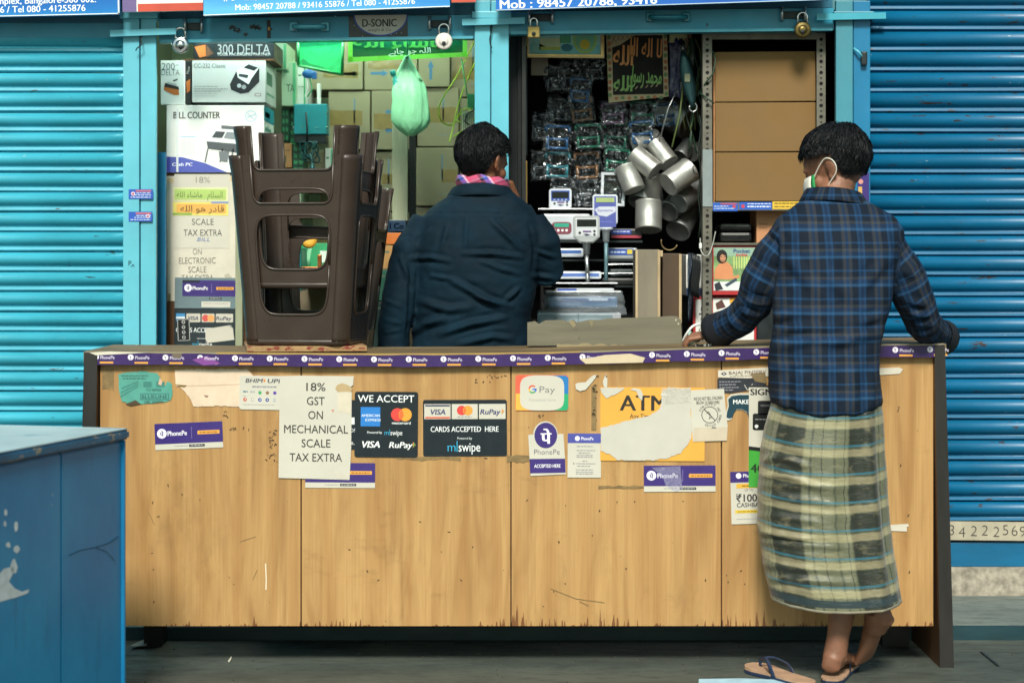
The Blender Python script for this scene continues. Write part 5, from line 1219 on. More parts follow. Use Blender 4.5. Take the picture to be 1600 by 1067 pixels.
# aluminium measuring cans, hung in a cluster
CG = 'dull aluminium measuring cans hung in a cluster'
def can(label, px, py, rp, Lp, ang, tilt, y, mat=ALU, open_=False):
    "px, py is the centre of the end nearest us; ang is where the can runs in the picture, tilt how far it runs away from us"
    k = S(y); r = thing('measuring_can', label, 'can', W(px, py, y), 0, CG)
    d = Vector((math.cos(R(ang))*math.sqrt(1-tilt*tilt), tilt, -math.sin(R(ang))*math.sqrt(1-tilt*tilt))).normalized()
    X = Matrix.Translation(W(px, py, y)) @ d.to_track_quat('Z', 'Y').to_matrix().to_4x4(); rad = rp*k; L = Lp*k/max(.35, math.sqrt(1-tilt*tilt))
    m = MB(); t = .0018
    if open_: prof = [(rad-.004, L*.9), (rad-.004, .002), (rad+.001, 0), (rad+.002, .003), (rad, .008), (rad, L-.004), (rad-.004, L), (.0005, L)]
    else: prof = [(.0005, .002), (rad*.9, .002), (rad*.95, 0), (rad-.001, .001), (rad, .005), (rad, L*.5), (rad, L-.006), (rad+.002, L-.003), (rad+.001, L), (rad-.003, L-.001), (rad-.003, L*.3), (.0005, L*.3)]
    b = []
    loops = [[X @ Vector((q*math.cos(2*math.pi*i/32), q*math.sin(2*math.pi*i/32), h)) for i in range(32)] for q, h in prof]
    if open_: loops = loops[::-1]
    m.loft(loops, mat); m.build('wall', r)
    m = MB(); X2 = X @ Matrix.Translation((0, 0, L*.97)); m.tube([X2 @ Vector((rad*math.cos(a)*.2-rad, rad*.35*math.sin(a), -.004+.012*math.cos(a))) for a in np.linspace(0, 6.28, 12)], .0018, DARKM, 5); m.build('wire_ring', r)
can('largest dull can, high behind the wires near the angle post', 1078, 192, 29, 50, 212, .45, 1.40, M('dim_aluminium', '#8c8f8f', .45, .85, var=.2, scale=10, bump=.1))
can('upper left can with its open mouth to the left', 991, 226, 14, 40, -18, .30, 1.32, open_=True)
can('can sloping down to the right below the open mouthed one', 1024, 268, 16.5, 42, 221, .35, 1.24)
can('pale upright can leaning left in the middle of the cluster', 1046, 256, 16, 38, 236, .45, 1.28)
can('big bright can sloping to the lower left, right of the cluster', 1043, 289, 20, 44, -34, .38, 1.2)
can('can at the left edge of the cluster, standing nearly upright', 991, 298, 18, 40, -110, .25, 1.26)
can('can under the sloping one, mouth open upward', 1017, 274, 15, 40, 82, .25, 1.30, open_=True)
can('dull can half behind, left below the cluster', 1000, 318, 20, 36, -70, .5, 1.33, M('dim_aluminium'))
can('lowest upright can, bottom facing us', 1013, 360, 21, 44, -88, .28, 1.25)
can('grey can end facing us at the right of the cluster', 1060, 318, 17, 42, -35, .62, 1.27, M('dim_aluminium'))
can('grey can end under the big bright can', 1043, 331, 17.5, 36, -40, .7, 1.30, M('dim_aluminium'))
can('lowest right can, dark bottom facing us', 1059, 362, 20, 40, -60, .66, 1.34, M('dim_aluminium'))
can('small can end at the upper right, behind the pale one', 1080, 240, 14, 28, -20, .6, 1.36)
can('small can end peeping out between the pale can and the post', 1062, 246, 13, 28, -50, .6, 1.34, M('dim_aluminium'))
can('can in the shade behind the lower cluster', 1068, 340, 16, 40, -60, .6, 1.38, M('dim_aluminium'))
# wires, tongs, bags beside the angle post
m = MB(); GW = M('dark_green_wire', '#1e3a28', .45); rnd = random.Random(12)
for k in range(9):
    x = 1070+k*3.2; pts = [W(x+6*math.sin(i*.8+k)+rnd.uniform(-2, 2), 60+i*18, 1.22+.03*math.sin(i+k)) for i in range(9+k % 3)]
    m.tube(pts, .0022+.0006*(k % 3), GW if k % 3 else M('olive_wire', '#5a6a3a', .5), 5)
for k in range(3): m.tube([W(1093+k*2+2.2*math.sin(i*1.4+k), 180+i*16, 1.16) for i in range(13)], .0032, M('black_green_wire', '#16201a', .5), 6)
m.tube([W(1090, 150, 1.08), W(1104, 128, 1.04), W(1114, 116, 1.03), W(1118, 96, 1.04), W(1114, 80, 1.05)], .003, GW, 6); m.tube([W(1094, 146, 1.05), W(1108, 156, 1.03), W(1116, 162, 1.03)], .003, GW, 6)
m.tube([W(1030, 222, 1.18), W(1044, 170, 1.2), W(1058, 140, 1.2)], .003, STEEL, 6); m.tube([W(1050, 230, 1.18), W(1062, 180, 1.2), W(1068, 130, 1.2)], .0035, M('olive_wire'), 6)
m.build('hanging_wires', None, 'tangle of dark green wires hanging left of the perforated post', 'wire', loc=W(1085, 70, 1.22))
r = thing('hook_scale', 'long dark teal hanging hook scale in front of the wires', 'hook scale', W(1075, 125, 1.17))
m = MB(); loops = []
for t in np.linspace(0, 1, 9):
    c_ = W(1067+16*t, 80+88*t, 1.17); w_ = (.006+.020*math.sin(math.pi*min(1, t*1.05))**.7); L = [c_+Vector((w_*math.cos(a), .010*math.sin(a), .006*math.cos(a)*.3)) for a in np.linspace(0, 2*math.pi, 13)[:-1]]; loops.append(L)
m.loft(loops, M('dark_teal_metal', '#2f4f54', .32, .6)); m.build('spring_case', r)
m = MB(); m.box(W(1074, 122, 1.155), (.02, .006, .03), M('pale_scale_plate', '#a8aa88', .5), bev=.002); m.build('dial_plate', r)
m = MB(); m.tube([W(1083+6*math.cos(a), 168+7*math.sin(a), 1.17) for a in np.linspace(-1.5, 3.6, 12)], .003, STEEL, 6); m.tube([W(1067, 80, 1.17), W(1067, 70, 1.17)], .0025, STEEL, 6); m.build('hook', r)
for lab, x0, y0, x1, y1, col in (('pale yellow wrapped bundle at the top beside the calligraphy', 1046, 44, 1073, 68, '#b8b47a'), ('dusky red wrapped bundle under the raised shutter', 1070, 46, 1080, 76, '#8a5a4c'), ('violet blue plastic bag strip right of the calligraphy', 1045, 66, 1064, 150, '#2a3264'), ('dark plastic bag strip behind the hook scale', 1062, 66, 1084, 152, '#23303c')):
    m = MB(); b = bmesh.new(); bmesh.ops.create_cube(b, size=1); bmesh.ops.subdivide_edges(b, edges=b.edges[:], cuts=8, use_grid_fill=True); k = S(1.3)
    for v in b.verts: f = 1+.22*mnoise.noise(v.co*5+Vector((x0, 0, 0)))+.12*mnoise.noise(v.co*13); v.co = Vector((v.co.x*f*(x1-x0)*k, v.co.y*f*.05, v.co.z*f*(y1-y0)*k))
    m.bm(b, clear_plastic('film_'+col.lstrip('#'), col, .95, .18, .6), Matrix.Translation(W((x0+x1)/2, (y0+y1)/2, 1.3)), True); m.build('plastic_bundle', None, lab, 'bundle', loc=W((x0+x1)/2, (y0+y1)/2, 1.3))
# perforated angle frame with cartons
r = thing('angle_rack', 'rack of grey perforated angle iron carrying the brown cartons', 'rack', W(1195, 540, 1.05))
def upright_angle(x0, x1, y0, y1, flange_side):
    m = MB(); m.span((W(x0, 0, 1.05).x, 1.05, Z_P), (W(x1, 0, 1.05).x, 1.054, W(0, 52, 1.05).z), ANGLE)
    xf_ = W(x0 if flange_side < 0 else x1, 0, 1.05).x; m.span((xf_, 1.054, Z_P), (xf_+.003*(-flange_side), 1.10, W(0, 52, 1.05).z), ANGLE)
    m.build('upright', r); h = MB(); xc = (x0+x1)/2
    for i in range(28):
        py = 62+i*17.2
        p_ = [(xc+3.0*math.cos(a)*1.0, py+2.8*math.sin(a)) for a in np.linspace(0, 2*math.pi, 9)[:-1]]
        q = [W(a, b, 1.0490) for a, b in p_]; h.prism([(v.x, v.z) for v in q], 1.0485, 1.0495, HOLE)
        p_ = [(xc+1.6*math.cos(a), py+8.6+1.2*math.sin(a)) for a in np.linspace(0, 2*math.pi, 7)[:-1]]
        q = [W(a, b, 1.0490) for a, b in p_]; h.prism([(v.x, v.z) for v in q], 1.0485, 1.0495, HOLE)
    h.build('slot_row', r)
upright_angle(1098, 1112.5, 50, 520, -1); upright_angle(1276, 1290, 50, 520, 1)
m = MB(); m.span(W(1112.8, 62, 1.052), W(1275.5, 50, 1.056), ANGLE); m.build('top_rail', r)
m = MB(); m.span(W(1098, 323, 1.046), W(1113, 234, 1.049), M('pale_steel_plate', '#9aa3a6', .35, .5, grime=.3)); m.build('splice_plate', r)
m = MB(); m.span((W(1112.8, 0, 1.05).x, 1.053, W(0, 329, 1.05).z), (W(1275, 0, 1.05).x, 1.5, W(0, 316, 1.05).z), ANGLE); m.build('shelf', r)
p = Print(1.0525)
p.rect(1114, 317, 1153, 330, '#2458b4'); p.rect(1155, 316, 1206, 328, '#2458b4'); p.rect(1207, 315, 1276, 327, '#d8b23a')
p.rect(1126, 317.5, 1151, 320, '#a8506a', 2); p.small(1116, 322.5, 1138, '#c8d4ec'); p.small(1116, 326, 1148, '#c8d4ec'); p.disc(1147, 323, 2.5, '#c23a4a', 2, 10); p.disc(1161, 322.5, 3, '#c23a4a', 2, 10); p.small(1168, 318.6, 1204, '#e0e8f4'); p.small(1168, 323, 1204, '#e8eef8', 1.8); p.small(1210, 318, 1270, '#5a4410', 1.6); p.small(1210, 323, 1270, '#5a4410', 1.4)
p.done(r, 'shelf_label')
CBG = 'plain brown cartons stacked in the angle iron rack'
for i, (a, b, lab) in enumerate(((81, 159, 'top'), (160.5, 237, 'middle'), (238.5, 314.5, 'bottom'))):
    o, p = carton(f'plain brown carton, {lab} of the stack of three in the rack', 1117+.4*i, a, 1274.5+.3*i, b, 1.08+.004*i, .4, CARTON_B, group=CBG, tilt=-.5+.2*i, bev=.003)
    p.done(o)
m = MB(); m.span((W(1114.5, 0, 1.1).x, 1.09, W(0, 315.5, 1.08).z), (W(1116.4, 0, 1.1).x, 1.45, W(0, 84, 1.08).z), M('orange_edge_board', '#b07a4a', .6)); m.build('board_strip', None, 'thin orange board edge left of the brown cartons', 'board', loc=W(1115, 200, 1.1))
# rack, lower shelf
r = thing('black_case', 'black rounded plastic cases on the lower shelf of the rack', 'case', W(1145, 365, 1.15))
m = MB()
for y0, y1 in ((350, 362), (363.5, 378)): m.box(W(1146, (y0+y1)/2, 1.2), (.115, .16, (y1-y0)*S(1.2)), M('gloss_black', '#121416', .3), bev=.010)
m.build('shell', r)
o, p = carton('peach coloured box half hidden by the customer\'s sleeve', 1182, 329, 1240, 388, 1.12, .2, M('peach_card', '#b8825a', .6)); p.small(1186, 350, 1200, '#8a5a3a', 1.4); p.small(1186, 356, 1198, '#8a5a3a', 1.4); p.done(o)
m = MB(); m.span((W(1112, 0, 1.1).x, 1.09, W(0, 383, 1.1).z), (W(1276, 0, 1.1).x, 1.45, W(0, 379.5, 1.1).z), ANGLE); m.build('shelf_board', None, 'thin steel shelf under the black cases', 'shelf', loc=W(1190, 381, 1.1))
REDC = M('red_card', '#b23236', .42, var=.06)
o, p = carton('red box with a picture of a woman in an orange blouse', 1113, 383.5, 1200, 461, 1.10, .2, REDC)
p.rect(1115, 387, 1200, 454, M('leaf_green_print', '#7fa06a', .5, var=.5, scale=26)); p.rect(1115, 387, 1200, 400, '#8fae9a', 1.5); p.rect(1115, 440, 1200, 454, '#d8dcdc', 2)
p.poly([(1116, 436), (1117, 420), (1124, 412), (1136, 409), (1144, 417), (1146, 432), (1155, 429), (1155, 434), (1140, 437)], '#d08a5e', 3); p.disc(1128, 401, 8.5, '#1c1614', 3, 18, 11); p.disc(1129.5, 403, 4.6, '#c08a68', 4, 14, 6.4); p.poly([(1122, 398), (1128, 393), (1136, 399), (1133, 399.5), (1128, 397), (1124, 402)], '#1c1614', 5)
p.poly([(1126, 405.8), (1130, 407), (1133, 405.4), (1130, 408.4)], '#8a3a34', 5); p.rect(1126, 401.2, 1128.2, 402.2, '#221a18', 5); p.rect(1131, 401, 1133.2, 402, '#221a18', 5)
p.text('Pocket', 1146, 392, 6, '#2a3f8a', 'L', w=26, bold=.02, l=5); p.text('india', 1150, 398, 4.6, '#c8303a', 'L', w=18, bold=.02, l=5)
for i in range(7): p.rect(1146+i*4, 401, 1147.6+i*4, 420, '#c6cf7a', 4)
p.poly([(1132, 445), (1150, 434), (1152, 438), (1136, 448)], '#3a4a5a', 4); p.poly([(1116, 444), (1124, 440), (1130, 452), (1118, 454)], '#2a2e34', 4); p.done(o)
o, p = carton('red box with a white panel under the woman\'s picture', 1083, 463, 1182, 541, 1.12, .2, REDC, cat='box'); p.rrect(1087, 468, 1104, 536, 3, WHITEB); p.text('Scale', 1096, 500, 9, '#333333', w=44, bold=.01, rot=-90); p.rect(1114, 466, 1178, 536, WHITEB); p.poly([(1118, 474), (1128, 468), (1134, 480), (1120, 484)], '#5a3a34', 2); p.rect(1140, 466, 1162, 474, '#d9a23a', 2); p.done(o)
o, p = carton('white and navy box behind the rack post, black cables in front', 1072, 398, 1097, 462, 1.16, .2, WHITEB); p.rect(1072, 450, 1097, 462, '#2a3a5a'); p.rect(1074, 404, 1080, 440, '#8a98a0'); p.done(o)
o, p = carton('dark box standing beside the customer under the shelf', 1183, 463, 1240, 541, 1.14, .2, DARKM, cat='box'); p.rect(1192, 470, 1202, 480, '#c9a23a'); p.done(o)
slab('rack_plinth', (W(1070, 0, 1.1).x, 1.09, Z_P), (W(1276, 0, 1.1).x, 1.5, W(0, 541.5, 1.1).z), DARKWOOD)
m = MB()
for k in range(5): m.tube([W(1082+k*2.6+1.5*math.sin(i), 396+i*11+k, 1.03) for i in range(7)], .004, BLACKC, 6)
m.build('black_cables', None, 'bundle of black cables hanging against the white and navy box', 'cable', loc=W(1086, 400, 1.03))
m = MB(); m.tube(curve([W(1094, 372, 1.03), W(1095, 390, 1.02), W(1100, 399, 1.01), W(1107, 398, 1.02), W(1113, 384, 1.03), W(1118, 362, 1.03)]), .0020, M('grey_white_cable', '#a8aaa2', .5), 6); m.box(W(1094.5, 384, 1.02), (.01, .008, .02), WHITEB, bev=.002); m.build('white_cable', None, 'looped white cable on the perforated post', 'cable', loc=W(1100, 380, 1.03))

# ------------------------------------------------------------------ scales
SIL = M('silver_grey_plastic', '#a9adb0', .35, .2, var=.05); SCR = M('dark_lcd', '#10181a', .15); SCR_G = M('green_lcd', '#9cae74', .25)
def head(label, px0, py0, px1, py1, y, body, face, screen, style, pole=None, tip=None):
    r = thing('scale_display', label, 'scale display', W((px0+px1)/2, py1, y)); w, h = px1-px0, py1-py0
    pts = rr(px0, py0, px1, py1, 3)
    if style != 'slab': pts = [(px0+2.5, py0), (px1-2.5, py0), (px1, py0+3), (px1, py1-h*.22), (px1-w*.26, py1), (px0+w*.26, py1), (px0, py1-h*.22), (px0, py0+3)]
    m = MB(); q = [W(a, b, y) for a, b in pts]; m.prism([(v.x, v.z) for v in q], y, y+.028, body)
    q = [W((px0+px1)/2+(a-(px0+px1)/2)*.93, (py0+py1)/2+(b-(py0+py1)/2)*.93, y) for a, b in pts]; m.prism([(v.x, v.z) for v in q], y-.004, y-.0002, body); m.build('housing', r)
    p = Print(y-.0042)
    if style == 'blue': p.rect(px0+3, py0+3, px1-3, py0+h*.52, face)
    elif style == 'grey': p.rect(px0+3.5, py0+4, px1-3.5, py1-h*.26, face)
    else: p.rect(px0+2.5, py0+3, px1-2.5, py1-5, face)
    m = MB()
    if style == 'tall':
        a = [W(px0+5, py0+h*.22, y), W(px1-5, py0+h*.09, y)]; m.span(a[0]+Vector((0, -.006, 0)), a[1]+Vector((0, -.0045, 0)), screen); p.poly([(px0+3, py0+h*.42), (px0+10, py0+h*.34), (px1-3, py0+h*.34), (px1-3, py0+h*.48), (px0+22, py0+h*.62), (px0+9, py0+h*.58)], '#c2c6d4', 2); p.text('Systems', (px0+px1)/2, py0+h*.44, 4.4, '#6a62a8', w=24, bold=.01, l=3); p.small(px0+6, py1-h*.24, px1-8, '#6a74c0', 1.4, 2)
    else:
        m.span(W(px0+w*.13, py0+h*.40, y)+Vector((0, -.006, 0)), W(px1-w*.13, py0+h*.14, y)+Vector((0, -.0045, 0)), screen)
        for i in range(4): p.rect(px0+w*(.2+.17*i), py0+h*.45, px0+w*(.28+.17*i), py0+h*.48, '#c8d0d8', 2)
        p.rect(px0+w*.36, py0+h*.55, px0+w*.68, py0+h*.61, '#5a3a7a', 2); p.disc(px0+w*.24, py0+h*.63, w*.055, '#22262a', 2, 10); p.disc(px0+w*.80, py0+h*.57, w*.05, '#22262a', 2, 10); p.disc(px0+w*.80, py0+h*.69, w*.05, '#22262a', 2, 10); p.poly([(px0+w*.36, py0+h*.68), (px0+w*.5, py0+h*.65), (px0+w*.66, py0+h*.70), (px0+w*.5, py0+h*.74)], '#3a3f5a', 2)
    m.build('screen', r); p.done(r, 'keypad')
    if pole:
        m = MB(); c = (px0+px1)/2 if tip is None else tip[0]
        k = S(y); X = Matrix.Translation(W(c, py1+18, y+.014)); m.lathe([(.011, 0), (.014, 18*k), (.03, 18*k+.006)], body, X, 14); m.build('neck', r)
        m = MB(); m.tube([W(c, py1+16, y+.014), W(c+(2 if tip is None else tip[1]-c), pole, y+.014)], .0075, pole_mat, 10); m.build('pole', r)
LILAC = M('lilac_blue_panel', '#4f58a0', .35); pole_mat = STEEL
head('blue and white scale display head, upper left of the scales', 858, 295, 893, 332, 1.30, M('white_plastic', '#c2c8d0', .35), M('royal_blue_panel', '#2a4a9a', .35), SCR, 'blue')
head('grey scale display head on a thin steel pole, in front', 896, 337, 937, 380, 1.02, SIL, M('pale_panel', '#c9ccd0', .4), SCR, 'grey', 442)
pole_mat = M('blue_grey_pole', '#5f7f88', .4, .3)
head('tall white and lilac display head on a grey blue pole', 926, 304, 965, 360, 1.12, M('white_plastic'), LILAC, SCR_G, 'tall', 438, (947, 947))
r = thing('scale_display', 'white framed dark display slab behind the tall display', 'scale display', W(960, 325, 1.3)); m = MB()
p = Print(1.3, (960, 296), 1.5)
for a, b, c, d in ((939, 270, 976, 274), (939, 318, 976, 322), (939, 274, 943, 318), (972, 274, 976, 318)):
    q = [p.w(*e, 0) for e in rect_pts(a, b, c, d)]; m.prism([(v.x, v.z) for v in q], 1.29, 1.32, M('white_plastic'))
m.build('housing', r); m = MB(); m.span(W(943, 318, 1.31), W(972, 274, 1.315), SCR); m.build('screen', r)
def scale(label, x0, y0, x1, y1, y, depth, body, plate=None, screen=None, accent=None):
    r = thing('counter_scale', label, 'scale', W((x0+x1)/2, y1, y+depth/2)); a, b = W(x0, y1, y), W(x1, y0, y+depth)
    bx1 = W(x1, y0, y).x; zt = W(0, y0, y).z
    m = MB(); m.span((a.x, y, a.z), (bx1, y+depth, zt), body, .008); m.build('body', r)
    if plate: m = MB(); m.span((a.x-.012, y-.012, zt+.014), (bx1+.012, y+depth, zt+.019), STEEL, .002); m.span((a.x+.05, y+.05, zt), (bx1-.05, y+depth-.05, zt+.0138), DARKM); m.build('weighing_plate', r)
    p = Print(y-.0006); w, h = x1-x0, y1-y0
    if screen: p.rect(x0+w*screen[0], y0+h*.22, x0+w*screen[1], y0+h*.8, accent or '#b9c4cc', 1); p.rect(x0+w*screen[0]+3, y0+h*.3, x0+w*screen[1]-4, y0+h*.5, SCR_G if accent == '#d8d4d6' else SCR, 2)
    return r, p, zt
WP2 = M('white_plastic')
r, p, z = scale('white retail scale with a small green display and red keys, behind the shopkeeper\'s arm', 846, 334, 922, 375, 1.22, .26, WP2, True)
p.poly(rr(862, 347, 893, 366, 6), '#7a3a4a', 1); p.rect(866, 349, 889, 355, M('teal_lcd', '#3aa08a', .2), 2)
for i in range(4): p.disc(866+i*6.4, 360, 2.2, '#dfe2e4', 2, 10)
p.rect(850, 341, 853, 344, '#3a3a4a'); p.done(r, 'keypad')
r, p, z = scale('slim white scale with a blue front strip, under the retail scale', 868, 388, 912, 402, 1.2, .2, WP2); p.rect(870, 391, 908, 396, '#3a62a8'); p.done(r, 'front_strip')
r, p, z = scale('black scale with blue and red front strips, right of the poles', 952, 357, 1004, 372, 1.26, .2, BLACKC); p.rect(955, 359, 986, 366, '#2a3f9a'); p.small(958, 362, 984, '#c8d0e4', 1.6, 2); p.rect(955, 368, 1002, 372, '#a8384a'); p.done(r, 'front_strip')
r, p, z = scale('grey scale with a blue display strip, behind the wooden box', 948, 387, 996, 405, 1.22, .2, SIL); p.rect(951, 388.5, 990, 399, '#2a4a9a'); p.rect(980, 390, 988, 397, '#c9b43a', 2); p.small(954, 394, 978, '#b8c8e4', 3, 2); p.done(r, 'front_strip')
r, p, z = scale('dark scale with a steel top, low behind the poles', 952, 420, 990, 432, 1.2, .2, DARKM, True); p.done(r)
r, p, z = scale('black scale under the blue strip scale, behind the tall pole', 940, 434, 992, 446, 1.21, .2, BLACKC, True); p.done(r)
r, p, z = scale('pale scale with blue trim behind the front platform', 866, 424, 940, 436, 1.12, .2, WP2); p.rect(868, 427, 936, 432, '#4a6ab0'); p.done(r, 'front_strip')
r, p, z = scale('front platform scale with a broad steel plate', 868, 450, 960, 455, 1.0, .30, M('white_plastic'), True); p.rect(871, 451, 901, 455, '#2f4aa0'); p.done(r, 'front_strip')
r, p, z = scale('blue scale wrapped in clear film, under the platform scale', 858, 463, 965, 481, 1.0, .3, M('mid_blue_plastic', '#3f6690', .3), True); p.rect(875, 466, 955, 472, '#2a4a80'); p.rect(920, 466, 950, 470, '#8aa0c0', 2); p.small(922, 468, 948, '#e0e4ec', 1.4, 3); p.done(r, 'front_strip')
m = MB(); b = bmesh.new(); bmesh.ops.create_cube(b, size=1); bmesh.ops.subdivide_edges(b, edges=b.edges[:], cuts=10, use_grid_fill=True)
for v in b.verts: f = 1+.07*mnoise.noise(v.co*6); taper = 1.0+.10*(-v.co.z); v.co = Vector((v.co.x*f*.285*taper, v.co.y*f*.33, v.co.z*f*.085))
m.bm(b, clear_plastic('wrap_film', '#c2ccd4', .22, .1, .5), Matrix.Translation(W(911, 472, 1.15)), True); m.build('film_wrap', r)
r, p, z = scale('pale grey wide scale base at the bottom of the pile', 840, 489, 970, 508, 1.0, .3, M('blue_grey_plastic', '#8d9fa8', .4)); p.rect(903, 489.5, 904, 508, '#5a6a72'); p.poly([(957, 489.5), (970, 489.5), (970, 508), (958, 508)], '#c2c4cc'); p.disc(868, 498, 3, '#7a8a92'); p.done(r, 'front_strip')
slab('scale_bench', (W(832, 0, 1.0).x, 1.0, Z_P), (W(1066, 0, 1.0).x, 1.75, W(0, 508.5, 1.0).z), DARKWOOD)
for x0, y0, x1, y1, yy in ((846, 375.5, 1000, 386, 1.23), (866, 403, 1000, 419, 1.22), (846, 437, 992, 449, 1.16),):
    pass
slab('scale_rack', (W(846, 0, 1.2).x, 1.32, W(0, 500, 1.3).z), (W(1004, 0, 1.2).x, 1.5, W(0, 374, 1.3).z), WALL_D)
m = MB(); m.span((W(850, 0, 1.2).x, 1.2, W(0, 379, 1.22).z), (W(1004, 0, 1.2).x, 1.5, W(0, 376, 1.22).z), DARKM); m.span((W(850, 0, 1.2).x, 1.2, W(0, 408, 1.22).z), (W(1004, 0, 1.2).x, 1.5, W(0, 405.5, 1.22).z), DARKM); m.span((W(850, 0, 1.2).x, 1.2, W(0, 449, 1.2).z), (W(1004, 0, 1.2).x, 1.5, W(0, 446.5, 1.2).z), DARKM); m.build('scale_shelf', None, 'dark shelves holding the stacked scales', 'shelf', loc=W(925, 420, 1.3))
# wooden boxes standing beside the scales
m = MB(); m.span((W(993, 0, .95).x, .95, W(0, 509, .95).z), (W(1031, 0, .95).x, 1.10, W(0, 390, .95).z), M('grey_brown_board', '#7d7464', .75, var=.18, scale=12, stretch=(1, 1, .3), chips=('#4a3f30', .70, 18, (1, 1, 1))), .003)
o = m.build('wooden_box', None, 'tall pale wooden box standing on end right of the scales', 'box', loc=W(1012, 500, 1.0))
m = MB(); ED = M('raw_wood_edge', '#b09a78', .8, var=.25, scale=30, stretch=(1, 1, .3))
for a, b in ((993, 996.5), (1027.5, 1031.5)): m.span((W(a, 0, .945).x, .944, W(0, 506, .945).z), (W(b, 0, .945).x, .9495, W(0, 391, .945).z), ED)
m.span((W(1031.8, 0, .95).x, .95, W(0, 401, .95).z), (W(1035.5, 0, .95).x, 1.0, W(0, 391.5, .95).z), ED); m.build('edge_batten', o)
m = MB(); m.span((W(1035, 0, 1.0).x, 1.0, W(0, 509, 1.0).z), (W(1064, 0, 1.0).x, 1.2, W(0, 396, 1.0).z), M('dark_brown_board', '#4a3826', .65, var=.25, scale=8, stretch=(1, 1, .3)), .003); o = m.build('wooden_box', None, 'dark brown wooden box beside the tall pale one', 'box', loc=W(1050, 500, 1.1))
m = MB(); m.span((W(1061, 0, .99).x, .988, W(0, 505, .99).z), (W(1065, 0, .99).x, .9985, W(0, 397, .99).z), ED); m.build('edge_batten', o)
m = MB(); m.tube([W(1046+13*math.cos(a), 378+13*math.sin(a)*1.0, .98+.02*math.sin(a)) for a in np.linspace(0.4, 3.4, 12)], .0022, M('tan_cord', '#8f7a52', .7), 6); m.build('tan_cord', None, 'loop of tan cord over the dark brown box', 'cord', loc=W(1046, 388, .98))
m = MB()
for k in range(4): m.tube([W(1076+k*2, 396+9*i, 1.12+.02*math.sin(i+k)) for i in range(13)], .003, M('navy_wire', '#1a2a3a', .5), 5)
m.build('dark_cables', None, 'dark cables beside the brown wooden box', 'cable', loc=W(1078, 400, 1.12))
# weathered plank across the counter
def plank():
    top = [(824, 504), (836, 502), (842, 506), (852, 501), (880, 500), (888, 503), (896, 499.5), (902, 504), (920, 500), (940, 500), (950, 498), (980, 497), (1020, 496), (1050, 494), (1058, 494.5), (1064, 500)]
    bot = [(1066, 541), (1000, 543), (940, 544), (880, 545), (824, 546)]
    m = MB(); q = [W(a, b, .30) for a, b in top+bot]; zc_ = zf(545)
    q = [Vector((v.x, v.y, max(v.z, zc_-.004) if i >= len(top) else v.z)) for i, v in enumerate(q)]
    m.prism([(v.x, v.z) for v in q], .30, .325, GREYWOOD); o = m.build('weathered_plank', None, 'weathered grey plank set on edge on the counter, right of the shopkeeper', 'plank', loc=W(945, 545, .31))
    p = Print(.2995); p.poly(ragged(870, 538, 975, 545, 14, 2.2, 3), '#8a7d5f', 1); p.poly([(888, 502), (895, 500), (900, 508), (896, 512)], '#857a5c', 1); p.poly([(920, 501), (927, 500), (925, 512)], '#7d7358', 1)
    for x, y in ((905, 528), (900, 515), (1056, 500), (1060, 506)): p.disc(x, y, 1.3, '#5a4a38' if x < 1000 else '#c8c0a8', 2, 8)
    p.done(o, 'worn_patch')
plank()
# wire from the customer's hand
m = MB(); m.tube(curve([W(1067, 533, .2), W(1074, 520, .18), (W(1084, 509, .18)), W(1098, 507, .2), W(1106, 512, .22)]), .0042, WHITEB, 8); m.build('white_lead', None, 'white lead arching up from the counter beside the customer\'s hand', 'cable', loc=W(1080, 515, .2))
m = MB(); m.tube([W(1068, 541, .15), W(1080, 537, .12), (W(1092, 531, .12)), W(1082, 528, .12), W(1076, 522, .13), W(1080, 518, .13)], .0032, M('pale_teal_lead', '#9fc8c0', .4), 8); m.build('thin_lead', None, 'thin pale teal lead under the customer\'s fingers', 'cable', loc=W(1080, 533, .13))
r = thing('metal_chain', 'small heap of dark metal bits on the counter by the customer\'s hand', 'chain', W(1105, 539, .06)); m = MB(); rnd = random.Random(2)
for i in range(18): m.box(W(1088+i*2.2, 540+rnd.uniform(-1.2, .5), .05+rnd.random()*.04), (.008, .008, .006), DARKM if i % 3 else STEEL, Matrix.Rotation(rnd.random()*3, 3, 'Z'), .001)
m.build('links', r)
# ------------------------------------------------------------------ people
def proj(V):
    k = F/(D+V[:, 1]); return 800+V[:, 0]*k, HY-(V[:, 2]-ZC)*k
def seg_dist(px, py, pts):
    best = np.full(px.shape, 1e9); par = np.zeros(px.shape); acc = 0; tot = sum(math.dist(a, b) for a, b in zip(pts, pts[1:]))
    for (ax, ay), (bx, by) in zip(pts, pts[1:]):
        L = math.dist((ax, ay), (bx, by)); t = np.clip(((px-ax)*(bx-ax)+(py-ay)*(by-ay))/L**2, 0, 1)
        d = np.hypot(px-ax-t*(bx-ax), py-ay-t*(by-ay)); m = d < best; best = np.where(m, d, best); par = np.where(m, (acc+t*L)/tot, par); acc += L
    return best, par
def add_folds(V, N, folds):
    "press cloth folds into the side that faces the street: each is a polyline, a height and a width"
    px, py = proj(V); w8 = np.clip(-N[:, 1]*1.6+.25, 0, 1); off = np.zeros(len(V))
    for pts, amp, wd in folds:
        d, t = seg_dist(px, py, pts); prof = np.exp(-(d/wd)**2)-.55*np.exp(-((d-wd*1.7)/(wd*.8))**2); off += amp*prof*np.sin(np.pi*np.clip(t*.94+.03, 0, 1))**.6
    return V+N*(off*w8)[:, None]
def noise_push(V, N, sc, amp, seed=0):
    s = np.array(sc); o = np.array([mnoise.noise(Vector(p*s)+Vector((seed, seed*1.7, 0))) for p in V]); return V+N*(o*amp)[:, None]
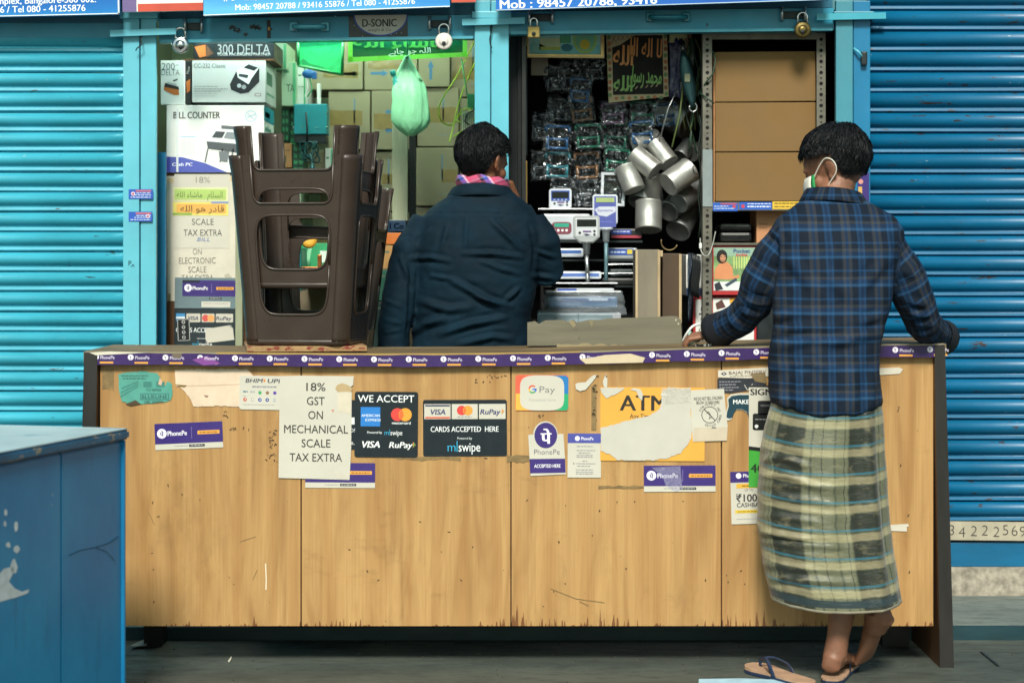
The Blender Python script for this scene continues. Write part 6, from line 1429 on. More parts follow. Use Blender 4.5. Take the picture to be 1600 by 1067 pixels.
def ring(py, xl, xr, yc, hd, n=44, e=2.3, dz=None):
    k = S(yc); c = W((xl+xr)/2, py, yc); hw = (xr-xl)/2*k; L = []
    for i in range(n):
        a = 2*math.pi*i/n; ca, sa = math.cos(a), math.sin(a)
        p = Vector((c.x+hw*math.copysign(abs(ca)**(2/e), ca), yc+hd*math.copysign(abs(sa)**(2/e), sa), c.z))
        if dz: p.z += dz(ca, sa)
        L.append(p)
    return L
def mesh_from(V, Fs, mat, smooth=True, uv=None):
    m = MB(); m.v = [tuple(v) for v in V]; m.f = Fs; m.mi(mat); m.fm = [0]*len(Fs); m.sm = [smooth]*len(Fs); m.uv = uv; return m
def frame_of(yaw, pitch, roll=0.):
    "head axes as columns: right, forward, up; yaw 0 looks away from the street"
    return Matrix.Rotation(-R(yaw), 3, 'Z') @ Matrix.Rotation(-R(pitch), 3, 'X') @ Matrix.Rotation(R(roll), 3, 'Y')
def head_shapes(m, c, Q, skin, s=1.0):
    "skull, jaw, face and ears, as overlapping forms that are later merged to one skin"
    X = Matrix.Translation(c) @ Q.to_4x4()
    def el(p, r, rot=None): m.ball(X @ Vector([q*s for q in p]), [q*s for q in r], skin, 3, (Q @ rot) if rot is not None else Q)
    el((0, -.005, .012), (.075, .096, .098)); el((0, .028, -.045), (.058, .062, .068)); el((0, .052, -.082), (.034, .034, .030)); el((0, .070, .012), (.052, .022, .040))
    el((0, .092, -.038), (.013, .022, .012)); el((0, .090, -.018), (.009, .014, .030)); el((.012, .086, -.041), (.009, .012, .008)); el((-.012, .086, -.041), (.009, .012, .008))
    el((0, .082, -.064), (.024, .014, .0065)); el((0, .081, -.073), (.022, .013, .007)); 
    for sx_ in (-1, 1):
        el((sx_*.030, .077, .003), (.022, .016, .008)); el((sx_*.031, .072, -.012), (.013, .014, .009)); el((sx_*.046, .050, -.040), (.022, .026, .024))
        er = Matrix.Rotation(R(-12), 3, 'X') @ Matrix.Rotation(R(sx_*24), 3, 'Z')
        el((sx_*.079, -.012, -.018), (.007, .019, .031), er); el((sx_*.083, -.020, -.010), (.006, .013, .023), er); el((sx_*.078, -.004, -.042), (.006, .009, .012), er)
def hand_shapes(m, wrist, d, up, thumb_side, skin, curl=35, s=1.0):
    "a palm, four unequal bent fingers and a thumb from the side of the palm; up is the back of the hand"
    d = Vector(d).normalized(); up = Vector(up); up = (up-d*up.dot(d)).normalized(); sd = d.cross(up)*thumb_side
    P = lambda a, b, c: wrist+(d*a+sd*b+up*c)*s
    loops = []
    for a, hw, hh in ((-.02, .026, .020), (.01, .030, .018), (.045, .039, .015), (.08, .041, .013), (.092, .038, .011)): loops.append([P(a, hw*math.cos(t)+.002, hh*math.sin(t)) for t in np.linspace(0, 2*math.pi, 15)[:-1]])
    m.loft(loops, skin)
    for i, (b, L) in enumerate(((.030, .068), (.010, .076), (-.010, .070), (-.029, .054))):
        pts = [P(.055, b*.9, 0), P(.088, b, .003)]; ang = 12+i*3
        for f in (.46, .30, .24): ang += curl*(.5 if f == .46 else .9); q = pts[-1]; pts.append(q+(d*math.cos(R(ang))-up*math.sin(R(ang)))*L*f*s*1.05)
        m.tube(pts, [.0095*s, .0098*s, .0088*s, .0078*s, .0062*s], skin, 10)
    pts = [P(.012, .020, -.004), P(.035, .045, -.012), P(.062, .058, -.022), P(.085, .056, -.034)]
    m.tube(pts, [.014*s, .0125*s, .0105*s, .008*s], skin, 10)
def foot_shapes(m, ankle, heel, ball, skin, toe_dir, upv, s=1.0, side=1):
    ankle, heel, ball = Vector(ankle), Vector(heel), Vector(ball); f = (ball-heel).normalized(); upv = Vector(upv); upv = (upv-f*upv.dot(f)).normalized(); sd = f.cross(upv)*side
    L = (ball-heel).length; loops = []
    for t, hw, hh, lift in ((-.06, .016, .016, .012), (0, .029, .028, .010), (.2, .031, .036, .018), (.42, .031, .038, .024), (.65, .038, .029, .012), (.88, .045, .021, .004), (1.02, .045, .016, 0)):
        loops.append([heel+f*(L*t)+upv*(lift+hh*math.sin(a)*(1 if math.sin(a) > 0 else .62))+sd*(hw*math.cos(a)) for a in np.linspace(0, 2*math.pi, 21)[:-1]])
    m.loft(loops, skin)
    m.tube([ankle, ankle.lerp(heel+f*L*.28+upv*.03, .55), heel+f*L*.36+upv*.022], [.036*s, .036*s, .034*s], skin, 14)
    m.tube([ankle, ankle.lerp(heel+upv*.02, .55), heel+upv*.018+f*.014], [.033*s, .031*s, .030*s], skin, 12)
    for q in (-1, 1): m.ball(ankle.lerp(heel+f*L*.25, .30)+sd*q*.027, .0115, skin, 2)
    td = Vector(toe_dir).normalized(); tu = (upv-td*upv.dot(td)).normalized()
    for i, (b, l_, r_) in enumerate(((.032, .050, .0125), (.012, .044, .0095), (-.004, .040, .009), (-.019, .035, .0085), (-.033, .029, .008))):
        p0 = ball+sd*b-f*.012; m.tube([p0, p0+td*l_*.45+tu*.004, p0+td*l_*.8+tu*.001, p0+td*l_-tu*.003], [r_, r_*1.02, r_*1.05, r_*.7], skin, 10)
HAIR = None
def hair_mat():
    n = NT('black_hair'); f = n.noise(n.mapping((1, 1, 1)), 60, 3); n.base(n.mix(f, lin('#08090b'), lin('#16181c'))); n.set(Roughness=.5); n.b.inputs['Specular IOR Level'].default_value = .28; return n.m
HAIR = hair_mat(); STRAND = M('hair_strand', '#0b0e11', .58, var=.5, scale=70, spec=.2)
def hair(parent, c, Q, rad, line, seed, s=1.0, n=5200, ruffle=.006, length=.034):
    X = Matrix.Translation(c) @ Q.to_4x4(); rnd = random.Random(seed)
    b = bmesh.new(); bmesh.ops.create_icosphere(b, subdivisions=5, radius=1)
    kill = []; off = Vector((seed*3.1, 0, 0))
    for v in b.verts:
        d = v.co.copy(); p = Vector((d.x*rad[0], d.y*rad[1]-.006, d.z*rad[2]+.014))*s
        if p.z/s < line(p.x/s, p.y/s)-.004: kill.append(v)
        n_ = mnoise.noise(d*5+off)*.5+mnoise.noise(Vector((d.x*16, d.y*16, d.z*7))+off)*.6
        v.co = p*(1+n_*ruffle/.1*.35)
    bmesh.ops.delete(b, geom=kill, context='VERTS')
    m = MB(); m.bm(b, HAIR, X, True); m.build('hair', parent)
    crown = Vector((.012, -.055, .10)); m = MB(); V = []; Fs = []
    k = 0
    while k < n:
        d = Vector((rnd.gauss(0, 1), rnd.gauss(0, 1), rnd.gauss(0, 1))).normalized()
        p = Vector((d.x*rad[0], d.y*rad[1]-.006, d.z*rad[2]+.014))
        ed_ = line(p.x, p.y); short = p.z < ed_+.004
        if p.z < ed_-.010 or (short and rnd.random() > .5): continue
        k += 1; nrm = Vector((d.x/rad[0], d.y/rad[1], d.z/rad[2])).normalized()
        fl = p-crown; fl = (fl-nrm*fl.dot(nrm)); fl = fl.normalized() if fl.length > .004 else Vector((1, 0, 0))
        sw = mnoise.noise(p*30+off); fl = (fl+nrm.cross(fl)*(sw*.8+rnd.uniform(-.25, .25))+Vector((0, 0, -.25))).normalized(); fl = (fl-nrm*fl.dot(nrm)).normalized()
        lift = .003+abs(mnoise.noise(p*22-off))*ruffle*2.6+rnd.random()*.004; Ls = (.35 if short else 1)*(.5 if abs(p.x) > .05 and -.06 < p.y < .06 and p.z < .07 else 1)*length*rnd.uniform(.6, 1.15)*(1.0 if p.z > .0 else .5); lift *= 1.0 if p.z > .02 else max(.25, (p.z+.06)/.08); tw = rnd.uniform(-.9, .9); wd = (nrm.cross(fl)*math.cos(tw)+nrm*math.sin(tw))*rnd.uniform(.0006, .0013)
        o = len(V)
        for t, h, ww in ((0, .001, 1), (.4, lift, 1), (.75, lift*1.1, .75), (1, lift*.75+rnd.random()*.002, .15)):
            q = p+fl*Ls*t-nrm*(Ls*t)**2*5.2+nrm*h
            V += [X @ (q*s+wd*ww), X @ (q*s-wd*ww)]
        Fs += [(o+2*i, o+2*i+1, o+2*i+3, o+2*i+2) for i in range(3)]
    m.add(V, Fs, STRAND, None, True); m.build('hair_strands', parent, kind='stuff')
def skin_mat(name, col):
    n = NT(name); c = lin(col); f = n.noise(n.mapping(), 14, 5, .6); f2 = n.noise(n.mapping(), 120, 6, .65)
    o = n.mix(n.rng(f, .35, .7), tuple(x*.82 for x in c), (min(1, c[0]*1.14), c[1]*1.08, c[2]*1.05)); n.base(o); n.set(Roughness=.52); n.b.inputs['Subsurface Weight'].default_value = .12; n.b.inputs['Subsurface Radius'].default_value = (.012, .004, .002)
    n.bump(f2, .45, .002); return n.m
def along(V, pts):
    "nearest point on a chain: distance, length along and angle round it"
    P = [np.array(p) for p in pts]; best = np.full(len(V), 1e9); sl_ = np.zeros(len(V)); ang = np.zeros(len(V)); acc = 0; u = None
    for a, b in zip(P, P[1:]):
        d = b-a; L = np.linalg.norm(d); t = d/L; w = np.clip(((V-a)@t), 0, L); q = a+np.outer(w, t); r_ = V-q; dist = np.linalg.norm(r_, axis=1)
        e1 = np.cross(t, [0, 1, 0]); e1 /= np.linalg.norm(e1); e2 = np.cross(t, e1); m = dist < best
        best = np.where(m, dist, best); sl_ = np.where(m, acc+w, sl_); ang = np.where(m, np.arctan2(r_@e1, r_@e2), ang); acc += L
    return best, sl_, ang
def garment(sections, arms, voxel, smooth_n=6, n_=44):
    m = MB(); dm = WHITE
    m.loft([ring(*q, n=n_) for q in sections], dm)
    for pts, rs in arms: m.tube(pts, rs, dm, 20)
    return mesh_eval(m, [('REMESH', dict(mode='VOXEL', voxel_size=voxel)), ('SMOOTH', dict(factor=.5, iterations=smooth_n))])

# ---------------- the shopkeeper
SKIN_K = skin_mat('shopkeeper_skin', '#7a5038')
JACKET = None
n = NT('dark_teal_jacket'); f = n.noise(n.mapping(), 7, 5); f2 = n.noise(n.mapping((1, 1, 1)), 420, 2)
n.base(n.mix(n.rng(f, .3, .7), lin('#031420'), lin('#092736'))); n.set(Roughness=n.rng(f, .3, .7, .74, .86)); n.b.inputs['Specular IOR Level'].default_value = .18; n.bump(n.noise(n.mapping((1, .6, 1.5)), 44, 7, .62, .4), .26, .005); JACKET = n.m
keeper = thing('person', 'shopkeeper in a dark teal jacket and pink scarf behind the counter, back turned', 'person', (W(745, 0, .72).x, .72, Z_P))
YK = .72
sec = [(286, 724, 783, YK+.02, .062), (296, 712, 797, YK+.01, .075), (308, 696, 812, YK, .092), (322, 676, 830, YK, .104), (340, 660, 842, YK, .115), (365, 650, 848, YK-.005, .125), (400, 644, 846, YK-.01, .128), (450, 648, 838, YK-.01, .125), (500, 646, 830, YK-.01, .12), (550, 643, 828, YK-.01, .122), (640, 640, 830, YK-.01, .125), (700, 640, 832, YK-.01, .125)]
armL = [W(668, 346, .72), W(640, 395, .70), W(626, 450, .68), W(616, 510, .66), W(612, 575, .64), W(613, 640, .62)]
armR = [W(824, 348, .73), W(845, 385, .72), W(853, 422, .73), W(846, 415, .86), W(830, 370, .95), W(812, 328, .99)]
V, Fs, N = garment(sec, [(armL, [.056, .062, .058, .056, .052, .047]), (armR, [.066, .070, .064, .058, .052, .046])], .0068, 5)
folds = [([(659, 334), (745, 333), (828, 337)], -.004, 2.2), ([(729, 338), (727, 392)], .005, 6), ([(640, 404), (672, 402), (702, 408)], .010, 6), ([(722, 396), (770, 396), (816, 402)], .010, 6), ([(752, 408), (782, 420), (812, 428)], .008, 6),
         ([(705, 438), (742, 458), (788, 482)], .012, 8), ([(672, 431), (705, 436)], .007, 5), ([(738, 463), (800, 478)], .008, 6), ([(642, 522), (664, 506), (694, 498)], .013, 9), ([(688, 522), (735, 506), (788, 497)], .012, 8), ([(716, 538), (770, 526), (800, 530)], .010, 7),
         ([(768, 345), (792, 368), (816, 392)], .009, 7), ([(655, 470), (700, 484), (735, 480)], .009, 9), ([(812, 450), (790, 470)], .008, 6), ([(625, 400), (640, 440)], .008, 6), ([(604, 470), (628, 480)], .006, 5), ([(602, 500), (626, 506)], .006, 5), ([(600, 520), (625, 516)], .005, 4), ([(838, 392), (866, 402)], .007, 5), ([(830, 430), (870, 436)], .007, 6), ([(700, 350), (690, 390)], .006, 7), ([(690, 560), (800, 548)], .010, 8), ([(668, 356), (650, 380)], -.003, 4), ([(640, 378), (642, 420), (640, 470), (637, 530)], -.005, 5), ([(826, 352), (836, 392), (832, 430)], -.004, 5)]
V = add_folds(V, N, [(a, b*1.15, c*.62) for a, b, c in folds]); V = noise_push(V, N, (9, 9, 14), .004, 3); V = noise_push(V, N, (30, 30, 44), .0022, 5)
mesh_from(V, Fs, JACKET).build('jacket', keeper)
def collar(parent, name, cx, cy, y, rows, mat, uvs=None):
    m = MB(); L = []
    for rx, ry, dz in rows: L.append([W(cx+rx*math.cos(a), cy+dz+3.5*(1-math.sin(a))*.5*-1+ (2.5*math.cos(2*a)), y)+Vector((0, ry*math.sin(a), 0)) for a in np.linspace(0, 2*math.pi, 49)[:-1]])
    m.loft(L, mat, False); return m.build(name, parent)
collar(keeper, 'collar', 752, 300, YK+.01, [(41, .074, -3), (43, .080, -8), (46, .087, -6), (52, .100, 3), (56, .110, 10), (55, .106, 13), (48, .09, 9)], JACKET)
m = MB(); sh_ = M('dark_trousers', '#1a1c20', .8, var=.2)
m.loft([ring(*q) for q in ((690, 648, 826, YK, .10), (760, 650, 824, YK, .105), (800, 655, 820, YK, .09))], sh_)
for a, b in ((652, 732), (742, 822)): m.loft([ring(py, a+i*3, b-i*3, YK, .08-.006*i, 24) for i, py in enumerate((770, 850, 930, 975))], sh_)
m.build('trousers', keeper)
# one skin: head, neck, arms, hands, legs
m = MB(); hc = W(755, 249, .76); Q = frame_of(38, 14)
head_shapes(m, hc, Q, SKIN_K, .96)
m.tube([hc+Vector((0, -.005, -.045)), W(753, 285, .745), W(752, 315, .73)], [.052, .054, .066], SKIN_K, 18)
m.loft([ring(a, b+10, c-10, d, e*.75, 30) for a, b, c, d, e in sec[2:]], SKIN_K)
m.tube(armL, [.05, .048, .043, .040, .034, .028], SKIN_K, 14); m.tube(armR, [.05, .05, .044, .040, .034, .030], SKIN_K, 14)
hand_shapes(m, W(613, 655, .62), (0, .1, -1), (-1, -.2, 0), -1, SKIN_K, 28); hand_shapes(m, W(809, 322, .99), (-.45, -.10, .85), (.75, -.55, .2), -1, SKIN_K, 70, .95)
m.loft([ring(py, a, b, YK, .07, 20) for py, a, b in ((690, 665, 810), (790, 665, 810))], SKIN_K)
for a, b in ((660, 724), (750, 814)): m.loft([ring(py, a+i*6, b-i*6, YK, .06-.006*i, 20) for i, py in enumerate((780, 870, 940, 978))], SKIN_K)
for px in (692, 782):
    g_ = W(px, 960, YK).x; foot_shapes(m, (g_, YK, .11), (g_, YK-.05, .055), (g_, YK+.12, .05), SKIN_K, (0, 1, 0), (0, 0, 1))
V, Fs, N = mesh_eval(m, [('REMESH', dict(mode='VOXEL', voxel_size=.0048)), ('SMOOTH', dict(factor=.5, iterations=3))]); mesh_from(V, Fs, SKIN_K).build('body', keeper)
def hairline_k(x, y):
    z = -.060 if y < -.03 else -.060+(y+.03)*1.35
    if y > .045: z = .04+(y-.045)*1.0
    if abs(x) > .05 and y > -.035: z = max(z, .002+(y+.035)*.4)
    return z
hair(keeper, hc, Q, (.081, .102, .099), hairline_k, 2, 1.0, 9500, .006, .034)
n = NT('pink_blue_scarf'); w_ = n.n('TexCoord'); xyz = n.n('SeparateXYZ'); n.l(n.tc.outputs['Object'], xyz.inputs[0])
fr = n.math('FRACT', n.math('ADD', n.math('MULTIPLY', xyz.outputs[0], 12.), n.math('MULTIPLY', xyz.outputs[2], 9.)))
fr2 = n.math('FRACT', n.math('SUBTRACT', n.math('MULTIPLY', xyz.outputs[2], 34.), n.math('MULTIPLY', xyz.outputs[0], 12.)))
c1 = n.ramp(fr, [(0, lin('#a83f62')), (.34, lin('#a83f62')), (.36, lin('#281a2c')), (.50, lin('#281a2c')), (.52, lin('#3a50a8')), (.72, lin('#3a50a8')), (.74, lin('#d8a8c0')), (.82, lin('#d8a8c0')), (.84, lin('#b83a5e')), (1, lin('#b83a5e'))], 'CONSTANT')
c2 = n.ramp(fr2, [(0, lin('#ea6a90')), (.5, lin('#ea6a90')), (.52, lin('#2c2440')), (.8, lin('#2c2440')), (.82, lin('#c8b8d8')), (1, lin('#c8b8d8'))], 'CONSTANT')
n.base(n.mix(.2, c1, c2)); n.set(Roughness=.9); n.bump(n.noise(n.mapping(), 45, 4), .4, .004)
m = MB(); L = []
for i in range(36):
    a = 2*math.pi*i/36; cx, cy = 754+37*math.cos(a), 281-3*math.sin(a)+(9*max(0, math.cos(a))**1.5)+2.5*max(0, -math.cos(a)); c_ = W(cx, cy, YK+.015); c_.y += .078*math.sin(a)
    out = Vector((math.cos(a), math.sin(a), 0)); L.append([c_+out*(.012+.003*math.sin(5*a))*math.cos(t)+Vector((0, 0, .021+.004*math.sin(7*a+1)))*math.sin(t) for t in np.linspace(0, 2*math.pi, 11)[:-1]])
L.append(L[0]); m.loft(L, n.m, False)
L = []
for t in np.linspace(0, 1, 9):      # the loose end that crosses to the right front
    c_ = W(778+20*t, 290+24*t, .70+.04*t); w_2 = .020*(1-.3*t); L.append([c_+Vector((w_2*.8*math.cos(a), -.012+.008*math.sin(a), w_2*.55*math.cos(a)+.006*math.sin(a))) for a in np.linspace(0, 2*math.pi, 11)[:-1]])
m.loft(L, n.m); m.build('scarf', keeper)

# ---------------- the customer
SKIN_C = skin_mat('customer_skin', '#8a604a')
cust = thing('person', 'barefoot customer in a blue checked shirt and checked sarong, leaning on the counter', 'person', (W(1300, 0, -.2).x, -.2, 0))
def plaid():
    n = NT('blue_plaid_cotton'); uv = n.n('UVMap'); uv.uv_map = 'cloth'; xyz = n.n('SeparateXYZ'); n.l(uv.outputs[0], xyz.inputs[0])
    wob = n.noise(n.mapping(), 6, 3)
    def band(o, per, stops):
        t = n.math('FRACT', n.math('ADD', n.math('DIVIDE', o, per), n.math('MULTIPLY', wob, .10))); return n.ramp(t, stops)
    D_, N_, B_, G_, L_ = lin('#0a1828'), lin('#123052'), lin('#1a4268'), lin('#3a3d42'), lin('#33608a')
    a = band(xyz.outputs[0], .094, [(0, D_), (.17, D_), (.20, G_), (.28, G_), (.31, N_), (.36, N_), (.39, G_), (.46, G_), (.49, D_), (.66, D_), (.68, B_), (.73, B_), (.75, N_), (.82, N_), (.84, B_), (.89, B_), (.91, D_), (1, D_)])
    b = band(xyz.outputs[1], .082, [(0, D_), (.24, D_), (.26, B_), (.32, L_), (.37, B_), (.39, N_), (.50, N_), (.53, G_), (.60, G_), (.63, D_), (.78, D_), (.80, B_), (.85, B_), (.87, D_), (1, D_)])
    c = n.mix(.5, a, b); f = n.noise(n.mapping(), 300, 2); c = n.mix(n.rng(f, .3, .7, 0, .25), c, lin('#0a1018'))
    n.base(c); n.set(Roughness=.85); n.b.inputs['Specular IOR Level'].default_value = .25; n.bump(n.noise(n.mapping((1, 1, 1.2)), 34, 6, .6), .35, .006); return n.m
PLAID = plaid()
sec = [(302, 1266, 1344, -.07, .062), (312, 1254, 1354, -.08, .076), (324, 1236, 1374, -.095, .092), (340, 1214, 1399, -.11, .104), (362, 1203, 1414, -.12, .116), (395, 1206, 1405, -.135, .125), (440, 1210, 1398, -.15, .126), (490, 1207, 1388, -.165, .120), (535, 1203, 1376, -.18, .118), (580, 1201, 1374, -.19, .122), (620, 1202, 1377, -.195, .128), (636, 1203, 1379, -.195, .130)]
aL = [W(1240, 366, -.115), W(1210, 402, -.105), W(1188, 445, -.08), W(1178, 474, -.05), W(1156, 498, .01), W(1128, 513, .07)]
aR = [W(1376, 376, -.125), W(1408, 420, -.115), W(1430, 470, -.09), W(1441, 503, -.06), W(1456, 518, .03), W(1467, 525, .11)]
V, Fs, N = garment(sec, [(aL, [.060, .064, .060, .058, .054, .050]), (aR, [.062, .064, .060, .058, .052, .048])], .0085, 5)
px, py = proj(V)
# the shirt tail hangs in a curve: lower in the middle, cut higher at the sides
low = np.clip((py-560)/76, 0, 1); V[:, 2] -= low*S(-.2)*(10-14*np.clip(np.abs((px-1300)/90), 0, 1.2)**2+2*np.sin(px*.09))*1.0
folds = [([(1226, 346), (1300, 350), (1384, 352)], -.003, 2.2), ([(1215, 360), (1212, 400), (1208, 445)], -.006, 4), ([(1396, 372), (1402, 420), (1398, 470)], -.006, 4), ([(1200, 520), (1250, 512), (1300, 516)], .010, 7), ([(1204, 545), (1270, 530), (1330, 536)], .009, 7), ([(1376, 520), (1330, 528), (1290, 540)], .009, 8), ([(1205, 498), (1240, 490)], .008, 6), ([(1374, 495), (1345, 505)], .008, 6), ([(1250, 560), (1248, 640)], .008, 9), ([(1330, 570), (1334, 645)], .007, 9), ([(1290, 420), (1330, 470)], .007, 10), ([(1230, 400), (1270, 450)], .007, 9), ([(1380, 410), (1350, 450)], .008, 8),
         ([(1165, 470), (1196, 476)], .010, 6), ([(1160, 486), (1186, 496)], .009, 5), ([(1140, 496), (1160, 520)], .007, 5), ([(1190, 420), (1210, 432)], .006, 6), ([(1422, 470), (1446, 478)], .008, 5), ([(1424, 490), (1452, 494)], .009, 5), ([(1430, 508), (1458, 506)], .007, 5), ([(1405, 420), (1430, 432)], .006, 6), ([(1300, 380), (1310, 420)], .006, 9), ([(1200, 575), (1260, 568), (1300, 575)], .007, 6), ([(1215, 600), (1225, 645)], .006, 7), ([(1368, 560), (1362, 640)], .006, 7), ([(1205, 360), (1225, 380)], .006, 5), ([(1280, 600), (1285, 648)], .005, 7)]
V = add_folds(V, N, folds); V = noise_push(V, N, (9, 9, 13), .006, 7); V = noise_push(V, N, (28, 28, 36), .0018, 9)
dl, sL, gL = along(V, aL); dr_, sR, gR = along(V, aR); xc = W(1300, 0, -.15).x
th = np.arctan2((V[:, 0]-xc)/.17, -(V[:, 1]+.15)/.12); uv = np.stack([np.where(V[:, 1] < -.1, V[:, 0]-xc, th*.165), V[:, 2]], 1)
inL = (V[:, 0] < W(1214, 0, -.12).x) & (dl < .085) & (V[:, 2] < W(0, 346, -.1).z); inR = (V[:, 0] > W(1398, 0, -.12).x) & (dr_ < .085)
uv = np.where(inL[:, None], np.stack([gL*.058, -sL+.013], 1), uv); uv = np.where(inR[:, None], np.stack([gR*.058, -sR+.02], 1), uv)
shirt = mesh_from(V, Fs, PLAID, True, uv).build('shirt', cust)
mm = MB(); L = []
for rx, ry, dz in ((40, .064, -8), (42, .070, -13), (45, .078, -10), (51, .094, 1), (54, .102, 7), (52, .098, 9), (46, .085, 4)): L.append([W(1303+rx*math.cos(a), 309+dz-4*math.cos(a)*-1+2*math.cos(2*a), -.08)+Vector((0, ry*math.sin(a), 0)) for a in np.linspace(0, 2*math.pi, 49)[:-1]])
mm.loft(L, PLAID, False); vv = np.array(mm.v); mm.uv = np.stack([np.arctan2(vv[:, 0]-W(1303, 0, -.08).x, -(vv[:, 1]+.08))*.11, vv[:, 2]*1.0+.02], 1); mm.build('collar', cust)
CUFF = M('dark_cuff_cloth', '#0a0f1a', .8, var=.2)
for pts, nm in ((aL, 'cuff'), (aR, 'cuff')):
    a, b = Vector(pts[-2]), Vector(pts[-1]); d = (b-a).normalized(); m = MB()
    m.tube([b-d*.030, b-d*.01, b+d*.015, b+d*.034, b+d*.036, b+d*.016, b-d*.01], [.050, .053, .056, .058, .054, .050, .044], CUFF, 22, True, False); m.build(nm, cust)
# sarong
def madras():
    n = NT('olive_madras_cotton'); uv = n.n('UVMap'); uv.uv_map = 'cloth'; xyz = n.n('SeparateXYZ'); n.l(uv.outputs[0], xyz.inputs[0]); u, v = xyz.outputs[0], xyz.outputs[1]
    w1 = n.noise(n.mapping((1, 1, 3)), 9, 4, .6); w2 = n.noise(n.mapping((4, 4, 1)), 7, 4, .65)
    fu = n.math('FRACT', n.math('ADD', n.math('DIVIDE', u, .192), n.math('MULTIPLY', w1, .06))); fv = n.math('FRACT', n.math('ADD', n.math('DIVIDE', v, .0815), n.math('MULTIPLY', w2, .13)))
    fv_line = n.math('FRACT', n.math('ADD', n.math('DIVIDE', v, .0815), .12)); row = n.math('FLOOR', n.math('ADD', n.math('DIVIDE', v, .0815), n.math('MULTIPLY', w2, .13)))
    dk, md, lt, cr = lin('#272b22'), lin('#545a47'), lin('#828468'), lin('#b5a984')
    A = n.ramp(fu, [(0, dk), (.44, dk), (.47, lt), (.54, lt), (.55, md), (.57, md), (.58, lt), (.68, lt), (.69, dk), (.70, lt), (.80, lt), (.81, md), (.84, lt), (.92, lt), (.93, dk), (.94, lt), (.97, lt), (1, dk)])
    B = n.ramp(fv, [(0, dk), (.54, dk), (.58, md), (.62, cr), (.84, cr), (.88, md), (.94, md), (.97, dk), (1, dk)])
    c = n.mix(.46, A, B); sm = n.noise(n.mapping((2.2, 2.2, 5)), 8, 4, .6); c = n.mix(n.rng(sm, .54, .72, 0, .4), c, lin('#a09674')); 
    ln = n.math('LESS_THAN', fv_line, .075); c = n.mix(n.math('MULTIPLY', ln, .5), c, lin('#2f7f98'))
    dkb = n.math('LESS_THAN', n.math('ABSOLUTE', n.math('SUBTRACT', v, .026)), .0105); c = n.mix(dkb, c, lin('#26363a'))
    whb = n.math('LESS_THAN', v, .007); c = n.mix(whb, c, lin('#a59c86'))
    f = n.noise(n.mapping(), 260, 2); c = n.mix(n.rng(f, .3, .7, 0, .14), c, lin('#1a1c14'))
    n.base(c); n.set(Roughness=n.rng(w1, .3, .7, .38, .55)); n.b.inputs['Sheen Weight'].default_value = .15; n.bump(n.noise(n.mapping((.7, .7, 2.4)), 26, 6, .62), .45, .007); return n.m
rowsS = [(624, 1206, 1373, .128), (650, 1199, 1376, .132), (700, 1188, 1379, .138), (760, 1183, 1382, .140), (820, 1182, 1387, .142), (880, 1190, 1395, .146), (920, 1200, 1402, .15), (946, 1205, 1408, .152)]
NU, NVr = 150, 90; YSA = -.185; L = []; UV = []
def lerp_rows(py):
    for a, b in zip(rowsS, rowsS[1:]):
        if py <= b[0]: t = (py-a[0])/(b[0]-a[0]); return [a[i]+(b[i]-a[i])*t for i in range(1, 4)]
    return rowsS[-1][1:]
for j in range(NVr):
    t = j/(NVr-1); row = []
    for i in range(NU):
        a = 2*math.pi*i/NU; ca, sa = math.cos(a), math.sin(a)
        hem = 944-11*abs(ca)**2.0+(4*ca if ca > 0 else 0)-5*max(0, sa); py = 624+(hem-624)*t
        xl, xr, hd = lerp_rows(min(946, py)); f = 1+t*(.020*math.sin(7*a+1.0+t)+.012*math.sin(13*a+2*t)+.006*math.sin(23*a)); e = 2.25
        hw = (xr-xl)/2; cx = (xl+xr)/2; p = W(cx+hw*(.985+(f-1)*.35)*math.copysign(abs(ca)**(2/e), ca), py, YSA); p.y += hd*f*math.copysign(abs(sa)**(2/e), sa)
        row.append(p); UV.append((a*.152+.025*t*0, (hem-py)*S(YSA)))
    L.append(row)
m = MB(); m.loft(L, madras(), False); V = np.array(m.v)
grid = V.reshape(NVr, NU, 3); du = np.roll(grid, -1, 1)-np.roll(grid, 1, 1); dv = np.gradient(grid, axis=0); N = np.cross(du, dv).reshape(-1, 3); N /= np.linalg.norm(N, axis=1)[:, None]+1e-9
cen = np.array([W(1293, 0, YSA).x, YSA]); sgn = np.sign(((V[:, :2]-cen)*N[:, :2]).sum(1)); N *= sgn[:, None]
rnd = random.Random(6); folds = [([(1204, 646), (1196, 672), (1188, 706)], .014, 8), ([(1222, 652), (1208, 690), (1200, 730)], .010, 7), ([(1186, 720), (1220, 714), (1262, 728)], .008, 5), ([(1184, 742), (1230, 744), (1280, 760)], .008, 5), ([(1300, 700), (1292, 940)], .007, 14), ([(1352, 660), (1362, 800), (1380, 940)], .009, 12), ([(1376, 650), (1384, 780), (1398, 935)], .008, 6)]
for k in range(7): y = 752+k*25+rnd.uniform(-7, 7); x1 = rnd.uniform(1245, 1345); folds.append(([(1184+k*.8, y), (1215, y+rnd.uniform(-3, 5)), (x1, y+rnd.uniform(4, 16))], rnd.uniform(.004, .009), rnd.uniform(3.5, 5.5)))
V = add_folds(V, N, folds); V = noise_push(V, N, (8, 8, 14), .004, 4); px, py = proj(V); st = np.clip((px-(1349+(py-640)*.075))/2.5, 0, 1); V = V+N*(st*.007*np.clip(-N[:, 1]*2+.6, 0, 1))[:, None]      # the wrap's outer flap
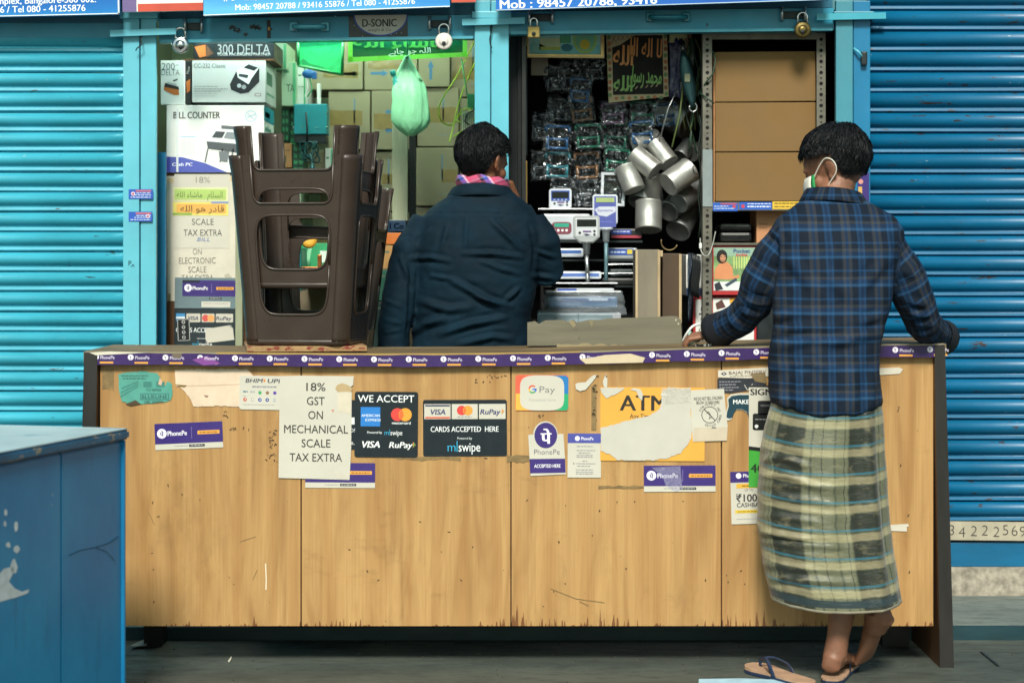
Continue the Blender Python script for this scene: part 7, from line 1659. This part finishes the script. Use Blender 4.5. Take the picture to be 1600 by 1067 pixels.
# rows are joined at the back seam; a turned hem gives the cloth an inside
base = [tuple(p) for p in V]; inner = V[-NU:].copy(); inner[:, :2] = cen+(inner[:, :2]-cen)*.982; in2 = inner.copy(); in2[:, :2] = cen+(in2[:, :2]-cen)*.90; in2[:, 2] += .05
m.v = base+[tuple(p) for p in inner]+[tuple(p) for p in in2]; o = NVr*NU; 
for i in range(NU):
    k = (i+1) % NU
    m.f += [((NVr-1)*NU+i, (NVr-1)*NU+k, o+k, o+i), (o+i, o+k, o+NU+k, o+NU+i)]
m.fm += [0]*(2*NU); m.sm += [True]*(2*NU); UVa = np.array(UV); m.uv = np.concatenate([UVa, UVa[-NU:]*[1, 0], UVa[-NU:]*[1, 0]+[0, .1]]); sar = m.build('sarong', cust)
# one skin: head, neck, arms, hands, legs, feet
m = MB(); hc = W(1305, 255, -.035); Q = frame_of(-58, 18, -4)
head_shapes(m, hc, Q, SKIN_C, 1.02)
m.tube([hc+Vector((.012, -.02, -.05)), W(1306, 296, -.06), W(1303, 322, -.08)], [.052, .054, .064], SKIN_C, 18)
m.loft([ring(a, b+9, c-9, d, e*.72, 30) for a, b, c, d, e in sec[3:]], SKIN_C)
m.tube(aL+[W(1112, 519, .10)], [.05, .048, .044, .040, .034, .029, .026], SKIN_C, 14); m.tube(aR+[W(1472, 529, .17)], [.05, .048, .044, .040, .036, .030, .026], SKIN_C, 14)
hand_shapes(m, W(1116, 520, .10), (-.92, .22, -.20), (.12, -.25, 1), 1, SKIN_C, 42, .86)
hand_shapes(m, W(1473, 529, .18), (.12, .95, -.06), (0, 0, 1), -1, SKIN_C, 18, .95)
hipL, hipR = W(1262, 640, -.17), W(1325, 640, -.17)
kneeL, kneeR = W(1295, 810, -.16), W(1345, 815, -.12)
ankL = W(1305, 1022, -.205); ankR = W(1369, 952, -.20)
m.tube([hipL, hipL.lerp(kneeL, .5), kneeL, W(1316, 890, -.19), W(1318, 940, -.20), W(1310, 990, -.205), ankL], [.085, .074, .056, .054, .044, .033, .035], SKIN_C, 18)
m.tube([hipR, hipR.lerp(kneeR, .5), kneeR, W(1362, 880, -.15), W(1368, 925, -.18), ankR], [.085, .074, .056, .052, .040, .034], SKIN_C, 18)
foot_shapes(m, ankL, (W(1298, 0, -.225).x, -.225, .034), (W(1320, 0, -.06).x, -.06, .036), SKIN_C, (.1, 1, -.02), (0, 0, 1), side=1)
foot_shapes(m, ankR, W(1391, 972, -.215), W(1350, 1030, -.11), SKIN_C, (-.35, .9, -.22), (-.62, .55, .45), side=-1)
V, Fs, N = mesh_eval(m, [('REMESH', dict(mode='VOXEL', voxel_size=.0046)), ('SMOOTH', dict(factor=.5, iterations=5))]); mesh_from(V, Fs, SKIN_C).build('body', cust)
def hairline_c(x, y):
    z = -.050 if y < -.03 else -.050+(y+.03)*1.0
    if y > .05: z = .046+(y-.05)*.6
    if abs(x) > .038 and y > .02: z = max(z, .038)
    if abs(x) > .05 and -.035 < y < .06: z = max(z, .034-.2*max(0, -y))
    return z
hair(cust, hc, Q, (.086, .106, .102), hairline_c, 5, 1.0, 10000, .007, .040)
# face mask with ear loops
MASK = M('white_mask_cloth', '#d8d4c8', .7, var=.05); MG = M('green_mask_edge', '#1f8a4a', .7)
X = Matrix.Translation(hc) @ Q.to_4x4(); m = MB(); L = []
for a in np.linspace(-72, 72, 17):
    row = []
    for h in np.linspace(-.112, -.018, 9):
        q = (h+.018)/.094+1; bul = .020*math.sin(math.pi*q); r_ = .077+bul-.012*(1-q); row.append(X @ Vector((r_*1.02*math.sin(R(a)), .020+(r_*1.12)*math.cos(R(a)), h)))
    L.append(row)
V = [tuple(p) for r_ in L for p in r_]; Fs = [(i*9+j, i*9+j+1, (i+1)*9+j+1, (i+1)*9+j) for i in range(16) for j in range(8)]
m.add(V, [f for f in Fs if 0 < f[0]//9 < 15], MASK, None, True); m.add(V, [f for f in Fs if not 0 < f[0]//9 < 15], MG, None, True)
o = m.build('face_mask', cust); md = o.modifiers.new('thickness', 'SOLIDIFY'); md.thickness = .003
m = MB()
for sd in (-1, 1):
    m.tube(curve([X @ Vector((sd*a, b, c)) for a, b, c in ((.074, .052, -.028), (.082, .022, -.002), (.089, -.006, .014), (.093, -.026, .006), (.092, -.034, -.014), (.087, -.026, -.036), (.082, .004, -.058), (.076, .044, -.090))]), .0019, MASK, 6)
m.build('ear_loop', cust)
# slippers
RUB = M('navy_rubber', '#22324e', .5); SOLE = M('worn_pink_sole', '#a8876e', .7, var=.2, scale=20)
def slipper(label, heel, toe, worn):
    heel, toe = Vector(heel), Vector(toe); f = (toe-heel); L_ = f.length; f = f/L_; sd = Vector((f.y, -f.x, 0)); up = Vector((0, 0, 1)); r = thing('slipper', label, 'slipper', (heel+toe)/2)
    out = []
    for t, w in ((0, .012), (.03, .024), (.10, .033), (.25, .036), (.45, .035), (.62, .040), (.78, .046), (.90, .042), (.97, .028), (1, .010)): out.append((t*L_, w))
    pts = [(a, w) for a, w in out]+[(a, -w) for a, w in reversed(out)]
    for z0, z1, mt, nm in ((.002, .011, RUB, 'sole'), (.0112, .016, SOLE, 'insole')):
        m = MB(); n_ = len(pts); lo = [heel+f*a+sd*b+up*z0 for a, b in pts]; hi = [heel+f*a+sd*b*.985+up*(z1+.006*(a/L_)**3) for a, b in pts]
        m.add([tuple(p) for p in lo+hi], [tuple(range(n_)), tuple(range(2*n_-1, n_-1, -1))]+[(i, i+n_, (i+1) % n_+n_, (i+1) % n_) for i in range(n_)], mt); m.build(nm, r)
    m = MB(); tp = heel+f*L_*.82+up*.016; hgt = .05 if not worn else .062
    for s_ in (-1, 1):
        end = heel+f*L_*.45+sd*s_*.037+up*.012; mid = tp.lerp(end, .5)+up*hgt*.75; pts_ = [tp+up*.004, tp+up*hgt*.45, tp.lerp(end, .25)+up*hgt*.72, mid, tp.lerp(end, .8)+up*hgt*.5+sd*s_*.004, end]
        Ls = []; pts_ = curve(pts_, 4)
        for i, p in enumerate(pts_):
            w_ = .005+.006*min(1, i/12); t_ = (pts_[min(i+1, len(pts_)-1)]-pts_[max(i-1, 0)]).normalized(); b_ = t_.cross(sd*s_).normalized() if abs(t_.dot(sd)) < .98 else up; Ls.append([p+f*w_*math.cos(a)+b_*.0035*math.sin(a) for a in np.linspace(0, 2*math.pi, 9)[:-1]])
        m.loft(Ls, RUB)
    m.build('strap', r)
slipper('empty navy strapped slipper lying beside the customer\'s feet', (.872, -.30, 0), (.722, -.055, 0), False)
slipper('navy strapped slipper under the customer\'s standing foot', (W(1297, 0, -.26).x, -.262, 0), (W(1325, 0, 0).x, .015, 0), True)

# ------------------------------------------------------------------ the blue cabinet at the left front
def blue_worn():
    n = NT('worn_blue_paint'); f = n.noise(n.mapping((1.2, 1.2, .7)), 3, 5, .6); f2 = n.noise(n.mapping((6, 6, 1.0)), 3, 5, .6)
    c = n.mix(n.rng(f, .3, .7), lin('#0c6c9e'), lin('#1a86b2')); c = n.mix(n.rng(f2, .58, .78, 0, .55), c, lin('#0c5078')); k = n.rng(n.noise(n.mapping((2, 2, 1.3)), 9, 5, .65), .705, .725); c = n.mix(k, c, lin('#8fa4ac'))
    n.base(c); n.set(Roughness=.45); n.bump(n.noise(n.mapping(), 40, 4), .15, .003); return n.m
BLU = blue_worn(); r = thing('blue_cabinet', 'worn blue wooden cabinet with a whitish top, close at the left edge of the picture', 'cabinet', (-1.45, -.95, 0))
zt = .785; A = Vector((-1.058, -.64, 0)); Bv = Vector((-1.245, -1.30, 0)); dv_ = (Bv-A).normalized(); nv = Vector((dv_.y, -dv_.x, 0)); nv = nv if nv.x < 0 else -nv
def cab(a, b, z0, z1, d0, d1, mat, name, bev=.004):
    p = [A+dv_*a+nv*d0, A+dv_*b+nv*d0, A+dv_*b+nv*d1, A+dv_*a+nv*d1]; b_ = bmesh.new(); lo = [b_.verts.new((v.x, v.y, z0)) for v in p]; hi = [b_.verts.new((v.x, v.y, z1)) for v in p]
    b_.faces.new(lo[::-1]); b_.faces.new(hi)
    for i in range(4): b_.faces.new((lo[i], lo[(i+1) % 4], hi[(i+1) % 4], hi[i]))
    bmesh.ops.recalc_face_normals(b_, faces=b_.faces[:]); bmesh.ops.bevel(b_, geom=b_.edges[:], offset=bev, segments=2, affect='EDGES'); m = MB(); m.bm(b_, mat); return m.build(name, r)
cab(.004, .345, .02, zt-.034, .006, .03, BLU, 'side_board'); cab(.349, .75, .02, zt-.034, .004, .03, BLU, 'side_board'); cab(.02, .74, .0, zt-.03, .032, .62, BLU, 'carcass')
cab(-.002, .012, .0, zt-.03, -.001, .62, BLU, 'back_corner', .003)
cab(-.012, .76, zt-.030, zt-.0035, -.008, .64, M('chipped_edge_paint', '#17587a', .5, var=.3, scale=14, chips=('#8f8470', .60, 16, (1, 1, 2)), bump=.3), 'top_board', .006)
cab(-.008, .756, zt-.003, zt, -.003, .635, M('worn_white_top', '#a9bcc0', .45, var=.12, scale=5, chips=('#5f8fa4', .64, 4, (1, 2, 1)), grime=.3), 'top_skin', .001)
# peeled white paint on its side
def on_cab(pts, mat, name):
    V = []
    for px, py in pts:
        d = Vector(((px-800)/F, 1, (HY-py)/F)); o = Vector((0, -D, ZC)); t = (A-o+(-nv)*-.0035).dot(nv)/d.dot(nv); V.append(o+d*t)
    m = MB(); m.add([tuple(v) for v in V], [tuple(range(len(V)))], mat); m.build(name, r)
PW = M('peeled_white_paint', '#c2ccce', .6, var=.15, scale=40)
on_cab([(-4, 900), (6, 888), (14, 886), (24, 884), (20, 896), (14, 908), (22, 918), (34, 924), (46, 920), (44, 926), (28, 932), (10, 937), (-4, 941)], PW, 'peeled_patch')
for cx, cy, a, b in ((9, 800, 3, 6), (25, 822, 3.5, 8), (13, 851, 4, 5), (26, 858, 5, 6), (22, 886, 5, 12), (8, 818, 2.5, 5)):
    rr_ = random.Random(cx); on_cab([(cx+a*math.cos(t)*rr_.uniform(.7, 1.2), cy+b*math.sin(t)*rr_.uniform(.7, 1.2)) for t in np.linspace(0, 5.6, 9)], PW, 'peeled_patch')
CRK = M('dark_crack', '#123a50', .7)
def crack(pts, w): on_cab([(x, y-w) for x, y in pts]+[(x, y+w) for x, y in reversed(pts)], CRK, 'crack')
crack([(108, 868), (125, 860), (150, 855), (172, 848), (186, 838)], .7); crack([(150, 855), (168, 862), (180, 876)], .6)
# paper litter and marks on the street
o, p = None, None
def litter(label, pts, mat, name='paper_scrap', z=.004):
    m = MB(); V = [(((px-800)*(ZC-z)*1.0/(py-HY)), (ZC-z)*F/(py-HY)-D, z) for px, py in pts]; n_ = len(V)
    m.add(V+[(x, y, z-.002) for x, y, _ in V], [tuple(range(n_))]+[(i, (i+1) % n_, (i+1) % n_+n_, i+n_) for i in range(n_)], mat); m.build(name, None, label, 'paper', loc=V[0])
litter('pale blue paper sheet on the ground below the empty slipper', [(1092, 1060), (1160, 1059), (1210, 1061), (1258, 1066), (1262, 1090), (1090, 1090)], M('pale_blue_paper', '#9fc0d0', .7, var=.15, scale=20))
litter('crumpled grey paper bit at the counter\'s left foot', [(204, 1008), (228, 997), (231, 1001), (229, 1007), (210, 1009)], WHITE, z=.01)
litter('small white splinter on the ground in front of the counter', [(356, 1032), (362, 1024), (361, 1030), (358, 1034)], OFFW)
litter('thin dark stick on the ground right of the counter', [(1531, 1017), (1536, 1018), (1562, 1039), (1558, 1039)], DARKM, 'stick')

m = MB(); rnd = random.Random(31); GR = M('grit', '#45433c', .9, var=.4, scale=60)
for i in range(150):
    d_ = rnd.uniform(5.6, 6.36); x = rnd.uniform(-1.25, 1.75); s_ = rnd.uniform(.001, .004); a = rnd.random()*3
    m.box((x, d_-D, s_*.4), (s_*2, s_*1.3, s_), GR, Matrix.Rotation(a, 3, 'Z'))
m.build('grit', kind='stuff')
# ------------------------------------------------------------------ lamps of the place: tubes behind the raised shutters
def tube_light(label, x0, x1, y, z, col, power):
    r = thing('tube_light', label, 'lamp', ((x0+x1)/2, y, z)); m = MB(); m.span((x0, y-.03, z+.02), (x1, y+.03, z+.06), WHITEB, .004); m.build('fitting', r)
    n = NT('tube_glow_'+col.lstrip('#')); n.base(lin(col)); n.b.inputs['Emission Color'].default_value = (*lin(col), 1); n.b.inputs['Emission Strength'].default_value = power
    m = MB(); m.tube([(x0+.02, y, z), (x1-.02, y, z)], .015, n.m, 10); m.build('glowing_tube', r)
tube_light('fluorescent tube behind the left raised shutter', -1.28, -.20, 1.12, 2.15, '#ecfff0', 50)
tube_light('fluorescent tube deep in the left bay', -1.15, -.15, 1.5, 2.32, '#d8ffdc', 26)
